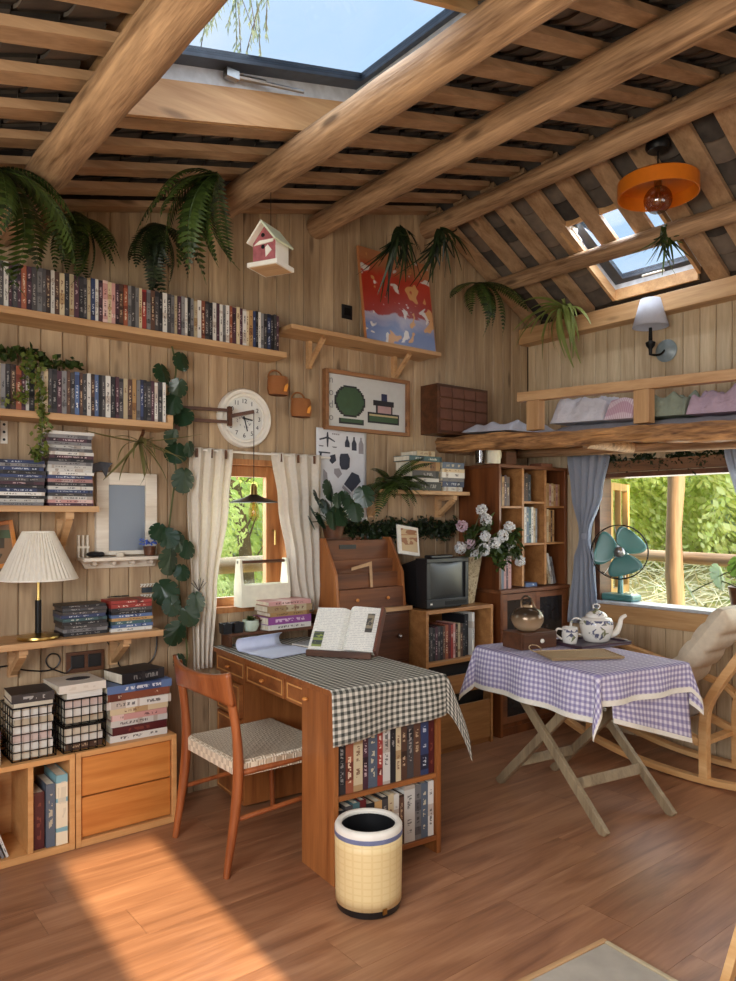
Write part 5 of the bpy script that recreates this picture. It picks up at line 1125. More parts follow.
# tv cabinet
tx0, tx1, ty = 2.925, 3.50, 3.115
o = thing('tv_cabinet', 'honey coloured television cabinet with an open compartment and two drawers', 'cabinet', ((tx0+tx1)/2, 3.35, 0))
HZ = M['oakz'] = wood('honey_wood', C(140, 92, 50), C(184, 132, 80), 'X', .45, .04, 1, .05, False)
mb = MB(); mb.box(tx0, tx0+.022, ty, YB-.003, .0, .86); mb.box(tx1-.022, tx1, ty, YB-.003, 0, .86); mb.box(tx0+.022, tx1-.022, ty, YB-.003, .838, .86); mb.box(tx0+.022, tx1-.022, ty, YB-.003, .53, .555); mb.box(tx0+.022, tx1-.022, YB-.015, YB-.003, 0, .838); mb.box(tx0+.022, tx1-.022, ty+.02, YB-.015, 0, .03)
mb.build('body', HZ, o, bevel=.002)
MB().box(tx0+.026, tx1-.026, ty+.004, ty+.024, .345, .455).build('drawer', HZ, o, bevel=.002); MB().box(tx0+.026, tx1-.026, ty+.004, ty+.024, .035, .27).build('drawer', HZ, o, bevel=.002)
MB().box(tx0+.026, tx1-.026, ty+.06, YB-.02, .04, .52).build('drawer_box', M['black'], o)
x = 2.965; rr = random.Random(8)
for i, (c, th, hh) in enumerate([('black', .02, .2), ('dark grey', .022, .2), ('black', .02, .195), ('plum', .022, .2), ('dark grey', .02, .2), ('black', .022, .198), ('brown', .02, .2), ('rust', .024, .205), ('maroon', .022, .205), ('red', .02, .205), ('pink', .018, .21), ('brown', .022, .2), ('cream', .02, .205), ('brown', .022, .2), ('black', .02, .2)]):
    book('book', f'{c} book, {ordn(i+1)} from left in the television cabinet', 'book', up(x+th/2, ty+.03, .5565), th-.0008, .15, hh, PAL[c], 'books in the television cabinet'); x += th
book('album', 'tall white and black album standing right of the books in the television cabinet', 'album', up(3.345, ty+.025, .5565), .022, .2, .262, PAL['white']); book('album', 'tall dark album behind the white one in the television cabinet', 'album', up(3.312, ty+.05, .5565), .03, .2, .25, PAL['black'])
# television
vx0, vx1, vy0, vy1, vz = 2.945, 3.295, 3.13, 3.42, .861
o = thing('television', 'small black tube television on the honey cabinet', 'television', ((vx0+vx1)/2, 3.33, vz))
mb = MB(); vh = .30; yb = 3.23
mb.box(vx0, vx1, vy0+.015, yb, vz+.012, vz+vh); 
pr = [(vx0+.006, vx1-.006, vz+.016, vz+vh-.006, yb), (vx0+.05, vx1-.05, vz+.03, vz+vh-.05, vy1)]
vs = [p for (xa, xb, za, zb, yy) in pr for p in ((xa, yy, za), (xb, yy, za), (xb, yy, zb), (xa, yy, zb))]
mb.add(vs, [(0,1,2,3),(4,7,6,5),(0,4,5,1),(1,5,6,2),(2,6,7,3),(3,7,4,0)]); mb.box(vx0+.03, vx1-.03, vy0+.03, vy1-.04, vz, vz+.014); mb.build('case', M['black'], o, bevel=.004)
mb = MB(); e = .018
for a in ((vx0, vx1, vz+.012, vz+.06), (vx0, vx1, vz+vh-.025, vz+vh), (vx0, vx0+e+.012, vz+.06, vz+vh-.025), (vx1-e-.012, vx1, vz+.06, vz+vh-.025)): mb.box(a[0], a[1], vy0, vy0+.02, a[2], a[3])
mb.build('bezel', M['black'], o, bevel=.003)
scr = pm('crt_glass', C(50, 52, 52), .3, 0, .05)
mb = MB(); xa, xb, za, zb = vx0+.03, vx1-.03, vz+.06, vz+vh-.025
mb.grid(lambda a, b: (xa+(xb-xa)*a, vy0+.014-.012*(1-(2*a-1)**2)*(1-(2*b-1)**2)**.5 if 0 < b < 1 else vy0+.014, za+(zb-za)*b), 20, 16); mb.build('screen', scr, o, smooth=True)
mb = MB(); mb.cb((vx0+.035, vy0-.002, vz+.034), (.014, .004, .009)); mb.build('power_button', M['white'], o)
mb = MB(); mb.box(vx0+.15, vx1-.02, vy0-.002, vy0, vz+.022, vz+.045); mb.build('control_flap', M['blackm'], o)
tag(MB().box(3.0, 3.18, 3.15, 3.21, vz+vh+.001, vz+vh+.018).build('remote_control', M['black'], bevel=.004), 'slim black remote lying on top of the television', 'remote control')
p0 = on_y(413, 541, 3.38); o = thing('picture_card', 'cream art card of a figure propped behind the television', 'card', (2.99, 3.33, vz+vh))
T = TR((2.99, 3.33, vz+vh+.016), 0, R(-14), R(8)); MB().box(-.085, .085, 0, .012, 0, .18, 0, T).build('card', M['paper'], o); MB().box(-.06, .07, -.002, -.0005, -.0+.02, .16, 0, T).build('print', printm('card_print', C(196, 170, 130), C(150, 92, 58), C(176, 130, 90), zs=4, thr=.5, half=.5, lo=0, hi=1), o)
# flower vase
vp = Vector((3.41, 3.26, .861)); o = thing('flower_vase', 'tall tapering square patterned vase full of white and pink flowers', 'vase', vp, R(8)); T = WM[o.name]
def vase_mat():
    m, n, l, b = base_mat('vase_print'); t_ = n.new('ShaderNodeTexCoord'); l.new(ramp(n, l, noise(n, l, t_.outputs['Object'], 22, 3, 1.5), [(.4, C(150, 132, 100)), (.5, C(196, 180, 146)), (.62, C(126, 104, 76))]), b.inputs['Base Color']); b.inputs['Roughness'].default_value = .6; return m
mb = MB(); mb.shell([(.050, 0), (.100, .295), (.093, .295), (.046, .01)], 4, 0, T @ Matrix.Rotation(R(45), 4, 'Z')); mb.lathe([(0, .001), (.05, .001), (.05, .012), (0, .012)], 4, 0, T @ Matrix.Rotation(R(45), 4, 'Z')); mb.build('vessel', vase_mat(), o)
rr = random.Random(14); petal = leafm('white_petal', C(226, 228, 232), C(250, 248, 244), .3); petalp = leafm('pink_petal', C(216, 184, 200), C(240, 220, 228), .3)
heads = [(482, 510), (486, 520), (462, 526), (485.5, 536), (470, 544), (460.5, 548), (476, 554), (484, 549.5), (494.5, 543), (509.5, 527), (511, 544), (502.6, 536), (520, 561)]
stems = MB()
for i, (u, v) in enumerate(heads):
    c = on_y(u, v, (3.22 if u < 484 else 3.07) + rr.uniform(-.04, .04)); b0 = vp+Vector((0, 0, .28)); m1 = (b0+c)/2+Vector((0, 0, .03)); stems.tube(smoothp([b0-Vector((0, 0, .2)), b0, m1, c], 4), .003, 5)
    mb = MB(); r_ = .034*rr.uniform(.85, 1.1)
    for k in range(90):
        d = Vector((rr.gauss(0, 1), rr.gauss(0, 1), rr.gauss(0, 1))).normalized(); s = d.orthogonal().normalized(); s.rotate(Matrix.Rotation(rr.uniform(0, 6.28), 3, d)); w2 = d.cross(s); q = c+d*r_*rr.uniform(.7, 1)*1.0
        t_ = d*.008; mb.add([q-s*.011, q+w2*.009+t_, q+s*.011, q-w2*.009+t_], [(0, 1, 2, 3)])
    mb.build('flower', petalp if i in (2, 4) else petal, o)
stems.build('stems', M['stem'], o)
mb = MB(); pts = []
for k in range(26):
    u, v = rr.uniform(462, 520), rr.uniform(520, 566); pts.append(tuple(on_y(u, v, (3.25 if u < 478 else 3.075)+rr.uniform(-.02, .02))))
leafcloud(mb, pts, 520, .028, (.02, .012, .02), rr, .45); mb.v = [(x, min(y, 3.115 if x > 3.56 else 3.3), z) for x, y, z in mb.v]; mb.build('foliage', M['fern'], o)
# bookcase in the corner
bx0, bx1, by, bz1 = 3.585, XR-.015, 3.14, 1.725
o = thing('bookcase', 'tall reddish bookcase with nine open compartments in the room corner', 'bookcase', ((bx0+bx1)/2, 3.39, 0))
def bxp(u): return on_y(u, 530, by).x
d1, d2 = bxp(523.5), bxp(546)
bx_r = min(bxp(568), bx1)
t_ = .02
mb = MB(); mb.box(bx0, bx0+t_, by, YB-.003, .94, bz1); mb.build('side_panel', M['mahog'], o, bevel=.002); mb = MB(); mb.box(bx1-.03, bx1, by, YB-.003, .94, bz1); mb.build('side_panel', M['mahog'], o, bevel=.002)
MB().box(bx0, bx1, by, YB-.003, bz1+.0005, bz1+.022).build('top', M['mahogX'], o, bevel=.002); MB().box(bx0+t_, bx1-.03, YB-.014, YB-.003, .94, bz1).build('back_panel', M['mahog'], o)
for dx in (d1, d2): MB().box(dx-.011, dx+.011, by+.003, YB-.014, .95, bz1).build('divider', M['oakf'] if 0 else HZ, o, bevel=.0015)
def zat(u, v): return on_y(u, v, by).z
cols = [(bx0+t_, d1-.011, (506,)), (d1+.011, d2-.011, (501.5, 543)), (d2+.011, bx1-.03, (506, 542))]; cu_ = (512, 535, 557)
shelves = []
for (xa, xb, vs_), uc in zip(cols, cu_):
    zs_ = []
    for v in vs_: z = zat(uc, v); zs_.append(z); MB().box(xa+.0005, xb-.0005, by+.006, YB-.014, z-.014, z).build('shelf', HZ, o, bevel=.001)
    shelves.append(zs_)
MB().box(bx0-.006, bx1, by-.02, YB-.003, .915, .939).build('waist_board', M['mahogX'], o, bevel=.002)
mb = MB()
for a in ((bx0, bx0+.025), (bx1-.025, bx1)): mb.box(a[0], a[1], by-.012, YB-.003, 0, .915)
mb.box(bx0+.025, bx1-.025, YB-.015, YB-.003, .0, .915); mb.box(bx0+.025, bx1-.025, by, YB-.015, .05, .075); mb.box(bx0+.025, bx1-.025, by-.005, by+.015, 0, .05); mb.build('base_cabinet', M['mahog'], o)
dg = pm('dark_glass', C(44, 40, 38), .12, 0, .1); xm = (bx0+bx1)/2
for xa, xb in ((bx0+.027, xm-.002), (xm+.002, bx1-.027)):
    mb = MB(); e = .04
    for a in ((xa, xa+e, .08, .91), (xb-e, xb, .08, .91), (xa+e, xb-e, .87, .91), (xa+e, xb-e, .08, .12), (xa+e, xb-e, .48, .50)): mb.box(a[0], a[1], by-.010, by+.008, a[2], a[3])
    dd = mb.build('door', M['mahogX'], o, bevel=.0015); MB().box(xa+e, xb-e, by-.002, by+.002, .12, .87).build('glass', dg, dd)
def brow(xa, xb, z, specs, where, lean=0):
    x = xa+.012
    for i, (c, th, hh) in enumerate(specs):
        if x+th > xb-.003: break
        book('book', f'{c} book, {ordn(i+1)} from left in the {where} compartment', 'book', up(x+th/2, by+.03, z+.0006), th-.001, .13, hh, PAL[c], f'books in the {where} compartment'); x += th
(xa, xb, zs) = (cols[0][0], cols[0][1], shelves[0]); brow(xa, xb, zs[0], [('brown', .03, .2), ('tan', .022, .19), ('plum', .022, .2), ('brown', .03, .19)], 'top left bookcase')
brow(xa, xb, .94, [('grey', .026, .33), ('slate', .022, .34), ('pink', .022, .335), ('plum', .02, .34), ('pink', .03, .29)], 'lower left bookcase')
(xa, xb, zs) = (cols[1][0], cols[1][1], shelves[1]); brow(xa, xb, zs[0], [('black', .03, .18), ('brown', .03, .19), ('black', .03, .18)], 'top middle bookcase')
brow(xa, xb, zs[1], [('grey', .022, .235), ('white', .022, .24), ('slate', .026, .24), ('teal', .024, .23), ('white', .022, .24), ('cream', .02, .235), ('grey', .02, .23)], 'centre bookcase')
(xa, xb, zs) = (cols[2][0], cols[2][1], shelves[2]); brow(xa, xb, zs[0], [('cream', .026, .15), ('tan', .024, .155), ('pink', .024, .15), ('cream', .024, .155), ('tan', .024, .15), ('pink', .022, .15), ('tan', .022, .15)], 'top right bookcase')
brow(xa, xb, zs[1], [('tan', .024, .22), ('cream', .02, .225), ('tan', .022, .22), ('brown', .02, .215), ('tan', .02, .22)], 'middle right bookcase')
for i in range(3): book('book', ['cream book leaning nearest the divider in the lower right bookcase compartment', 'white book leaning in the middle of the lower right bookcase compartment', 'grey book leaning outermost in the lower right bookcase compartment'][i], 'book', up(xa+.068+.030*i, by+.03, .949, 0, R(-15)), .022, .13, [.20, .215, .19][i], PAL[['cream', 'white', 'grey'][i]], 'leaning books')
(xa, xb, zs) = (cols[1][0], cols[1][1], shelves[1]); book('book', 'pale blue book lying flat in the lower middle bookcase compartment', 'book', FLAT((xa+xb)/2, by+.03, .9405, 0, .025, .12), .025, .13, .12, PAL['blue'])
# things on top of the bookcase
zt = bz1+.0232
mp_ = on_y(493, 457, by+.05); o = thing('mug', 'cream enamel mug with a handle on top of the bookcase', 'mug', (mp_.x, mp_.y, zt)); T = WM[o.name]
mb = MB(); mb.shell([(0, 0), (.045, 0), (.048, .004), (.048, .115), (.044, .115), (.044, .006), (0, .005)], 28, 0, T); mb.build('body', M['cream'], o, smooth=50)
mb = MB(); mb.tube([T @ Vector((.046+.03*math.sin(a), 0, .06+.036*math.cos(a))) for a in [math.pi*k/12 for k in range(13)]], .0055, 8); mb.build('handle', M['cream'], o, smooth=True)
gp = on_y(483.5, 459, by+.06); mb = MB(); mb.shell([(0, 0), (.03, 0), (.034, .09), (.031, .09), (.028, .004), (0, .004)], 20, 0, TR((gp.x-.03, gp.y, zt))); tag(mb.build('drinking_glass', glassm('grey_glass', (.6, .6, .6, 1), .12), smooth=50), 'small drinking glass left of the cream mug on the bookcase', 'glass')
q = on_y(508, 460, by+.06); tag(MB().box(q.x-.05, q.x+.05, q.y-.03, q.y+.04, zt, zt+.085).build('wooden_box', M['walnut'], bevel=.002), 'dark wooden box right of the mug on the bookcase', 'box')
q = on_y(541, 465, by+.06); tag(MB().box(q.x-.06, q.x+.06, q.y-.05, q.y+.05, zt, zt+.022).build('storage_box', pm('reddish_box', C(120, 74, 52), .6), bevel=.002), 'flat reddish box near the right end of the bookcase top', 'box')
# ------------------------------------------------------------ sleeping loft
LX0, LX1 = 3.37, 3.62           # front edge at the back wall and near the picture edge (raw log beam)
def lfx(y): return LX0+(LX1-LX0)*(3.49-y)/1.9
lz = lambda y: 1.925-.028*(3.49-y)
o = thing('loft_platform', 'sleeping loft platform of planks behind a rough split log beam', 'loft', (3.9, 2.2, 1.86))
rr = random.Random(31)
def beamf(a, b): # around section a, along b
    y = 3.492-3.1*b; q = a*6.28319; cx_, cz_ = lfx(y)+.05, lz(y)-.042
    rx, rz = .055+.008*math.sin(9*b+2), .050+.006*math.sin(13*b); k = max(abs(math.cos(q)), abs(math.sin(q)))**.75
    wob = .006*math.sin(23*b+5*math.sin(q))+.005*math.sin(47*b+9*q)
    return (cx_+(rx+wob)*math.cos(q)/k*.9, y, cz_+(rz+wob)*math.sin(q)/k*.9)
mb = MB(); mb.grid(beamf, 20, 120); n0 = len(mb.v)
for b in (0, 1): vs = [beamf(i/20, b) for i in range(20)]; mb.add(vs, [tuple(range(20))])
M['split'] = wood('split_log', C(88, 54, 30), C(206, 152, 96), 'Y', .65, 0, 1.6, .9)
mb.build('split_beam', M['split'], o, smooth=50)
y = 3.49; k = 0
while y > .5:
    y1 = y-.14; mb = MB(); mb.box(lfx(y)+.10, XR-.003, y1+.002, y, lz(y)-.03, lz(y)-.005); mb.build('deck_plank', M['pine'], o); y = y1
def joist(y0, z, r_):
    mb = MB(); mb.tube([(lfx(y0)+.09, y0, z), (XR-.13, y0+.02, z+.004)], r_, 10); mb.build('joist', M['log'], o, smooth=50)
for y0 in (3.44, 2.5, 1.3): joist(y0, lz(y0)-.068, .034)
mb = MB(); mb.tube([(4.10, 3.40, 1.852), (4.12, .6, 1.772)], .03, 10); mb.build('cross_log', M['greywood'] if 0 else M['log'], o, smooth=50)
pl = [(lfx(y_)+.045, y_) for y_ in (2.79, 2.14, 1.0)]
rl = thing('loft_rail', 'square timber guard rail on posts along the loft edge', 'rail', (lfx(2), 2, 1.93))
mb = MB(); mb.bar((lfx(2.9)+.045, 2.90, 2.125), (lfx(.6)+.045, .6, 2.075), .06, .055); mb.build('rail_bar', M['pineY'], rl, bevel=.003)
for (x_, y_) in pl:
    zt2 = 2.125-.05*(2.9-y_)/2.3-.029; mb = MB(); mb.box(x_-.03, x_+.03, y_-.045, y_+.045, lz(y_)-.003+.018, zt2); mb.build('post', M['log'] if 0 else M['pineZ'], rl, bevel=.003)
# bedding
o = thing('loft_mattress', 'thin grey mattress on the sleeping loft', 'mattress', (3.95, 1.8, 1.93))
def rumple(x0f, x1f, y0, y1, zf, h, seed, name, mat, parent, amp=.02, n=(18, 60)):
    r_ = random.Random(seed); ph = [(r_.uniform(-22, 22), r_.uniform(-26, 26), r_.uniform(0, 6), r_.uniform(.3, 1)) for _ in range(9)]
    k0 = ph[0]
    def fn(a, b):
        y = y0+(y1-y0)*b; x = x0f(y)+(x1f-x0f(y))*a; e = min(1, min(a, 1-a)*9, min(b, 1-b)*14); e = math.sin(e*math.pi/2)
        w_ = sum(k[3]*math.sin(k[0]*x*2+k[1]*y*2+k[2]+1.5*math.sin(5*y+k[2])) for k in ph)/4; w_ = w_+.22*(1-2*abs(math.sin(k0[0]*x+k0[1]*y+2*math.sin(7*x+3*y))))
        return (x, y, zf(y)+.001+(h+amp*w_)*e*(1-.15*a))
    mb = MB(); mb.grid(fn, *n); nb = len(mb.v)
    mb.add([(x0f(y0)+.004, y0, zf(y0)+.001), (x1f, y0, zf(y0)+.001), (x1f, y1, zf(y1)+.001), (x0f(y1)+.004, y1, zf(y1)+.001)], [(0, 1, 2, 3)]); return mb.build(name, mat, parent, smooth=70)
inx = lambda y: lfx(y)+.13
rumple(inx, XR-.02, 2.78, .6, lambda y: lz(y)+.003, .047, 3, 'pad', cloth('mattress_grey', C(150, 148, 154), 0, .1), o, .004)
def bed(nm, lab, cat, y0, y1, h, col, seed, z=.058, x0=.0, amp=.06, chk=None):
    mat = chk or cloth(nm+'_cloth', col, .1, .12, 14, .9, .9); b_ = rumple(lambda y: inx(y)+x0, XR-.03, y0, y1, lambda y: lz(y)+z, h, seed, nm, mat, None, amp, (40, 80)); tag(b_, lab, cat)
bed('pillow', 'white crumpled pillow lying on the loft beyond the rail post', 'pillow', 2.76, 2.425, .13, C(214, 212, 220), 4, .058)
bed('quilt', 'pink checked quilt rumpled in the middle of the loft bed', 'quilt', 2.42, 2.255, .12, None, 6, .058, 0, .045, gingham('pink_check', C(226, 210, 216), C(190, 150, 168), 30))
bed('throw_blanket', 'sage green blanket folded on the loft before the middle post', 'blanket', 2.25, 1.975, .12, C(150, 158, 140), 8, .058)
bed('quilt', 'pink and lilac bedspread just right of the middle loft post', 'quilt', 1.97, 1.675, .12, C(190, 166, 182), 10, .058)
bed('duvet', 'pale grey duvet heaped at the right end of the loft bed', 'duvet', 1.67, .8, .19, C(176, 174, 184), 12, .058, .02, .07)
o_ = rumple(lambda y: lfx(y)+.02, XR-.3, 3.31, 2.95, lambda y: lz(y)+.024, .05, 21, 'folded_sheet', cloth('sheet_white', C(196, 196, 206), .1, .06), None, .03, (30, 50)); tag(o_, 'white bed sheet crumpled on the loft left of the rail', 'sheet')
# wall lamp
wp = on_x(667, 351, XR); o = thing('wall_lamp', 'black bracket wall lamp with a pale shade above the loft bed', 'lamp', (XR-.06, wp.y, wp.z-.1)); W_ = Matrix.Translation(wp) @ Matrix.Rotation(R(-90), 4, 'Y')
mb = MB(); mb.lathe([(0, .001), (.068, .001), (.07, .012), (.05, .02), (.03, .032), (0, .034)], 32, 0, W_); mb.build('back_plate', pm('grey_enamel', C(134, 146, 148), .35), o, smooth=40)
sx = wp.x-.13; sy = wp.y+.035
mb = MB(); mb.tube(smoothp([Vector((wp.x-.03, wp.y, wp.z)), Vector((wp.x-.07, wp.y+.01, wp.z-.03)), Vector((sx, sy, wp.z-.03)), Vector((sx, sy, wp.z+.02))]), .007, 8); mb.build('arm', M['blackm'], o, smooth=True)
mb = MB(); mb.lathe([(0, -.06), (.010, -.055), (.012, -.02), (.026, .0), (.03, .02), (.012, .03), (.010, .11), (0, .11)], 16, 0, TR((sx, sy, wp.z+.02))); mb.build('candle_holder', M['blackm'], o, smooth=50)
mb = MB(); n = 40; mb.lathe([(.105, .115), (.058, .285)], n, 0, TR((sx, sy, wp.z+.02))); mb.f = [f for f in mb.f if len(f) == 4]; mb.m = mb.m[:len(mb.f)]; mb.build('shade', cloth('pale_shade', C(216, 216, 224), .4, .04), o, smooth=True, solid=.003)
# orange ceiling lamp
op = Vector((3.43, 1.967, 0)); zr = roofz(op.x)-.001; o = thing('ceiling_lamp', 'orange drum ceiling lamp with a big round bulb under the ridge', 'lamp', (op.x, op.y, zr-.3)); T = Matrix.Translation((op.x, op.y, 0))
mb = MB(); mb.lathe([(0, zr+.0), (.058, zr-.0), (.06, zr-.025), (.05, zr-.04), (0, zr-.042)], 32, 0, T); mb.build('canopy', M['blackm'], o, smooth=40)
zs_ = zr-.13; mb = MB(); mb.tube([(op.x, op.y, zr-.04), (op.x, op.y, zs_)], .004, 8); mb.lathe([(0, zs_), (.012, zs_), (.03, zs_-.03), (.034, zs_-.05), (0, zs_-.05)], 20, 0, T); mb.build('stem', M['blackm'], o, smooth=40)
orange = pm('orange_enamel', C(206, 112, 26), .35, 0, .06)
mb = MB(); mb.shell([(.012, zs_-.045), (.180, zs_-.052), (.193, zs_-.062), (.193, zs_-.135), (.187, zs_-.135), (.187, zs_-.068), (.175, zs_-.06), (.012, zs_-.055)], 56, 0, T); mb.build('lamp_shade', orange, o, smooth=40)
mb = MB(); mb.lathe([(0, zs_-.055), (.018, zs_-.055), (.018, zs_-.09), (0, zs_-.09)], 16, 0, T); mb.build('socket', M['brass'], o, smooth=40)
mb = MB(); mb.ball((op.x, op.y, zs_-.155), .068, 20, 14); b_ = mb.build('bulb', glassm('smoky_bulb', (.62, .54, .48, 1), .14), o, smooth=True)
mb = MB()
for k in range(4): a = 1.57*k; mb.tube([(op.x+.006*math.cos(a), op.y+.006*math.sin(a), zs_-.09), (op.x+.024*math.cos(a), op.y+.024*math.sin(a), zs_-.17)], .0022, 5)
mb.build('filament', bpy.data.materials['filament'], b_)
# ------------------------------------------------------------ right window: curtains, fan, garland, plant
PX = XR-.055
def uy(u): return on_x(u, 530, PX).y
blue = cloth('blue_curtain', C(190, 197, 210), .5, .05)
zt, zb = on_x(590, 455, PX).z, on_x(585, 624, PX).z
curtain('curtain', 'sheer blue curtain tied at its waist left of the right window', PX, zt, zb, lerp_prof([(0, uy(568), uy(611)), (.22, uy(572), uy(604)), (.46, uy(580), uy(590)), (.50, uy(580), uy(589.5)), (.62, uy(575), uy(595)), (1, uy(568.5), uy(600))]), 5, blue, .022, 7, axis='y')
o = [x for x in bpy.data.objects if x.name.startswith('curtain')][-1]
c_ = bpy.data.objects['curtain.002']; tz = zt+(zb-zt)*.48; mb = MB(); mb.shell([(.034, tz-.02), (.037, tz), (.034, tz+.02), (.028, tz)], 20, 0, Matrix.Translation((PX, uy(585), 0)) @ Matrix.Diagonal((.9, 1.05, 1, 1))); mb.build('tie_band', blue, c_, smooth=True)
curtain('curtain', 'sheer blue curtain at the right picture edge, gathered away from the window', PX, zt, on_x(760, 640, PX).z, lerp_prof([(0, uy(724), uy(790)), (.35, uy(739), uy(790)), (.5, uy(752), uy(775)), (1, uy(740), uy(790))]), 4, blue, .02, 9, axis='y')
rod = thing('curtain_rod', 'thin metal curtain rod over the right window', 'curtain rod', (PX, 1.9, zt)); mb = MB(); mb.tube([(PX, uy(566), zt+.008), (PX, 1.45, zt+.008)], .006, 8); mb.build('pole', M['steel'], rod)
for yy in (uy(566)-.03, 1.5): mb = MB(); mb.tube([(PX, yy, zt+.008), (XR-.001, yy, zt+.008)], .005, 6); mb.build('bracket', M['steel'], rod)
rr = random.Random(77); mb = MB(); pts = [(XR-.02, uy(596)-.9*k/50*1.6, 1.76+.02*math.sin(k*.7)) for k in range(51)]; leafcloud(mb, pts, 1500, .018, (.006, .02, .02), rr); mb.v = [(min(x, XR-.003), y, z) for x, y, z in mb.v]
tag(mb.build('ivy_garland', M['fernd']), 'dark ivy garland hung along the top of the right window', 'garland')
mb = MB(); mb.box(XR-.03, XR-.001, RY0-.3, RY1+.2, RZ1+.005, RZ1+.075); struct(mb.build('trim_2', wood('lintel_wood', C(92, 62, 40), C(134, 96, 64), 'Y', .6, .05)))
# desk fan on the sill
fz = RZ0+.021; teal = pm('teal_enamel', C(74, 122, 118), .3, 0, .06, 10, 0, 0, .3); fb = Vector((XR+.07, 0, fz)); fb.y = on_x(621, 604, XR+.08).y
o = thing('desk_fan', 'vintage teal desk fan with round wire guard on the window sill', 'fan', fb)
mb = MB(); mb.box(fb.x-.05, fb.x+.07, fb.y-.12, fb.y+.12, fz, fz+.045); mb.build('base', teal, o, bevel=.014)
mb = MB(); mb.tube([(fb.x+.02, fb.y+.01, fz+.04), (fb.x+.02, fb.y+.01, fz+.22)], [.02, .014], 14); mb.build('pole', teal, o, smooth=50)
fc = on_x(619.5, 552, fb.x-.03); FX = Matrix.Translation(fc) @ Matrix.Rotation(R(28), 4, 'Z') @ Matrix.Rotation(R(-90), 4, 'Y')    # local z points into the room
mb = MB(); mb.lathe([(0, -.10), (.045, -.095), (.055, -.06), (.05, -.03), (0, -.028)], 24, 0, FX); mb.build('motor', teal, o, smooth=50)
mb = MB(); mb.lathe([(0, -.03), (.035, -.03), (.036, .012), (.026, .024), (0, .027)], 24, 0, FX); mb.build('hub', M['steel'], o, smooth=50)
def blade(a0):
    def fn(a, b):
        r_ = .03+.125*b; wv_ = (.070+.085*math.sin(min(1, b*1.15)*math.pi*.62)) * (1 if b < .82 else math.sqrt(max(0, 1-((b-.82)/.19)**2)))
        q = (a-.5)*2*wv_*.72; return (r_*1.0, q, .015*(a-.5)*2)
    mb = MB(); mb.grid(fn, 10, 16, 0, 1, 0, 1, 0, FX @ Matrix.Rotation(a0, 4, 'Z')); return mb.build('blade', teal, o, smooth=True, solid=.003)
for a in (R(-42), R(78), R(198)): blade(a)
gr_ = .178
for zz, rr_ in ((.03, gr_), (-.045, gr_)):
    mb = MB(); mb.tube([FX @ Vector((rr_*math.cos(2*math.pi*k/48), rr_*math.sin(2*math.pi*k/48), zz)) for k in range(49)], .0038 if zz > 0 else .003, 6); mb.build('guard_ring', M['blackm'], o, smooth=True)
for k in range(8):
    a = 2*math.pi*k/8+.2; mb = MB(); mb.tube([FX @ Vector((gr_*math.cos(a), gr_*math.sin(a), z)) for z in (.03, -.045)] + [FX @ Vector((.05*math.cos(a), .05*math.sin(a), -.06))], .0016, 5); mb.build('guard_wire', M['steel'], o)
# ------------------------------------------------------------ folding table
TC = Vector((3.125, 2.235, 0)); TRZ = R(-9); T = TR(TC, TRZ); TH = .715; ta, tb = .275, .40
o = thing('folding_table', 'small weathered folding table on crossed legs under the lilac cloth', 'table', TC, TRZ)
for k in range(6): MB().box(-ta+ta/3*k+.003, -ta+ta/3*(k+1)-.003, -tb, tb, TH-.02, TH, 0, T).build('top_slat', M['greywood'], o, bevel=.002)
for sx_ in (-1, 1):
    mb = MB(); mb.bar(T @ Vector((sx_*.222, -.40, .0)), T @ Vector((sx_*.222, .36, TH-.022)), .026, .045, 0, None, (0, 0, 1)); mb.build('leg', M['greywood'], o, bevel=.003)
    mb = MB(); mb.bar(T @ Vector((sx_*.194, .36, .0)), T @ Vector((sx_*.194, -.34, TH-.022)), .026, .045, 0, None, (0, 0, 1)); mb.build('leg', M['greywood'], o, bevel=.003)
def lp_(y0, y1, z): t = z/(TH-.022); return y0+(y1-y0)*t
for (y0, y1, w_, z) in ((-.40, .36, .209, .17), (.36, -.34, .181, .15)):
    mb = MB(); mb.bar(T @ Vector((-w_, lp_(y0, y1, z), z)), T @ Vector((w_, lp_(y0, y1, z), z)), .022, .05, 0, None, (0, .5, 1)); mb.build('rung', M['greywood'], o, bevel=.003)
LG = gingham('lilac_check', C(228, 222, 232), C(142, 132, 172), 70, .14)
def tcloth(a, b):       # a across x, b along y; both hang over the edges
    HL, HR, HF, HB = .20, .18, .125, .16
    x = -ta-HL+(2*ta+HL+HR)*a; y = -tb-HF+(2*tb+HF+HB)*b; e = .012
    px = max(-ta-e, min(ta+e, x)); py = max(-tb-e, min(tb+e, y)); dx, dy = x-px, y-py; ax_, ay_ = abs(dx), abs(dy); h = math.hypot(ax_, ay_)
    if h < 1e-9: return (px, py, TH+.0065+.0010*math.sin(30*x)*math.sin(23*y))
    ux_, uy_ = ax_/h, ay_/h; s2 = 2*ux_*uy_; f_ = min(1, h/.1)
    rho = .021+.06*h+.30*h*s2*s2+.012*f_*(math.sin(21*y+1)*ux_*(1-s2)+math.sin(24*x)*uy_*(1-s2))
    return (px+math.copysign(rho*ux_, dx), py+math.copysign(rho*uy_, dy), TH+.005-h*(1+.14*s2))
mb = MB(); mb.grid(tcloth, 96, 110, 0, 1, 0, 1, 0, T); mb.uv = [(u*1.06, v*1.25) for u, v in mb.uv]
tc_ = mb.build('tablecloth', LG, smooth=70, solid=.0015); tag(tc_, 'lilac checked cloth with white hem over the small folding table', 'tablecloth'); WM[tc_.name] = Matrix.Translation(tc_.location)
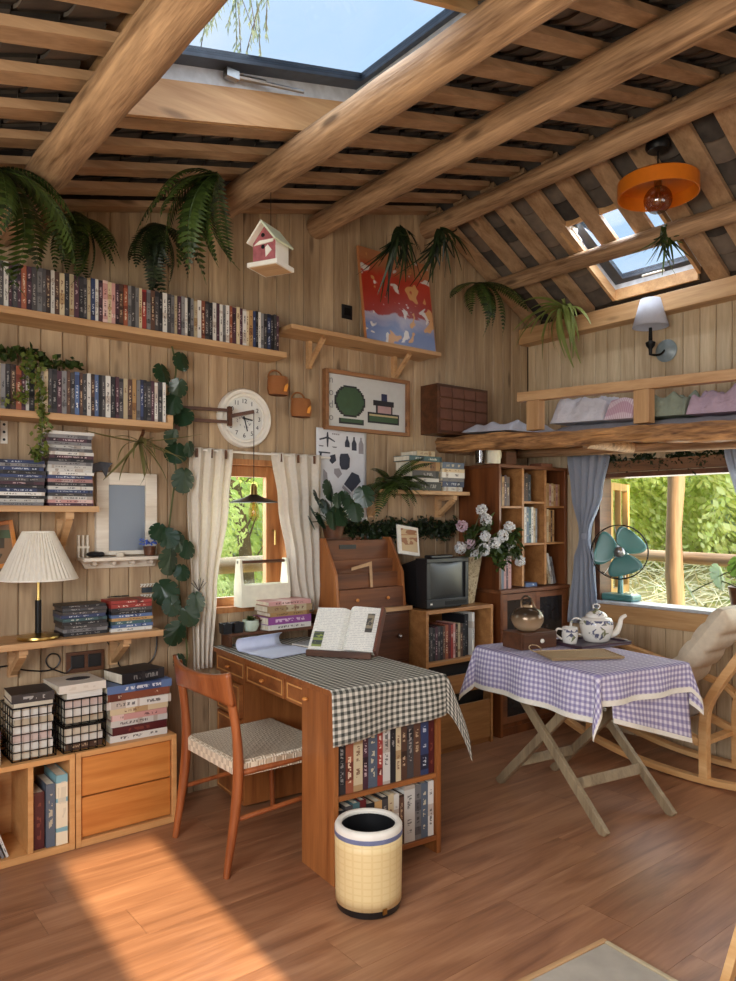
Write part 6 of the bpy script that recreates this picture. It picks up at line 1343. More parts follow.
mb = MB(); hem = [tcloth(k/80, 0) for k in range(81)]+[tcloth(1, k/80) for k in range(1, 81)]+[tcloth(1-k/80, 1) for k in range(1, 81)]+[tcloth(0, 1-k/80) for k in range(1, 81)]
vs = [(p[0], p[1], p[2]+.002) for p in hem]+[(p[0]*1.004, p[1]*1.004, p[2]-.022) for p in hem]; k_ = len(hem); mb.add(vs, [(i, i+1, k_+i+1, k_+i) for i in range(k_-1)], 0, T); mb.build('hem', M['paper'], tc_, solid=.0015)
def fcloth(a, b):       # b along x, a downwards; the hem slants lower to the right
    x = -ta*.75+(ta*1.85)*b; d = (.19+.16*b)*a; return (x, -tb-.002-.006-.02*a+.012*math.sin(17*x)*a, TH-.004-d)
mb = MB(); mb.grid(fcloth, 20, 30, 0, 1, 0, 1, 0, T); mb.uv = [(u*.27, v*.5) for u, v in mb.uv]
q_ = [fcloth(1, k/40) for k in range(41)]; uc = mb.build('under_cloth', LG, smooth=70, solid=.0015); tag(uc, 'second lilac checked cloth hanging lower under the near right edge of the table', 'tablecloth')
WM[uc.name] = Matrix.Translation(uc.location); mb = MB(); mb.add([(p[0], p[1]-.002, p[2]+.004) for p in q_]+[(p[0], p[1]-.004, p[2]-.018) for p in q_], [(i, i+1, 42+i, 41+i) for i in range(40)], 0, T); mb.build('hem', M['paper'], uc, solid=.0015)
TZ = TH+.0095
def tl(u, v, z=TZ): p = on_z(u, v, z); return p
# keepsake box with the round pot
kb = tl(532, 648); 
o = thing('keepsake_box', 'dark wooden box with a small drawer knob at the back of the lilac table', 'box', (kb.x, kb.y, TZ), TRZ); KT = TR((kb.x+.03, kb.y+.035, TZ), TRZ)
MB().box(-.125, .115, -.075, .075, 0, .085, 0, KT).build('body', M['walnut'], o, bevel=.003); d = MB().box(-.115, .105, -.080, -.0755, .01, .075, 0, KT).build('drawer', M['walnut'], o, bevel=.002)
mb = MB(); mb.ball((0, -.09, .042), .012, 12, 8, (1, .8, 1), 0, KT); mb.build('knob', M['white'], d, smooth=True)
pp = KT @ Vector((-.02, .0, .0855)); o = thing('round_teapot', 'round shiny bronze and cream pot with an arched handle on the dark box', 'teapot', pp); T2 = TR(pp)
def pot_mat():
    m, n, l, b = base_mat('bronze_glaze'); t_ = n.new('ShaderNodeTexCoord'); sp_ = n.new('ShaderNodeSeparateXYZ'); l.new(t_.outputs['Generated'], sp_.inputs[0]); l.new(ramp(n, l, sp_.outputs[2], [(.25, C(196, 168, 134)), (.5, C(150, 124, 96)), (.75, C(70, 58, 46))]), b.inputs['Base Color']); b.inputs['Metallic'].default_value = .35; b.inputs['Roughness'].default_value = .22; return m
BG = pot_mat()
mb = MB(); mb.lathe([(0, 0), (.045, 0), (.068, .02), (.083, .05), (.084, .075), (.070, .105), (.04, .122), (.028, .124), (0, .124)], 40, 0, T2); mb.build('body', BG, o, smooth=50)
mb = MB(); mb.lathe([(0, .124), (.026, .124), (.022, .134), (.008, .138), (.008, .146), (0, .148)], 20, 0, T2); mb.build('lid', BG, o, smooth=50)
mb = MB(); mb.tube(smoothp([T2 @ Vector(p) for p in ((-.03, .012, .118), (-.034, .012, .16), (-.012, .004, .182), (.02, -.004, .165), (.055, -.014, .108))]), .005, 8); mb.build('handle', BG, o, smooth=True)
mb = MB(); mb.tube(smoothp([T2 @ Vector(p) for p in ((.06, -.01, .06), (.085, -.015, .08), (.095, -.018, .098))]), [.014]*10+[.009], 10); mb.build('spout', BG, o, smooth=True)
# tray, teapot, cup, mat
tp_ = tl(593, 644); tr = thing('serving_tray', 'dark purple serving tray under the painted teapot', 'tray', (tp_.x, tp_.y, TZ), R(-10)); T3 = TR((tp_.x, tp_.y, TZ), R(-10))
mb = MB(); mb.box(-.19, .17, -.11, .13, .0, .008, 0, T3); mb.build('base', pm('dark_lacquer', C(70, 52, 62), .3), tr, bevel=.003)
mb = MB()
for a in ((-.19, .17, -.11, -.102), (-.19, .17, .122, .13), (-.19, -.182, -.102, .122), (.162, .17, -.102, .122)): mb.box(a[0], a[1], a[2], a[3], .008, .018, 0, T3)
mb.build('rim', bpy.data.materials['dark_lacquer'], tr); mb = MB(); mb.cb((.18, -.02, .012), (.03, .09, .016), 0, T3); mb.build('handle', M['walnut'], tr, bevel=.004)
def china():
    m, n, l, b = base_mat('painted_china'); t_ = n.new('ShaderNodeTexCoord'); sp_ = n.new('ShaderNodeSeparateXYZ'); l.new(t_.outputs['Generated'], sp_.inputs[0]); z = sp_.outputs[2]
    f = ramp(n, l, noise(n, l, t_.outputs['Object'], 34, 3, .6), [(.47, (0, 0, 0, 1)), (.53, (1, 1, 1, 1))])
    band = mth(n, l, 'GREATER_THAN', mth(n, l, 'MULTIPLY', mth(n, l, 'LESS_THAN', mth(n, l, 'ABSOLUTE', mth(n, l, 'SUBTRACT', z, .80)), .085), 1), .5)
    spot = mth(n, l, 'LESS_THAN', mth(n, l, 'ADD', mth(n, l, 'ABSOLUTE', mth(n, l, 'SUBTRACT', z, .40)), mth(n, l, 'ABSOLUTE', mth(n, l, 'SUBTRACT', sp_.outputs[0], .45))), .30)
    mk = mth(n, l, 'MULTIPLY', mth(n, l, 'MAXIMUM', band, spot), f); c = mixc(n, l, C(92, 94, 118), C(124, 128, 96), ramp(n, l, noise(n, l, t_.outputs['Object'], 12, 1), [(.5, (0, 0, 0, 1)), (.55, (1, 1, 1, 1))]))
    l.new(mixc(n, l, C(226, 222, 214), c, mk), b.inputs['Base Color']); b.inputs['Roughness'].default_value = .15; return m
CH = china(); tpp = T3 @ Vector((.045, .02, .0085)); o = thing('painted_teapot', 'white china teapot painted with blue grapes on the purple tray', 'teapot', tpp, R(-38)); T4 = TR(tpp, R(-38)) @ Matrix.Diagonal((1.12, 1.12, 1.12, 1))   # local +x = spout
mb = MB(); mb.lathe([(0, 0), (.05, 0), (.058, .006), (.070, .03), (.079, .07), (.079, .095), (.070, .112), (.048, .120), (0, .120)], 40, 0, T4); mb.build('body', CH, o, smooth=50)
mb = MB(); mb.lathe([(.052, .119), (.05, .128), (.035, .142), (.014, .15), (.008, .153), (.010, .158), (0, .160)], 32, 0, T4); mb.tube([T4 @ Vector((.016*math.cos(a), 0, .168+.012*math.sin(a))) for a in [2*math.pi*k/16 for k in range(17)]], .004, 6); mb.build('lid', CH, o, smooth=50)
mb = MB(); mb.tube(smoothp([T4 @ Vector(p) for p in ((.06, 0, .03), (.095, 0, .042), (.112, 0, .075), (.122, 0, .11), (.145, 0, .125))]), [.020-.011*k/20 for k in range(21)], 12); mb.build('spout', M['white'], o, smooth=True)
mb = MB(); mb.tube(smoothp([T4 @ Vector(p) for p in ((-.068, 0, .10), (-.10, 0, .112), (-.122, 0, .09), (-.115, 0, .05), (-.07, 0, .03))]), .006, 10); mb.build('handle', CH, o, smooth=True)
cpp = T3 @ Vector((-.118, .05, .0085)); o = thing('teacup', 'white painted mug with a curled handle left of the china teapot', 'cup', cpp, R(-38)); T5 = TR(cpp, R(-38))
mb = MB(); mb.shell([(0, 0), (.036, 0), (.043, .04), (.042, .082), (.038, .085), (.038, .04), (.032, .006), (0, .006)], 28, 0, T5); mb.build('body', CH, o, smooth=50)
mb = MB(); mb.tube(smoothp([T5 @ Vector(p) for p in ((-.040, 0, .072), (-.068, 0, .074), (-.075, 0, .045), (-.042, 0, .02))]), .0055, 8); mb.build('handle', M['white'], o, smooth=True)
wp_ = tl(579, 656); o = thing('woven_mat', 'rectangular woven rattan mat with a loop at the front of the lilac table', 'mat', (wp_.x, wp_.y, TZ), R(-30)); T6 = TR((wp_.x, wp_.y, TZ+.001), R(-30))
def mat_mat():
    m, n, l, b = base_mat('rattan_weave'); t_ = n.new('ShaderNodeTexCoord'); wv = n.new('ShaderNodeTexWave'); wv.bands_direction = 'Y'; wv.inputs['Scale'].default_value = 38; l.new(t_.outputs['Object'], wv.inputs['Vector']); wx = n.new('ShaderNodeTexWave'); wx.bands_direction = 'X'; wx.inputs['Scale'].default_value = 60; l.new(t_.outputs['Object'], wx.inputs['Vector'])
    f = mth(n, l, 'MULTIPLY', wv.outputs['Fac'], wx.outputs['Fac']); l.new(ramp(n, l, f, [(.1, C(150, 122, 88)), (.7, C(214, 186, 144))]), b.inputs['Base Color']); b.inputs['Roughness'].default_value = .8; bump(n, l, b, f, .6, .004); return m
MM = mat_mat(); MB().box(-.18, .18, -.105, .105, 0, .008, 0, T6).build('panel', MM, o, bevel=.002)
mb = MB(); mb.tube([T6 @ Vector(p) for p in ((-.18, -.105, .008), (.18, -.105, .008), (.18, .105, .008), (-.18, .105, .008), (-.18, -.105, .008))], .005, 6); mb.build('edge_binding', MM, o)
mb = MB(); mb.tube([T6 @ Vector((-.17+.03*math.cos(a)-.02, .09+.03*math.sin(a), .026+.012*math.sin(a))) for a in [2*math.pi*k/16 for k in range(17)]], .003, 6); mb.build('hanging_loop', MM, o)
# ------------------------------------------------------------ rocking chair
RX0, RX1 = 3.80, 4.165
o = thing('rocking_chair', 'bentwood rocking chair with grey-beige cushions by the right window', 'rocking chair', ((RX0+RX1)/2, 2.1, 0))
def sweep(nm, x, pts, wd, th, k=6):     # flat bentwood strip in the YZ plane
    P = smoothp([Vector((x, a, b)) for a, b in pts], k); mb = MB(); n = len(P); vs = []
    for i, p in enumerate(P):
        d = (P[min(i+1, n-1)]-P[max(i-1, 0)]).normalized(); nn = Vector((0, -d.z, d.y))
        for sx_, sn in ((-1, -1), (1, -1), (1, 1), (-1, 1)): vs.append(p+Vector((sx_*wd/2, 0, 0))+nn*sn*th/2)
    fs = [(4*i+j, 4*i+(j+1) % 4, 4*i+4+(j+1) % 4, 4*i+4+j) for i in range(n-1) for j in range(4)]+[(3, 2, 1, 0), tuple(4*n-4+j for j in range(4))]
    mb.add(vs, fs); return mb.build(nm, M['beech'], o, smooth=50, bevel=.004)
for x in (RX0, RX1):
    sweep('runner', x, [(1.20, .21), (1.45, .095), (1.75, .035), (2.05, .0225), (2.35, .045), (2.65, .11), (2.85, .19)], .05, .032)
    sweep('rear_post', x, [(1.915, .035), (1.917, .2), (1.915, .33), (1.90, .42), (1.84, .535), (1.72, .72), (1.62, .90)], .05, .045)
    sweep('armrest', x, [(2.74, .62), (2.55, .585), (2.30, .535), (2.08, .485), (1.98, .455), (1.91, .40)], .055, .028)
    sweep('front_post', x, [(2.62, .115), (2.60, .3), (2.58, .45), (2.60, .575)], .045, .035)
    sweep('seat_rail', x, [(2.60, .40), (2.25, .315), (1.93, .215)], .04, .04)
for y_, z_ in ((2.58, .375), (2.25, .295), (1.95, .205), (1.72, .70), (1.63, .86)):
    mb = MB(); mb.bar((RX0, y_, z_), (RX1, y_, z_), .05, .022); mb.build('cross_slat', M['beech'], o)
def cushion(nm, A, ulen, vlen, th, M_, mat, tufts):
    def fn(a, b):
        x, y = (a-.5)*ulen, (b-.5)*vlen; e = (1-abs(2*a-1)**6)*(1-abs(2*b-1)**6); q = 1-.20*sum(math.exp(-((b-t_)/.035)**2) for t_ in tufts); return (x, y, th/2*(e**.4)*q)
    mb = MB(); mb.grid(fn, 24, 40, 0, 1, 0, 1, 0, A); mb.grid(lambda a, b: (lambda p: (p[0], p[1], -p[2]*.75))(fn(1-a, b)), 24, 40, 0, 1, 0, 1, 0, A); return mb.build(nm, mat, M_, smooth=70)
beige = cloth('beige_cushion', C(214, 200, 176), 0, .08, 40); grey = cloth('grey_cushion', C(150, 142, 134), 0, .1, 40)
xm = (RX0+RX1)/2
so = thing('seat_cushion', 'grey seat cushion lying in the rocking chair', 'cushion', (xm, 2.24, .40)); cushion('pad', TR((xm, 2.33, .395), 0, R(14)), .29, .60, .11, so, grey, (.33, .66))
bo = thing('back_cushion', 'plump beige back cushion leaning in the rocking chair', 'cushion', (xm, 1.9, .45)); 
A = Matrix.Translation((xm, 2.03, .665)) @ Matrix.Rotation(R(127), 4, 'X'); cushion('pad', A, .29, .64, .16, bo, beige, (.2, .4, .6, .8)) 
# ------------------------------------------------------------ plants indoors
def frond_mesh(L, droop, w_, n, seed, nm):
    r_ = random.Random(seed); mb = MB(); P = []
    for i in range(n+1):
        t = i/n; P.append(Vector((.04*L*math.sin(3*t+seed), L*(t-.28*droop*t*t), L*(.16*t-droop*.75*t*t))))
    mb.tube(P, [.0028*(1-.7*i/n) for i in range(n+1)], 4)
    for i in range(1, n):
        t = i/n; d = (P[i+1]-P[i]).normalized(); s = d.cross(Vector((0, 0, 1))).normalized(); upv = s.cross(d)
        ln = w_*(math.sin(math.pi*min(1, .10+t*.93))**.7)*r_.uniform(.88, 1.08); bw = L/n*.46
        for sg in (-1, 1):
            q = P[i]; tip = q+s*sg*ln+d*ln*.32-upv*ln*.22; m = q+s*sg*ln*.5+d*ln*.12-upv*ln*.04
            mb.add([q-d*bw*.6, m-d*bw, tip, m+d*bw, q+d*bw*.6], [(0, 1, 2, 3, 4)] if sg > 0 else [(4, 3, 2, 1, 0)])
    me = bpy.data.meshes.new(nm); me.from_pydata([tuple(v) for v in mb.v], [], mb.f); return me
FR = [frond_mesh(.42, d, .062, 24, k, 'sword_frond') for k, d in enumerate((.55, .8, 1.05))]
def plant(name, lab, base, meshes, mat, dirs, part, cat='fern', group=None):
    o = thing(name, lab, cat, base, 0, group)
    for i, (az, tilt, sc, roll) in enumerate(dirs):
        me = meshes[i % len(meshes)]
        key = (me.name, mat.name)
        if key not in _mm: m2 = me.copy(); m2.materials.clear(); m2.materials.append(mat); _mm[key] = m2
        f = bpy.data.objects.new(part, _mm[key]); COL.objects.link(f); f.parent = o
        f.rotation_euler = Euler((R(tilt), R(roll), R(az)), 'XYZ'); f.scale = (sc, sc, sc); WM[f.name] = WM[o.name]
    return o
_mm = {}
def fan(az0, az1, n, t0, t1, s0, s1, seed):
    r_ = random.Random(seed); return [(az0+(az1-az0)*(k+.5)/n+r_.uniform(-9, 9), r_.uniform(t0, t1), r_.uniform(s0, s1), r_.uniform(-20, 20)) for k in range(n)]
# az 0 = into the wall (+y), 90 = -x, 180 = -y (towards the room), 270 = +x
plant('hanging_fern', 'big dark green fern hanging from the leftmost log at the left picture edge', (.60, 2.78, 2.60), FR, M['fern'], fan(60, 330, 16, -62, 5, .75, 1.15, 1), 'frond')
plant('hanging_fern', 'dim fern on the wall top just right of the leftmost log', (1.04, 3.36, 2.735), FR, M['fern'], fan(85, 265, 17, -80, -5, .55, .9, 2), 'frond')
plant('hanging_fern', 'dark fern against the wall behind the bright fern', (1.40, 3.37, 2.80), FR, M['fernd'], fan(95, 265, 12, -80, -10, .6, .95, 3), 'frond')
plant('hanging_fern', 'bright green fern spreading from the log left of the birdhouse', (1.43, 2.78, 2.83), FR, M['fern'], fan(15, 125, 14, -80, 12, .8, 1.2, 4), 'frond')
plant('hanging_fern', 'long-fronded fern by the wall right of the poster, below the thin log', (3.62, 3.34, 2.95), FR, M['fern'], fan(85, 265, 10, -70, 0, .7, 1.15, 6), 'frond')
plant('shelf_fern', 'bushy dark fern on the left of the small shelf under the loft', (2.845, 3.33, 1.60), FR, M['fern'], fan(75, 285, 34, -10, 50, .5, .78, 7), 'frond')
o = bpy.data.objects['shelf_fern']; mb = MB(); mb.lathe([(0, 0), (.045, 0), (.058, .07), (.052, .07), (.048, .06), (0, .055)], 20, 0, TR((2.845, 3.36, 1.569))); mb.build('pot', M['walnut'], o, smooth=50)
def lobed(nm, L, w_, lobes, droop):   # staghorn frond: a strap that forks into fingers
    mb = MB()
    def strap(p0, a0, ln, wd, curl, z0):
        P = []; n = 7
        for i in range(n+1):
            t = i/n; a = a0+curl*t; P.append((p0[0]+ln*t*math.sin(a), p0[1]+ln*t*math.cos(a), z0-droop*(p0[1]+ln*t*math.cos(a))**2/L, wd*(1-.75*t**2)))
        vs = [v for x, y, z, w2 in P for v in ((x-w2*math.cos(a0), y+w2*math.sin(a0), z), (x+w2*math.cos(a0), y-w2*math.sin(a0), z))]
        mb.add(vs, [(2*i, 2*i+1, 2*i+3, 2*i+2) for i in range(n)])
    strap((0, 0), 0, L*.62, w_, 0, 0)
    for k in range(lobes):
        a = (k-(lobes-1)/2)*.42; y0 = L*(.30+.26*(1-abs(a))); strap((0, y0), a, L*(.52-.10*abs(a)), w_*.42, a*.35, 0)
    me = bpy.data.meshes.new(nm); me.from_pydata(mb.v, [], mb.f); return me
ST = [lobed('staghorn_frond', .26, .030, 5, 1.2), lobed('staghorn_frond', .24, .026, 4, 2.0)]
plant('staghorn_fern', 'dark staghorn fern hanging over the top of the poster', (2.77, 3.17, 3.06), ST, M['fernd'], fan(100, 260, 12, -75, 10, .5, .85, 9), 'frond')
plant('staghorn_fern', 'dark staghorn fern where the ridge log meets the wall', (3.06, 3.14, 3.11), ST, M['fernd'], fan(100, 265, 9, -80, 5, .5, .8, 10), 'frond')
plant('staghorn_fern', 'small staghorn fern hanging from the thin log below the orange lamp', (3.79, 2.14, 3.0), ST, M['fern'], fan(40, 300, 7, -100, -40, .4, .7, 12), 'frond')
def strapm(nm, L, w_, droop):
    mb = MB(); n = 12; vs = []
    for i in range(n+1):
        t = i/n; y = L*(t-.25*droop*t*t); z = L*(.25*t-droop*.8*t*t); w2 = w_*(math.sin(math.pi*(.12+.86*t))**.6); vs += [(-w2, y, z+w2*.35), (0, y, z), (w2, y, z+w2*.35)]
    mb.add(vs, [f for i in range(n) for f in ((3*i, 3*i+1, 3*i+4, 3*i+3), (3*i+1, 3*i+2, 3*i+5, 3*i+4))]); me = bpy.data.meshes.new(nm); me.from_pydata(vs, [], mb.f); return me
SM = [strapm('strap_leaf', .46, .017, d) for d in (.7, 1.1, 1.4)]
strapg = leafm('strap_green', C(92, 112, 48), C(158, 166, 92))
plant('strap_fern', 'pale green strap-leaved fern on the eave board in the room corner', (4.11, 3.02, 2.80), SM, strapg, fan(20, 165, 28, -50, 28, .55, 1.1, 13), 'leaf')
AM = [strapm('air_leaf', .26, .009, d) for d in (-.15, .3, .7)]
plant('air_plant', 'spidery air plant hanging under the second shelf above the mirror', (1.335, 3.40, 1.76), AM, leafm('air_green', C(86, 84, 48), C(138, 134, 84)), fan(95, 265, 20, -85, 20, .6, 1.05, 14), 'leaf', 'air plant')
o = bpy.data.objects['air_plant']; mb = MB(); mb.tube([(1.335, 3.40, 1.76), (1.36, 3.42, 1.80), (1.37, 3.43, Z2-.0265)], .008, 8); mb.build('bark_mount', M['walnut'], o)
# ivy trailing over the second shelf
rr = random.Random(55); o = thing('trailing_ivy', 'leafy ivy trailing over the dvd cases and down from the second shelf', 'ivy', (.85, 3.40, 2.05))
ivp = [on_y(u, v, 3.39) for u, v in ((-10, 350), (8, 354), (22, 352), (34, 355), (44, 362), (60, 366), (72, 364))]
hang = [on_y(u, v, 3.305) for u, v in ((30, 356), (36, 372), (41, 392), (42, 412), (42, 432), (40, 450), (36, 455))]
mb = MB(); mb.tube(smoothp(ivp), .003, 5); mb.tube(smoothp(hang), .0025, 5); mb.build('stem', M['stem'], o)
mb = MB(); leafcloud(mb, [tuple(p) for p in smoothp(ivp)], 260, .016, (.02, .02, .014), rr, .75); mb.build('leaves', M['fern'], o)
mb = MB(); leafcloud(mb, [tuple(p) for p in smoothp(hang)], 240, .014, (.014, .008, .014), rr, .75); hang2 = [on_y(u, v, 3.31) for u, v in ((24, 360), (26, 380), (25, 398), (18, 396), (8, 400))]
leafcloud(mb, [tuple(p) for p in smoothp(hang2)], 90, .012, (.01, .006, .012), rr, .75); mb.build('hanging_leaves', leafm('ivy_light', C(70, 92, 34), C(132, 140, 66)), o)
# monstera
def monstera_mesh():
    n = 90; pts = []
    for i in range(n+1):
        t = -math.pi+2*math.pi*i/n
        x, y = .50*math.sin(t)*(1-.18*math.cos(t)*-1), -.52*math.cos(t)*-1*-1+.10*abs(math.sin(t))
        if .35 < abs(t) < 2.5 and i % 9 == 4: x *= .38; y = y*.62-.05
        if abs(abs(t)-math.pi) < .01: y = .64
        if abs(t) < .09: y += .14*(1-abs(t)/.09)
        pts.append((x, y))
    vs = [(0, -.28, 0)] + [(x, y, -.30*abs(x)**1.5-.12*(y-.1)**2) for x, y in pts]; return vs, [(0, i, i+1) for i in range(1, n+1)]
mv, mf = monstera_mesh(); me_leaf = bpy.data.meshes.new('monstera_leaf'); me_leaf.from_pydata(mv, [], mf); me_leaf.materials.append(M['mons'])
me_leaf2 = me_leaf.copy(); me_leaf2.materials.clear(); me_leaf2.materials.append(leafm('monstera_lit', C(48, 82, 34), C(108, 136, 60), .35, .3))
def mleaf(o, p, size, yaw, pitch, roll, me=me_leaf):
    f = bpy.data.objects.new('leaf', me); COL.objects.link(f); f.parent = o
    f.matrix_basis = WM[o.name].inverted() @ (Matrix.Translation(p) @ Euler((R(pitch), R(roll), R(yaw)), 'XYZ').to_matrix().to_4x4() @ Matrix.Diagonal((size, size, size, 1))); WM[f.name] = WM[o.name]
o = thing('monstera_vine', 'dark glossy monstera vine climbing down the wall between shelves and curtain', 'vine', (1.5, 3.4, 1.3))
st = [on_y(u, v, YB-.05) for u, v in ((172, 346), (176, 370), (172, 395), (174, 420), (172, 445), (176, 470), (173, 495), (170, 520), (168, 548), (178, 575), (180, 602), (184, 625), (187, 650), (186, 672))]
MB().tube(smoothp(st), .005, 6).build('stem', M['stem'], o, smooth=True)
rr = random.Random(21)
for u, v, sz in ((182, 361, .11), (163, 373, .12), (178, 388, .11), (172, 404, .12), (183, 416, .12), (172, 436, .09), (176, 452, .13), (190, 449, .09), (184, 480, .14), (158, 531, .10), (168, 537, .12), (178, 541, .12), (187, 549, .11), (170, 561, .15), (182, 572, .10), (165, 592, .15), (172, 606, .11), (197, 602, .12), (189, 616, .12), (176, 633, .14), (181, 662, .10)):
    y_ = YB-.09-rr.uniform(0, .05)
    if 186 < u: y_ = YB-.125
    p = on_y(u, v, y_); mleaf(o, p, sz*.88, rr.uniform(-30, 30)+180, rr.uniform(-108, -66), rr.uniform(-35, 35))
o = thing('potted_monstera', 'potted monstera on the window sill at the right picture edge', 'potted plant', (XR+.06, 2.0, RZ0+.021))
pb = on_x(738, 610, XR+.05); pz = RZ0+.0215; mb = MB(); mb.lathe([(0, 0), (.06, 0), (.085, .15), (.078, .15), (.07, .13), (0, .12)], 24, 0, TR((XR+.055, pb.y-.03, pz))); mb.build('pot', M['walnut'], o, smooth=50)
c0 = Vector((XR+.055, pb.y-.03, pz+.13))
for (u, v, sz, yw, pt, rl) in ((692, 592, .15, 40, 62, 12), (720, 576, .16, -10, 70, -30), (741, 566, .15, -60, 60, 20)):
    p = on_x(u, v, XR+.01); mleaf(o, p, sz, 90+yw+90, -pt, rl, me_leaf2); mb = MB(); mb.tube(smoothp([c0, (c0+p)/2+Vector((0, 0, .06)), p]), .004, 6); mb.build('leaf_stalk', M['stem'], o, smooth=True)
o = thing('potted_philodendron', 'leafy dark potted plant standing on the letter cabinet by the poster', 'potted plant', (2.47, 3.40, 1.287))
mb = MB(); mb.lathe([(0, 0), (.05, 0), (.065, .07), (.058, .07), (.05, .06), (0, .055)], 20, 0, TR((2.47, 3.40, 1.287))); mb.build('pot', M['walnut'], o, smooth=50)
for i, (u, v, az) in enumerate(((314, 512, 120), (318, 498, 100), (330, 490, 80), (338, 500, 60), (322, 520, 150), (340, 515, 200), (350, 505, 250), (356, 512, 240), (328, 508, 170), (345, 497, 260), (333, 520, 190), (364, 496, 270), (312, 522, 140))):
    p = on_y(u, v, 3.36-.03*(i % 4)); b0 = Vector((2.47, 3.40, 1.345))
    mb = MB(); mb.tube([b0, (b0+p)/2+Vector((0, 0, .02)), p], .0025, 5); mb.build('leaf_stalk', M['stem'], o); mleaf(o, p, .085+.02*(i % 3), 180+(p.x-b0.x)*-260, -62-8*(i % 4), (p.x-b0.x)*120)
# scrap of grey felt on the mirror's top left corner
p = on_y(101, 468, YB-.04); mb = MB(); T = TR((p.x, YB-.038, p.z-.005))
mb.prism([(-.045, .02), (.0, .035), (.055, .03), (.035, .008), (.025, -.04), (.005, -.005), (-.04, -.02)], -.003, .003, 0, T @ Matrix.Rotation(R(90), 4, 'X')); tag(mb.build('felt_scrap', cloth('slate_felt', C(84, 86, 92), 0, .2)), 'small dark grey felt scrap hooked on the top left corner of the mirror', 'cloth')
# twig sprig pinned on the left curtain
p0 = on_y(199, 590, YB-.10); mb = MB(); rr = random.Random(9)
for k in range(9):
    a = rr.uniform(-1.1, 1.1); q = p0+Vector((.05*math.sin(a), -.005, .02+.05*math.cos(a)*rr.uniform(.5, 1))); mb.tube([p0-Vector((0, 0, .05)), p0+Vector((0, 0, -.005)), q], .0014, 4)
tag(mb.build('twig_sprig', pm('twig', C(78, 70, 66), .8)), 'thin dry twig sprig standing against the left curtain above the chair back', 'twig')
# ------------------------------------------------------------ outdoors
def ground_z(x, y):
    hx = max(0, x-5.6)*.30; hy = max(0, y-7)*.22; return -.28+max(hx, hy)+.06*math.sin(1.3*x)*math.sin(1.1*y)
gm, n, l, b = base_mat('straw_ground'); t = n.new('ShaderNodeTexCoord'); l.new(ramp(n, l, noise(n, l, t.outputs['Object'], 3.5, 6, 1.2), [(.3, C(150, 132, 84)), (.5, C(206, 188, 134)), (.7, C(150, 160, 80))]), b.inputs['Base Color']); b.inputs['Roughness'].default_value = .95
mb = MB(); mb.grid(lambda a, c: (-12+40*a, -8+40*c, ground_z(-12+40*a, -8+40*c)-.05), 80, 80); og = mb.build('ground', gm, smooth=True, origin=(0, 0, 0)); struct(og)
rr = random.Random(70)
def shrub_mesh(nm, seed, n, rad, hgt, sz, mat):
    r_ = random.Random(seed); mb = MB(); cs = [Vector((r_.gauss(0, rad*.45), r_.gauss(0, rad*.45), hgt*r_.uniform(.2, .9))) for _ in range(14)]
    for _ in range(n):
        c = r_.choice(cs); d = Vector((r_.gauss(0, 1), r_.gauss(0, 1), r_.gauss(0, 1))).normalized(); q = c+d*rad*.42*r_.uniform(.6, 1)
        a = Vector((r_.uniform(-1, 1), r_.uniform(-1, 1), r_.uniform(-1, 1))).normalized(); e = (d+a*.6).normalized().orthogonal().normalized(); f = e.cross(a).normalized(); s = sz*r_.uniform(.6, 1.4)
        mb.add([q-e*s, q+f*s*.5, q+e*s, q-f*s*.5], [(0, 1, 2, 3)])
    me = bpy.data.meshes.new(nm); me.from_pydata([tuple(v) for v in mb.v], [], mb.f); me.materials.append(mat); return me
yg = leafm('yellow_green_leaf', C(206, 220, 122), C(250, 250, 190), .55); mg_ = leafm('mid_green_leaf', C(176, 200, 108), C(226, 236, 160), .55); bgm = leafm('grey_green_leaf', C(164, 184, 158), C(210, 222, 194), .5)
SHM = [shrub_mesh('leaf_mass', k+1, 15000, 1.25, 2.3, .042, m_) for k, m_ in enumerate((yg, mg_, bgm))]
trunk_m = pm('bark', C(110, 88, 66), .9, 0, .3, 12, .4)
def bushes(name, lab, spots):      # a slope of bushes grown into one another
    vs, fs, mi = [], [], []
    for (x, y, k, sc) in spots:
        me = SHM[k]; A = TR((x, y, ground_z(x, y)-.1), rr.uniform(0, 6)) @ Matrix.Diagonal((sc, sc, sc*1.05, 1)); b0 = len(vs)
        vs += [tuple(A @ v.co) for v in me.vertices]; fs += [tuple(b0+i for i in p.vertices) for p in me.polygons]; mi += [k]*len(me.polygons)
    me = bpy.data.meshes.new(name); me.from_pydata(vs, [], fs)
    for m_ in (yg, mg_, bgm): me.materials.append(m_)
    me.polygons.foreach_set('material_index', mi); o = bpy.data.objects.new(name, me); COL.objects.link(o); WM[o.name] = Matrix.Identity(4); tag(o, lab, 'foliage', None, 'stuff')
bushes('hillside_foliage', 'yellow-green bushes covering the slope outside the right window', [(10.2, 7.3, 2, 1.2), (9.2, 5.6, 0, 1.15), (9.6, 4.3, 0, 1.3), (8.9, 3.1, 0, 1.2), (8.2, 2.15, 2, 1.0), (12, 5.2, 1, 1.25), (11.6, 3.0, 0, 1.25), (11.8, 8.8, 1, 1.3), (13.5, 6.8, 0, 1.3), (10.2, 1.5, 0, 1.5)])
bushes('garden_foliage', 'pale green bushes growing outside the back window', [(3.2, 6.9, 0, .85), (4.3, 9.0, 1, 1.5), (5.4, 10.2, 2, 1.7), (3.0, 10.8, 0, 1.8), (2.6, 5.6, 2, .42)])
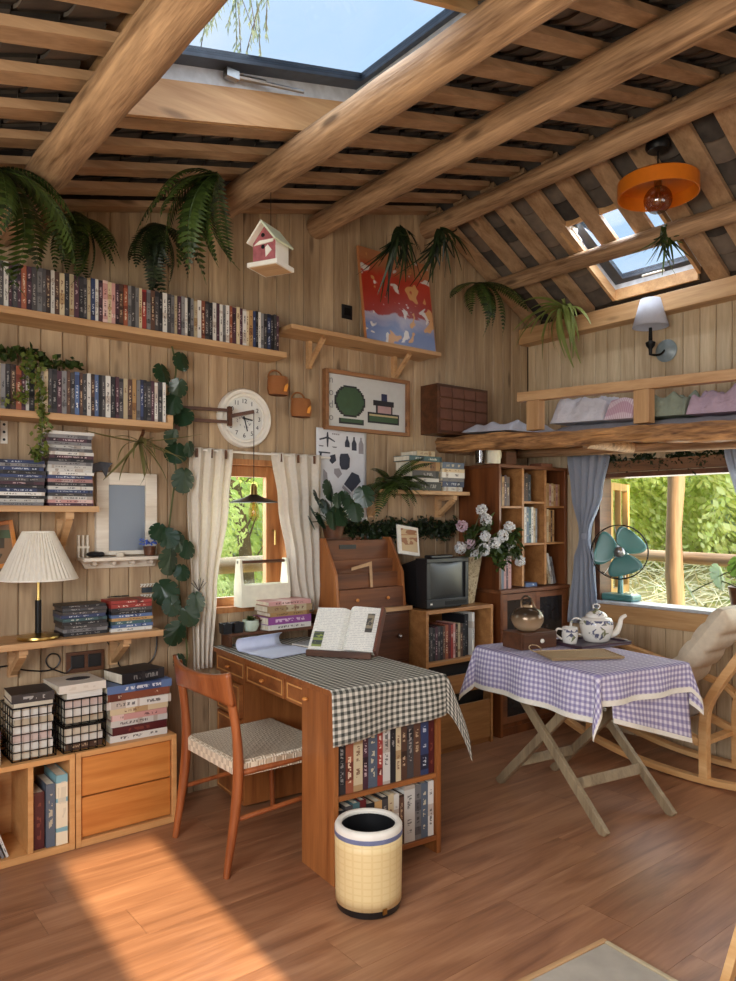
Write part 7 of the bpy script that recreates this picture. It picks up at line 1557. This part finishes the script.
# fallen straw and twigs on the slope
mb = MB()
for _ in range(2600):
    x = rr.uniform(5.7, 9.0); y = rr.uniform(.8, 7); z = ground_z(x, y)+rr.uniform(-.02, .10); a = rr.uniform(0, 6.28); ln = rr.uniform(.1, .5); d = Vector((math.cos(a)*ln, math.sin(a)*ln, rr.uniform(-.06, .12)*2)); s = Vector((-math.sin(a), math.cos(a), 0))*.009; p = Vector((x, y, z)); u_ = Vector((0, 0, .012))
    mb.add([p-s, p+s, p+u_, p+d-s*.4, p+d+s*.4, p+d+u_*.4], [(0, 1, 4, 3), (1, 2, 5, 4), (2, 0, 3, 5)])
tag(mb.build('dry_straw', pm('straw', C(236, 222, 184), .9, 0, .2, 6)), kind='stuff'); bpy.data.objects['dry_straw']['label'] = 'dry straw and twigs lying on the slope outside the right window'; bpy.data.objects['dry_straw']['category'] = 'straw'
gp_ = on_x(675.5, 540, 5.35); gwood = wood('garden_log', C(104, 80, 58), C(158, 130, 98), 'Z', .7, 0, .8, .3)
mb = MB(); mb.tube([(5.35+.012*math.sin(k), gp_.y+.01*math.sin(1.7*k), -.35+.33*k) for k in range(10)], [.062+.006*math.sin(2.1*k) for k in range(10)], 14); tag(mb.build('garden_post', gwood, smooth=60), 'pale peeled log post standing outside the right window', 'post')
mb = MB(); rzv = on_x(700, 559, 5.42).z; mb.tube([(5.47, 6.5-.8*k, rzv+.012*math.sin(2*k)) for k in range(9)], [.048+.005*math.sin(1.3*k) for k in range(9)], 12); tag(mb.build('garden_rail', wood('garden_log_y', C(120, 100, 80), C(170, 146, 118), 'Y', .7, 0, .8, .3), smooth=60), 'pale horizontal log rail outside the right window behind the post', 'rail')
rb = on_y(222, 566, 4.7); mb = MB(); mb.tube([(.8+.5*k, 4.7, rb.z+.008*math.sin(2*k)) for k in range(9)], [.062+.004*math.sin(1.3*k) for k in range(9)], 12); tag(mb.build('garden_rail', wood('garden_log_x', C(226, 176, 124), C(246, 214, 170), 'X', .7, 0, .8, .3), smooth=60), 'light brown horizontal log rail outside the back window', 'rail')
# leaning tree with bare branches outside the back window, and the willow over the skylight
o = thing('garden_tree', 'grey slanting tree with thin branches outside the back window', 'tree', (4.35, 7.6, -.3)); mb = MB()
mb.tube(smoothp([Vector((4.35, 7.6, -.3)), Vector((4.2, 7.5, 1.0)), Vector((3.9, 7.4, 2.1)), Vector((3.5, 7.3, 3.2))]), .075, 10); mb.build('trunk', trunk_m, o, smooth=True); mb = MB()
for k in range(16): a = Vector((4.25-.045*k, 7.5-.015*k, .7+.15*k)); q = a+Vector((rr.uniform(-.7, .7), rr.uniform(-.3, .3), rr.uniform(.2, .8))); mb.tube([a, (a+q)/2+Vector((0, 0, .06)), q], [.016, .010, .004], 5)
mb.build('branches', trunk_m, o)
o = thing('willow_bough', 'drooping willow bough with slender leaves seen through the big skylight', 'bough', (1.2, 4.2, 5.2)); mb = MB(); lf = MB(); rr = random.Random(33)
c0 = on_y(243, -40, 4.4); tips = []
mb.tube([Vector((c0.x-2.5, c0.y+.6, c0.z-3.4)), Vector((c0.x-1.9, c0.y+.4, c0.z-.6)), Vector((c0.x-.8, c0.y+.1, c0.z+.3)), c0], [.09, .07, .04, .02], 8)
for k in range(11):
    u, v = rr.uniform(195, 268), rr.uniform(15, 62); tp_ = on_y(u, v, 4.4+rr.uniform(-.15, .15)); s0 = c0+Vector((rr.uniform(-.25, .25), rr.uniform(-.1, .1), rr.uniform(-.05, .1))); P = smoothp([s0, (s0+tp_)/2+Vector((rr.uniform(-.03, .03), 0, .05)), tp_], 8); mb.tube(P, .003, 4)
    for q in P[3:]:
        for _ in range(2): d = Vector((rr.uniform(-.5, .5), rr.uniform(-.3, .3), -1)).normalized()*rr.uniform(.05, .10); s = Vector((.006, 0, 0)); lf.add([q, q+d*.5+s, q+d, q+d*.5-s], [(0, 1, 2, 3)])
mb.build('twigs', trunk_m, o); lf.build('leaves', bgm, o)
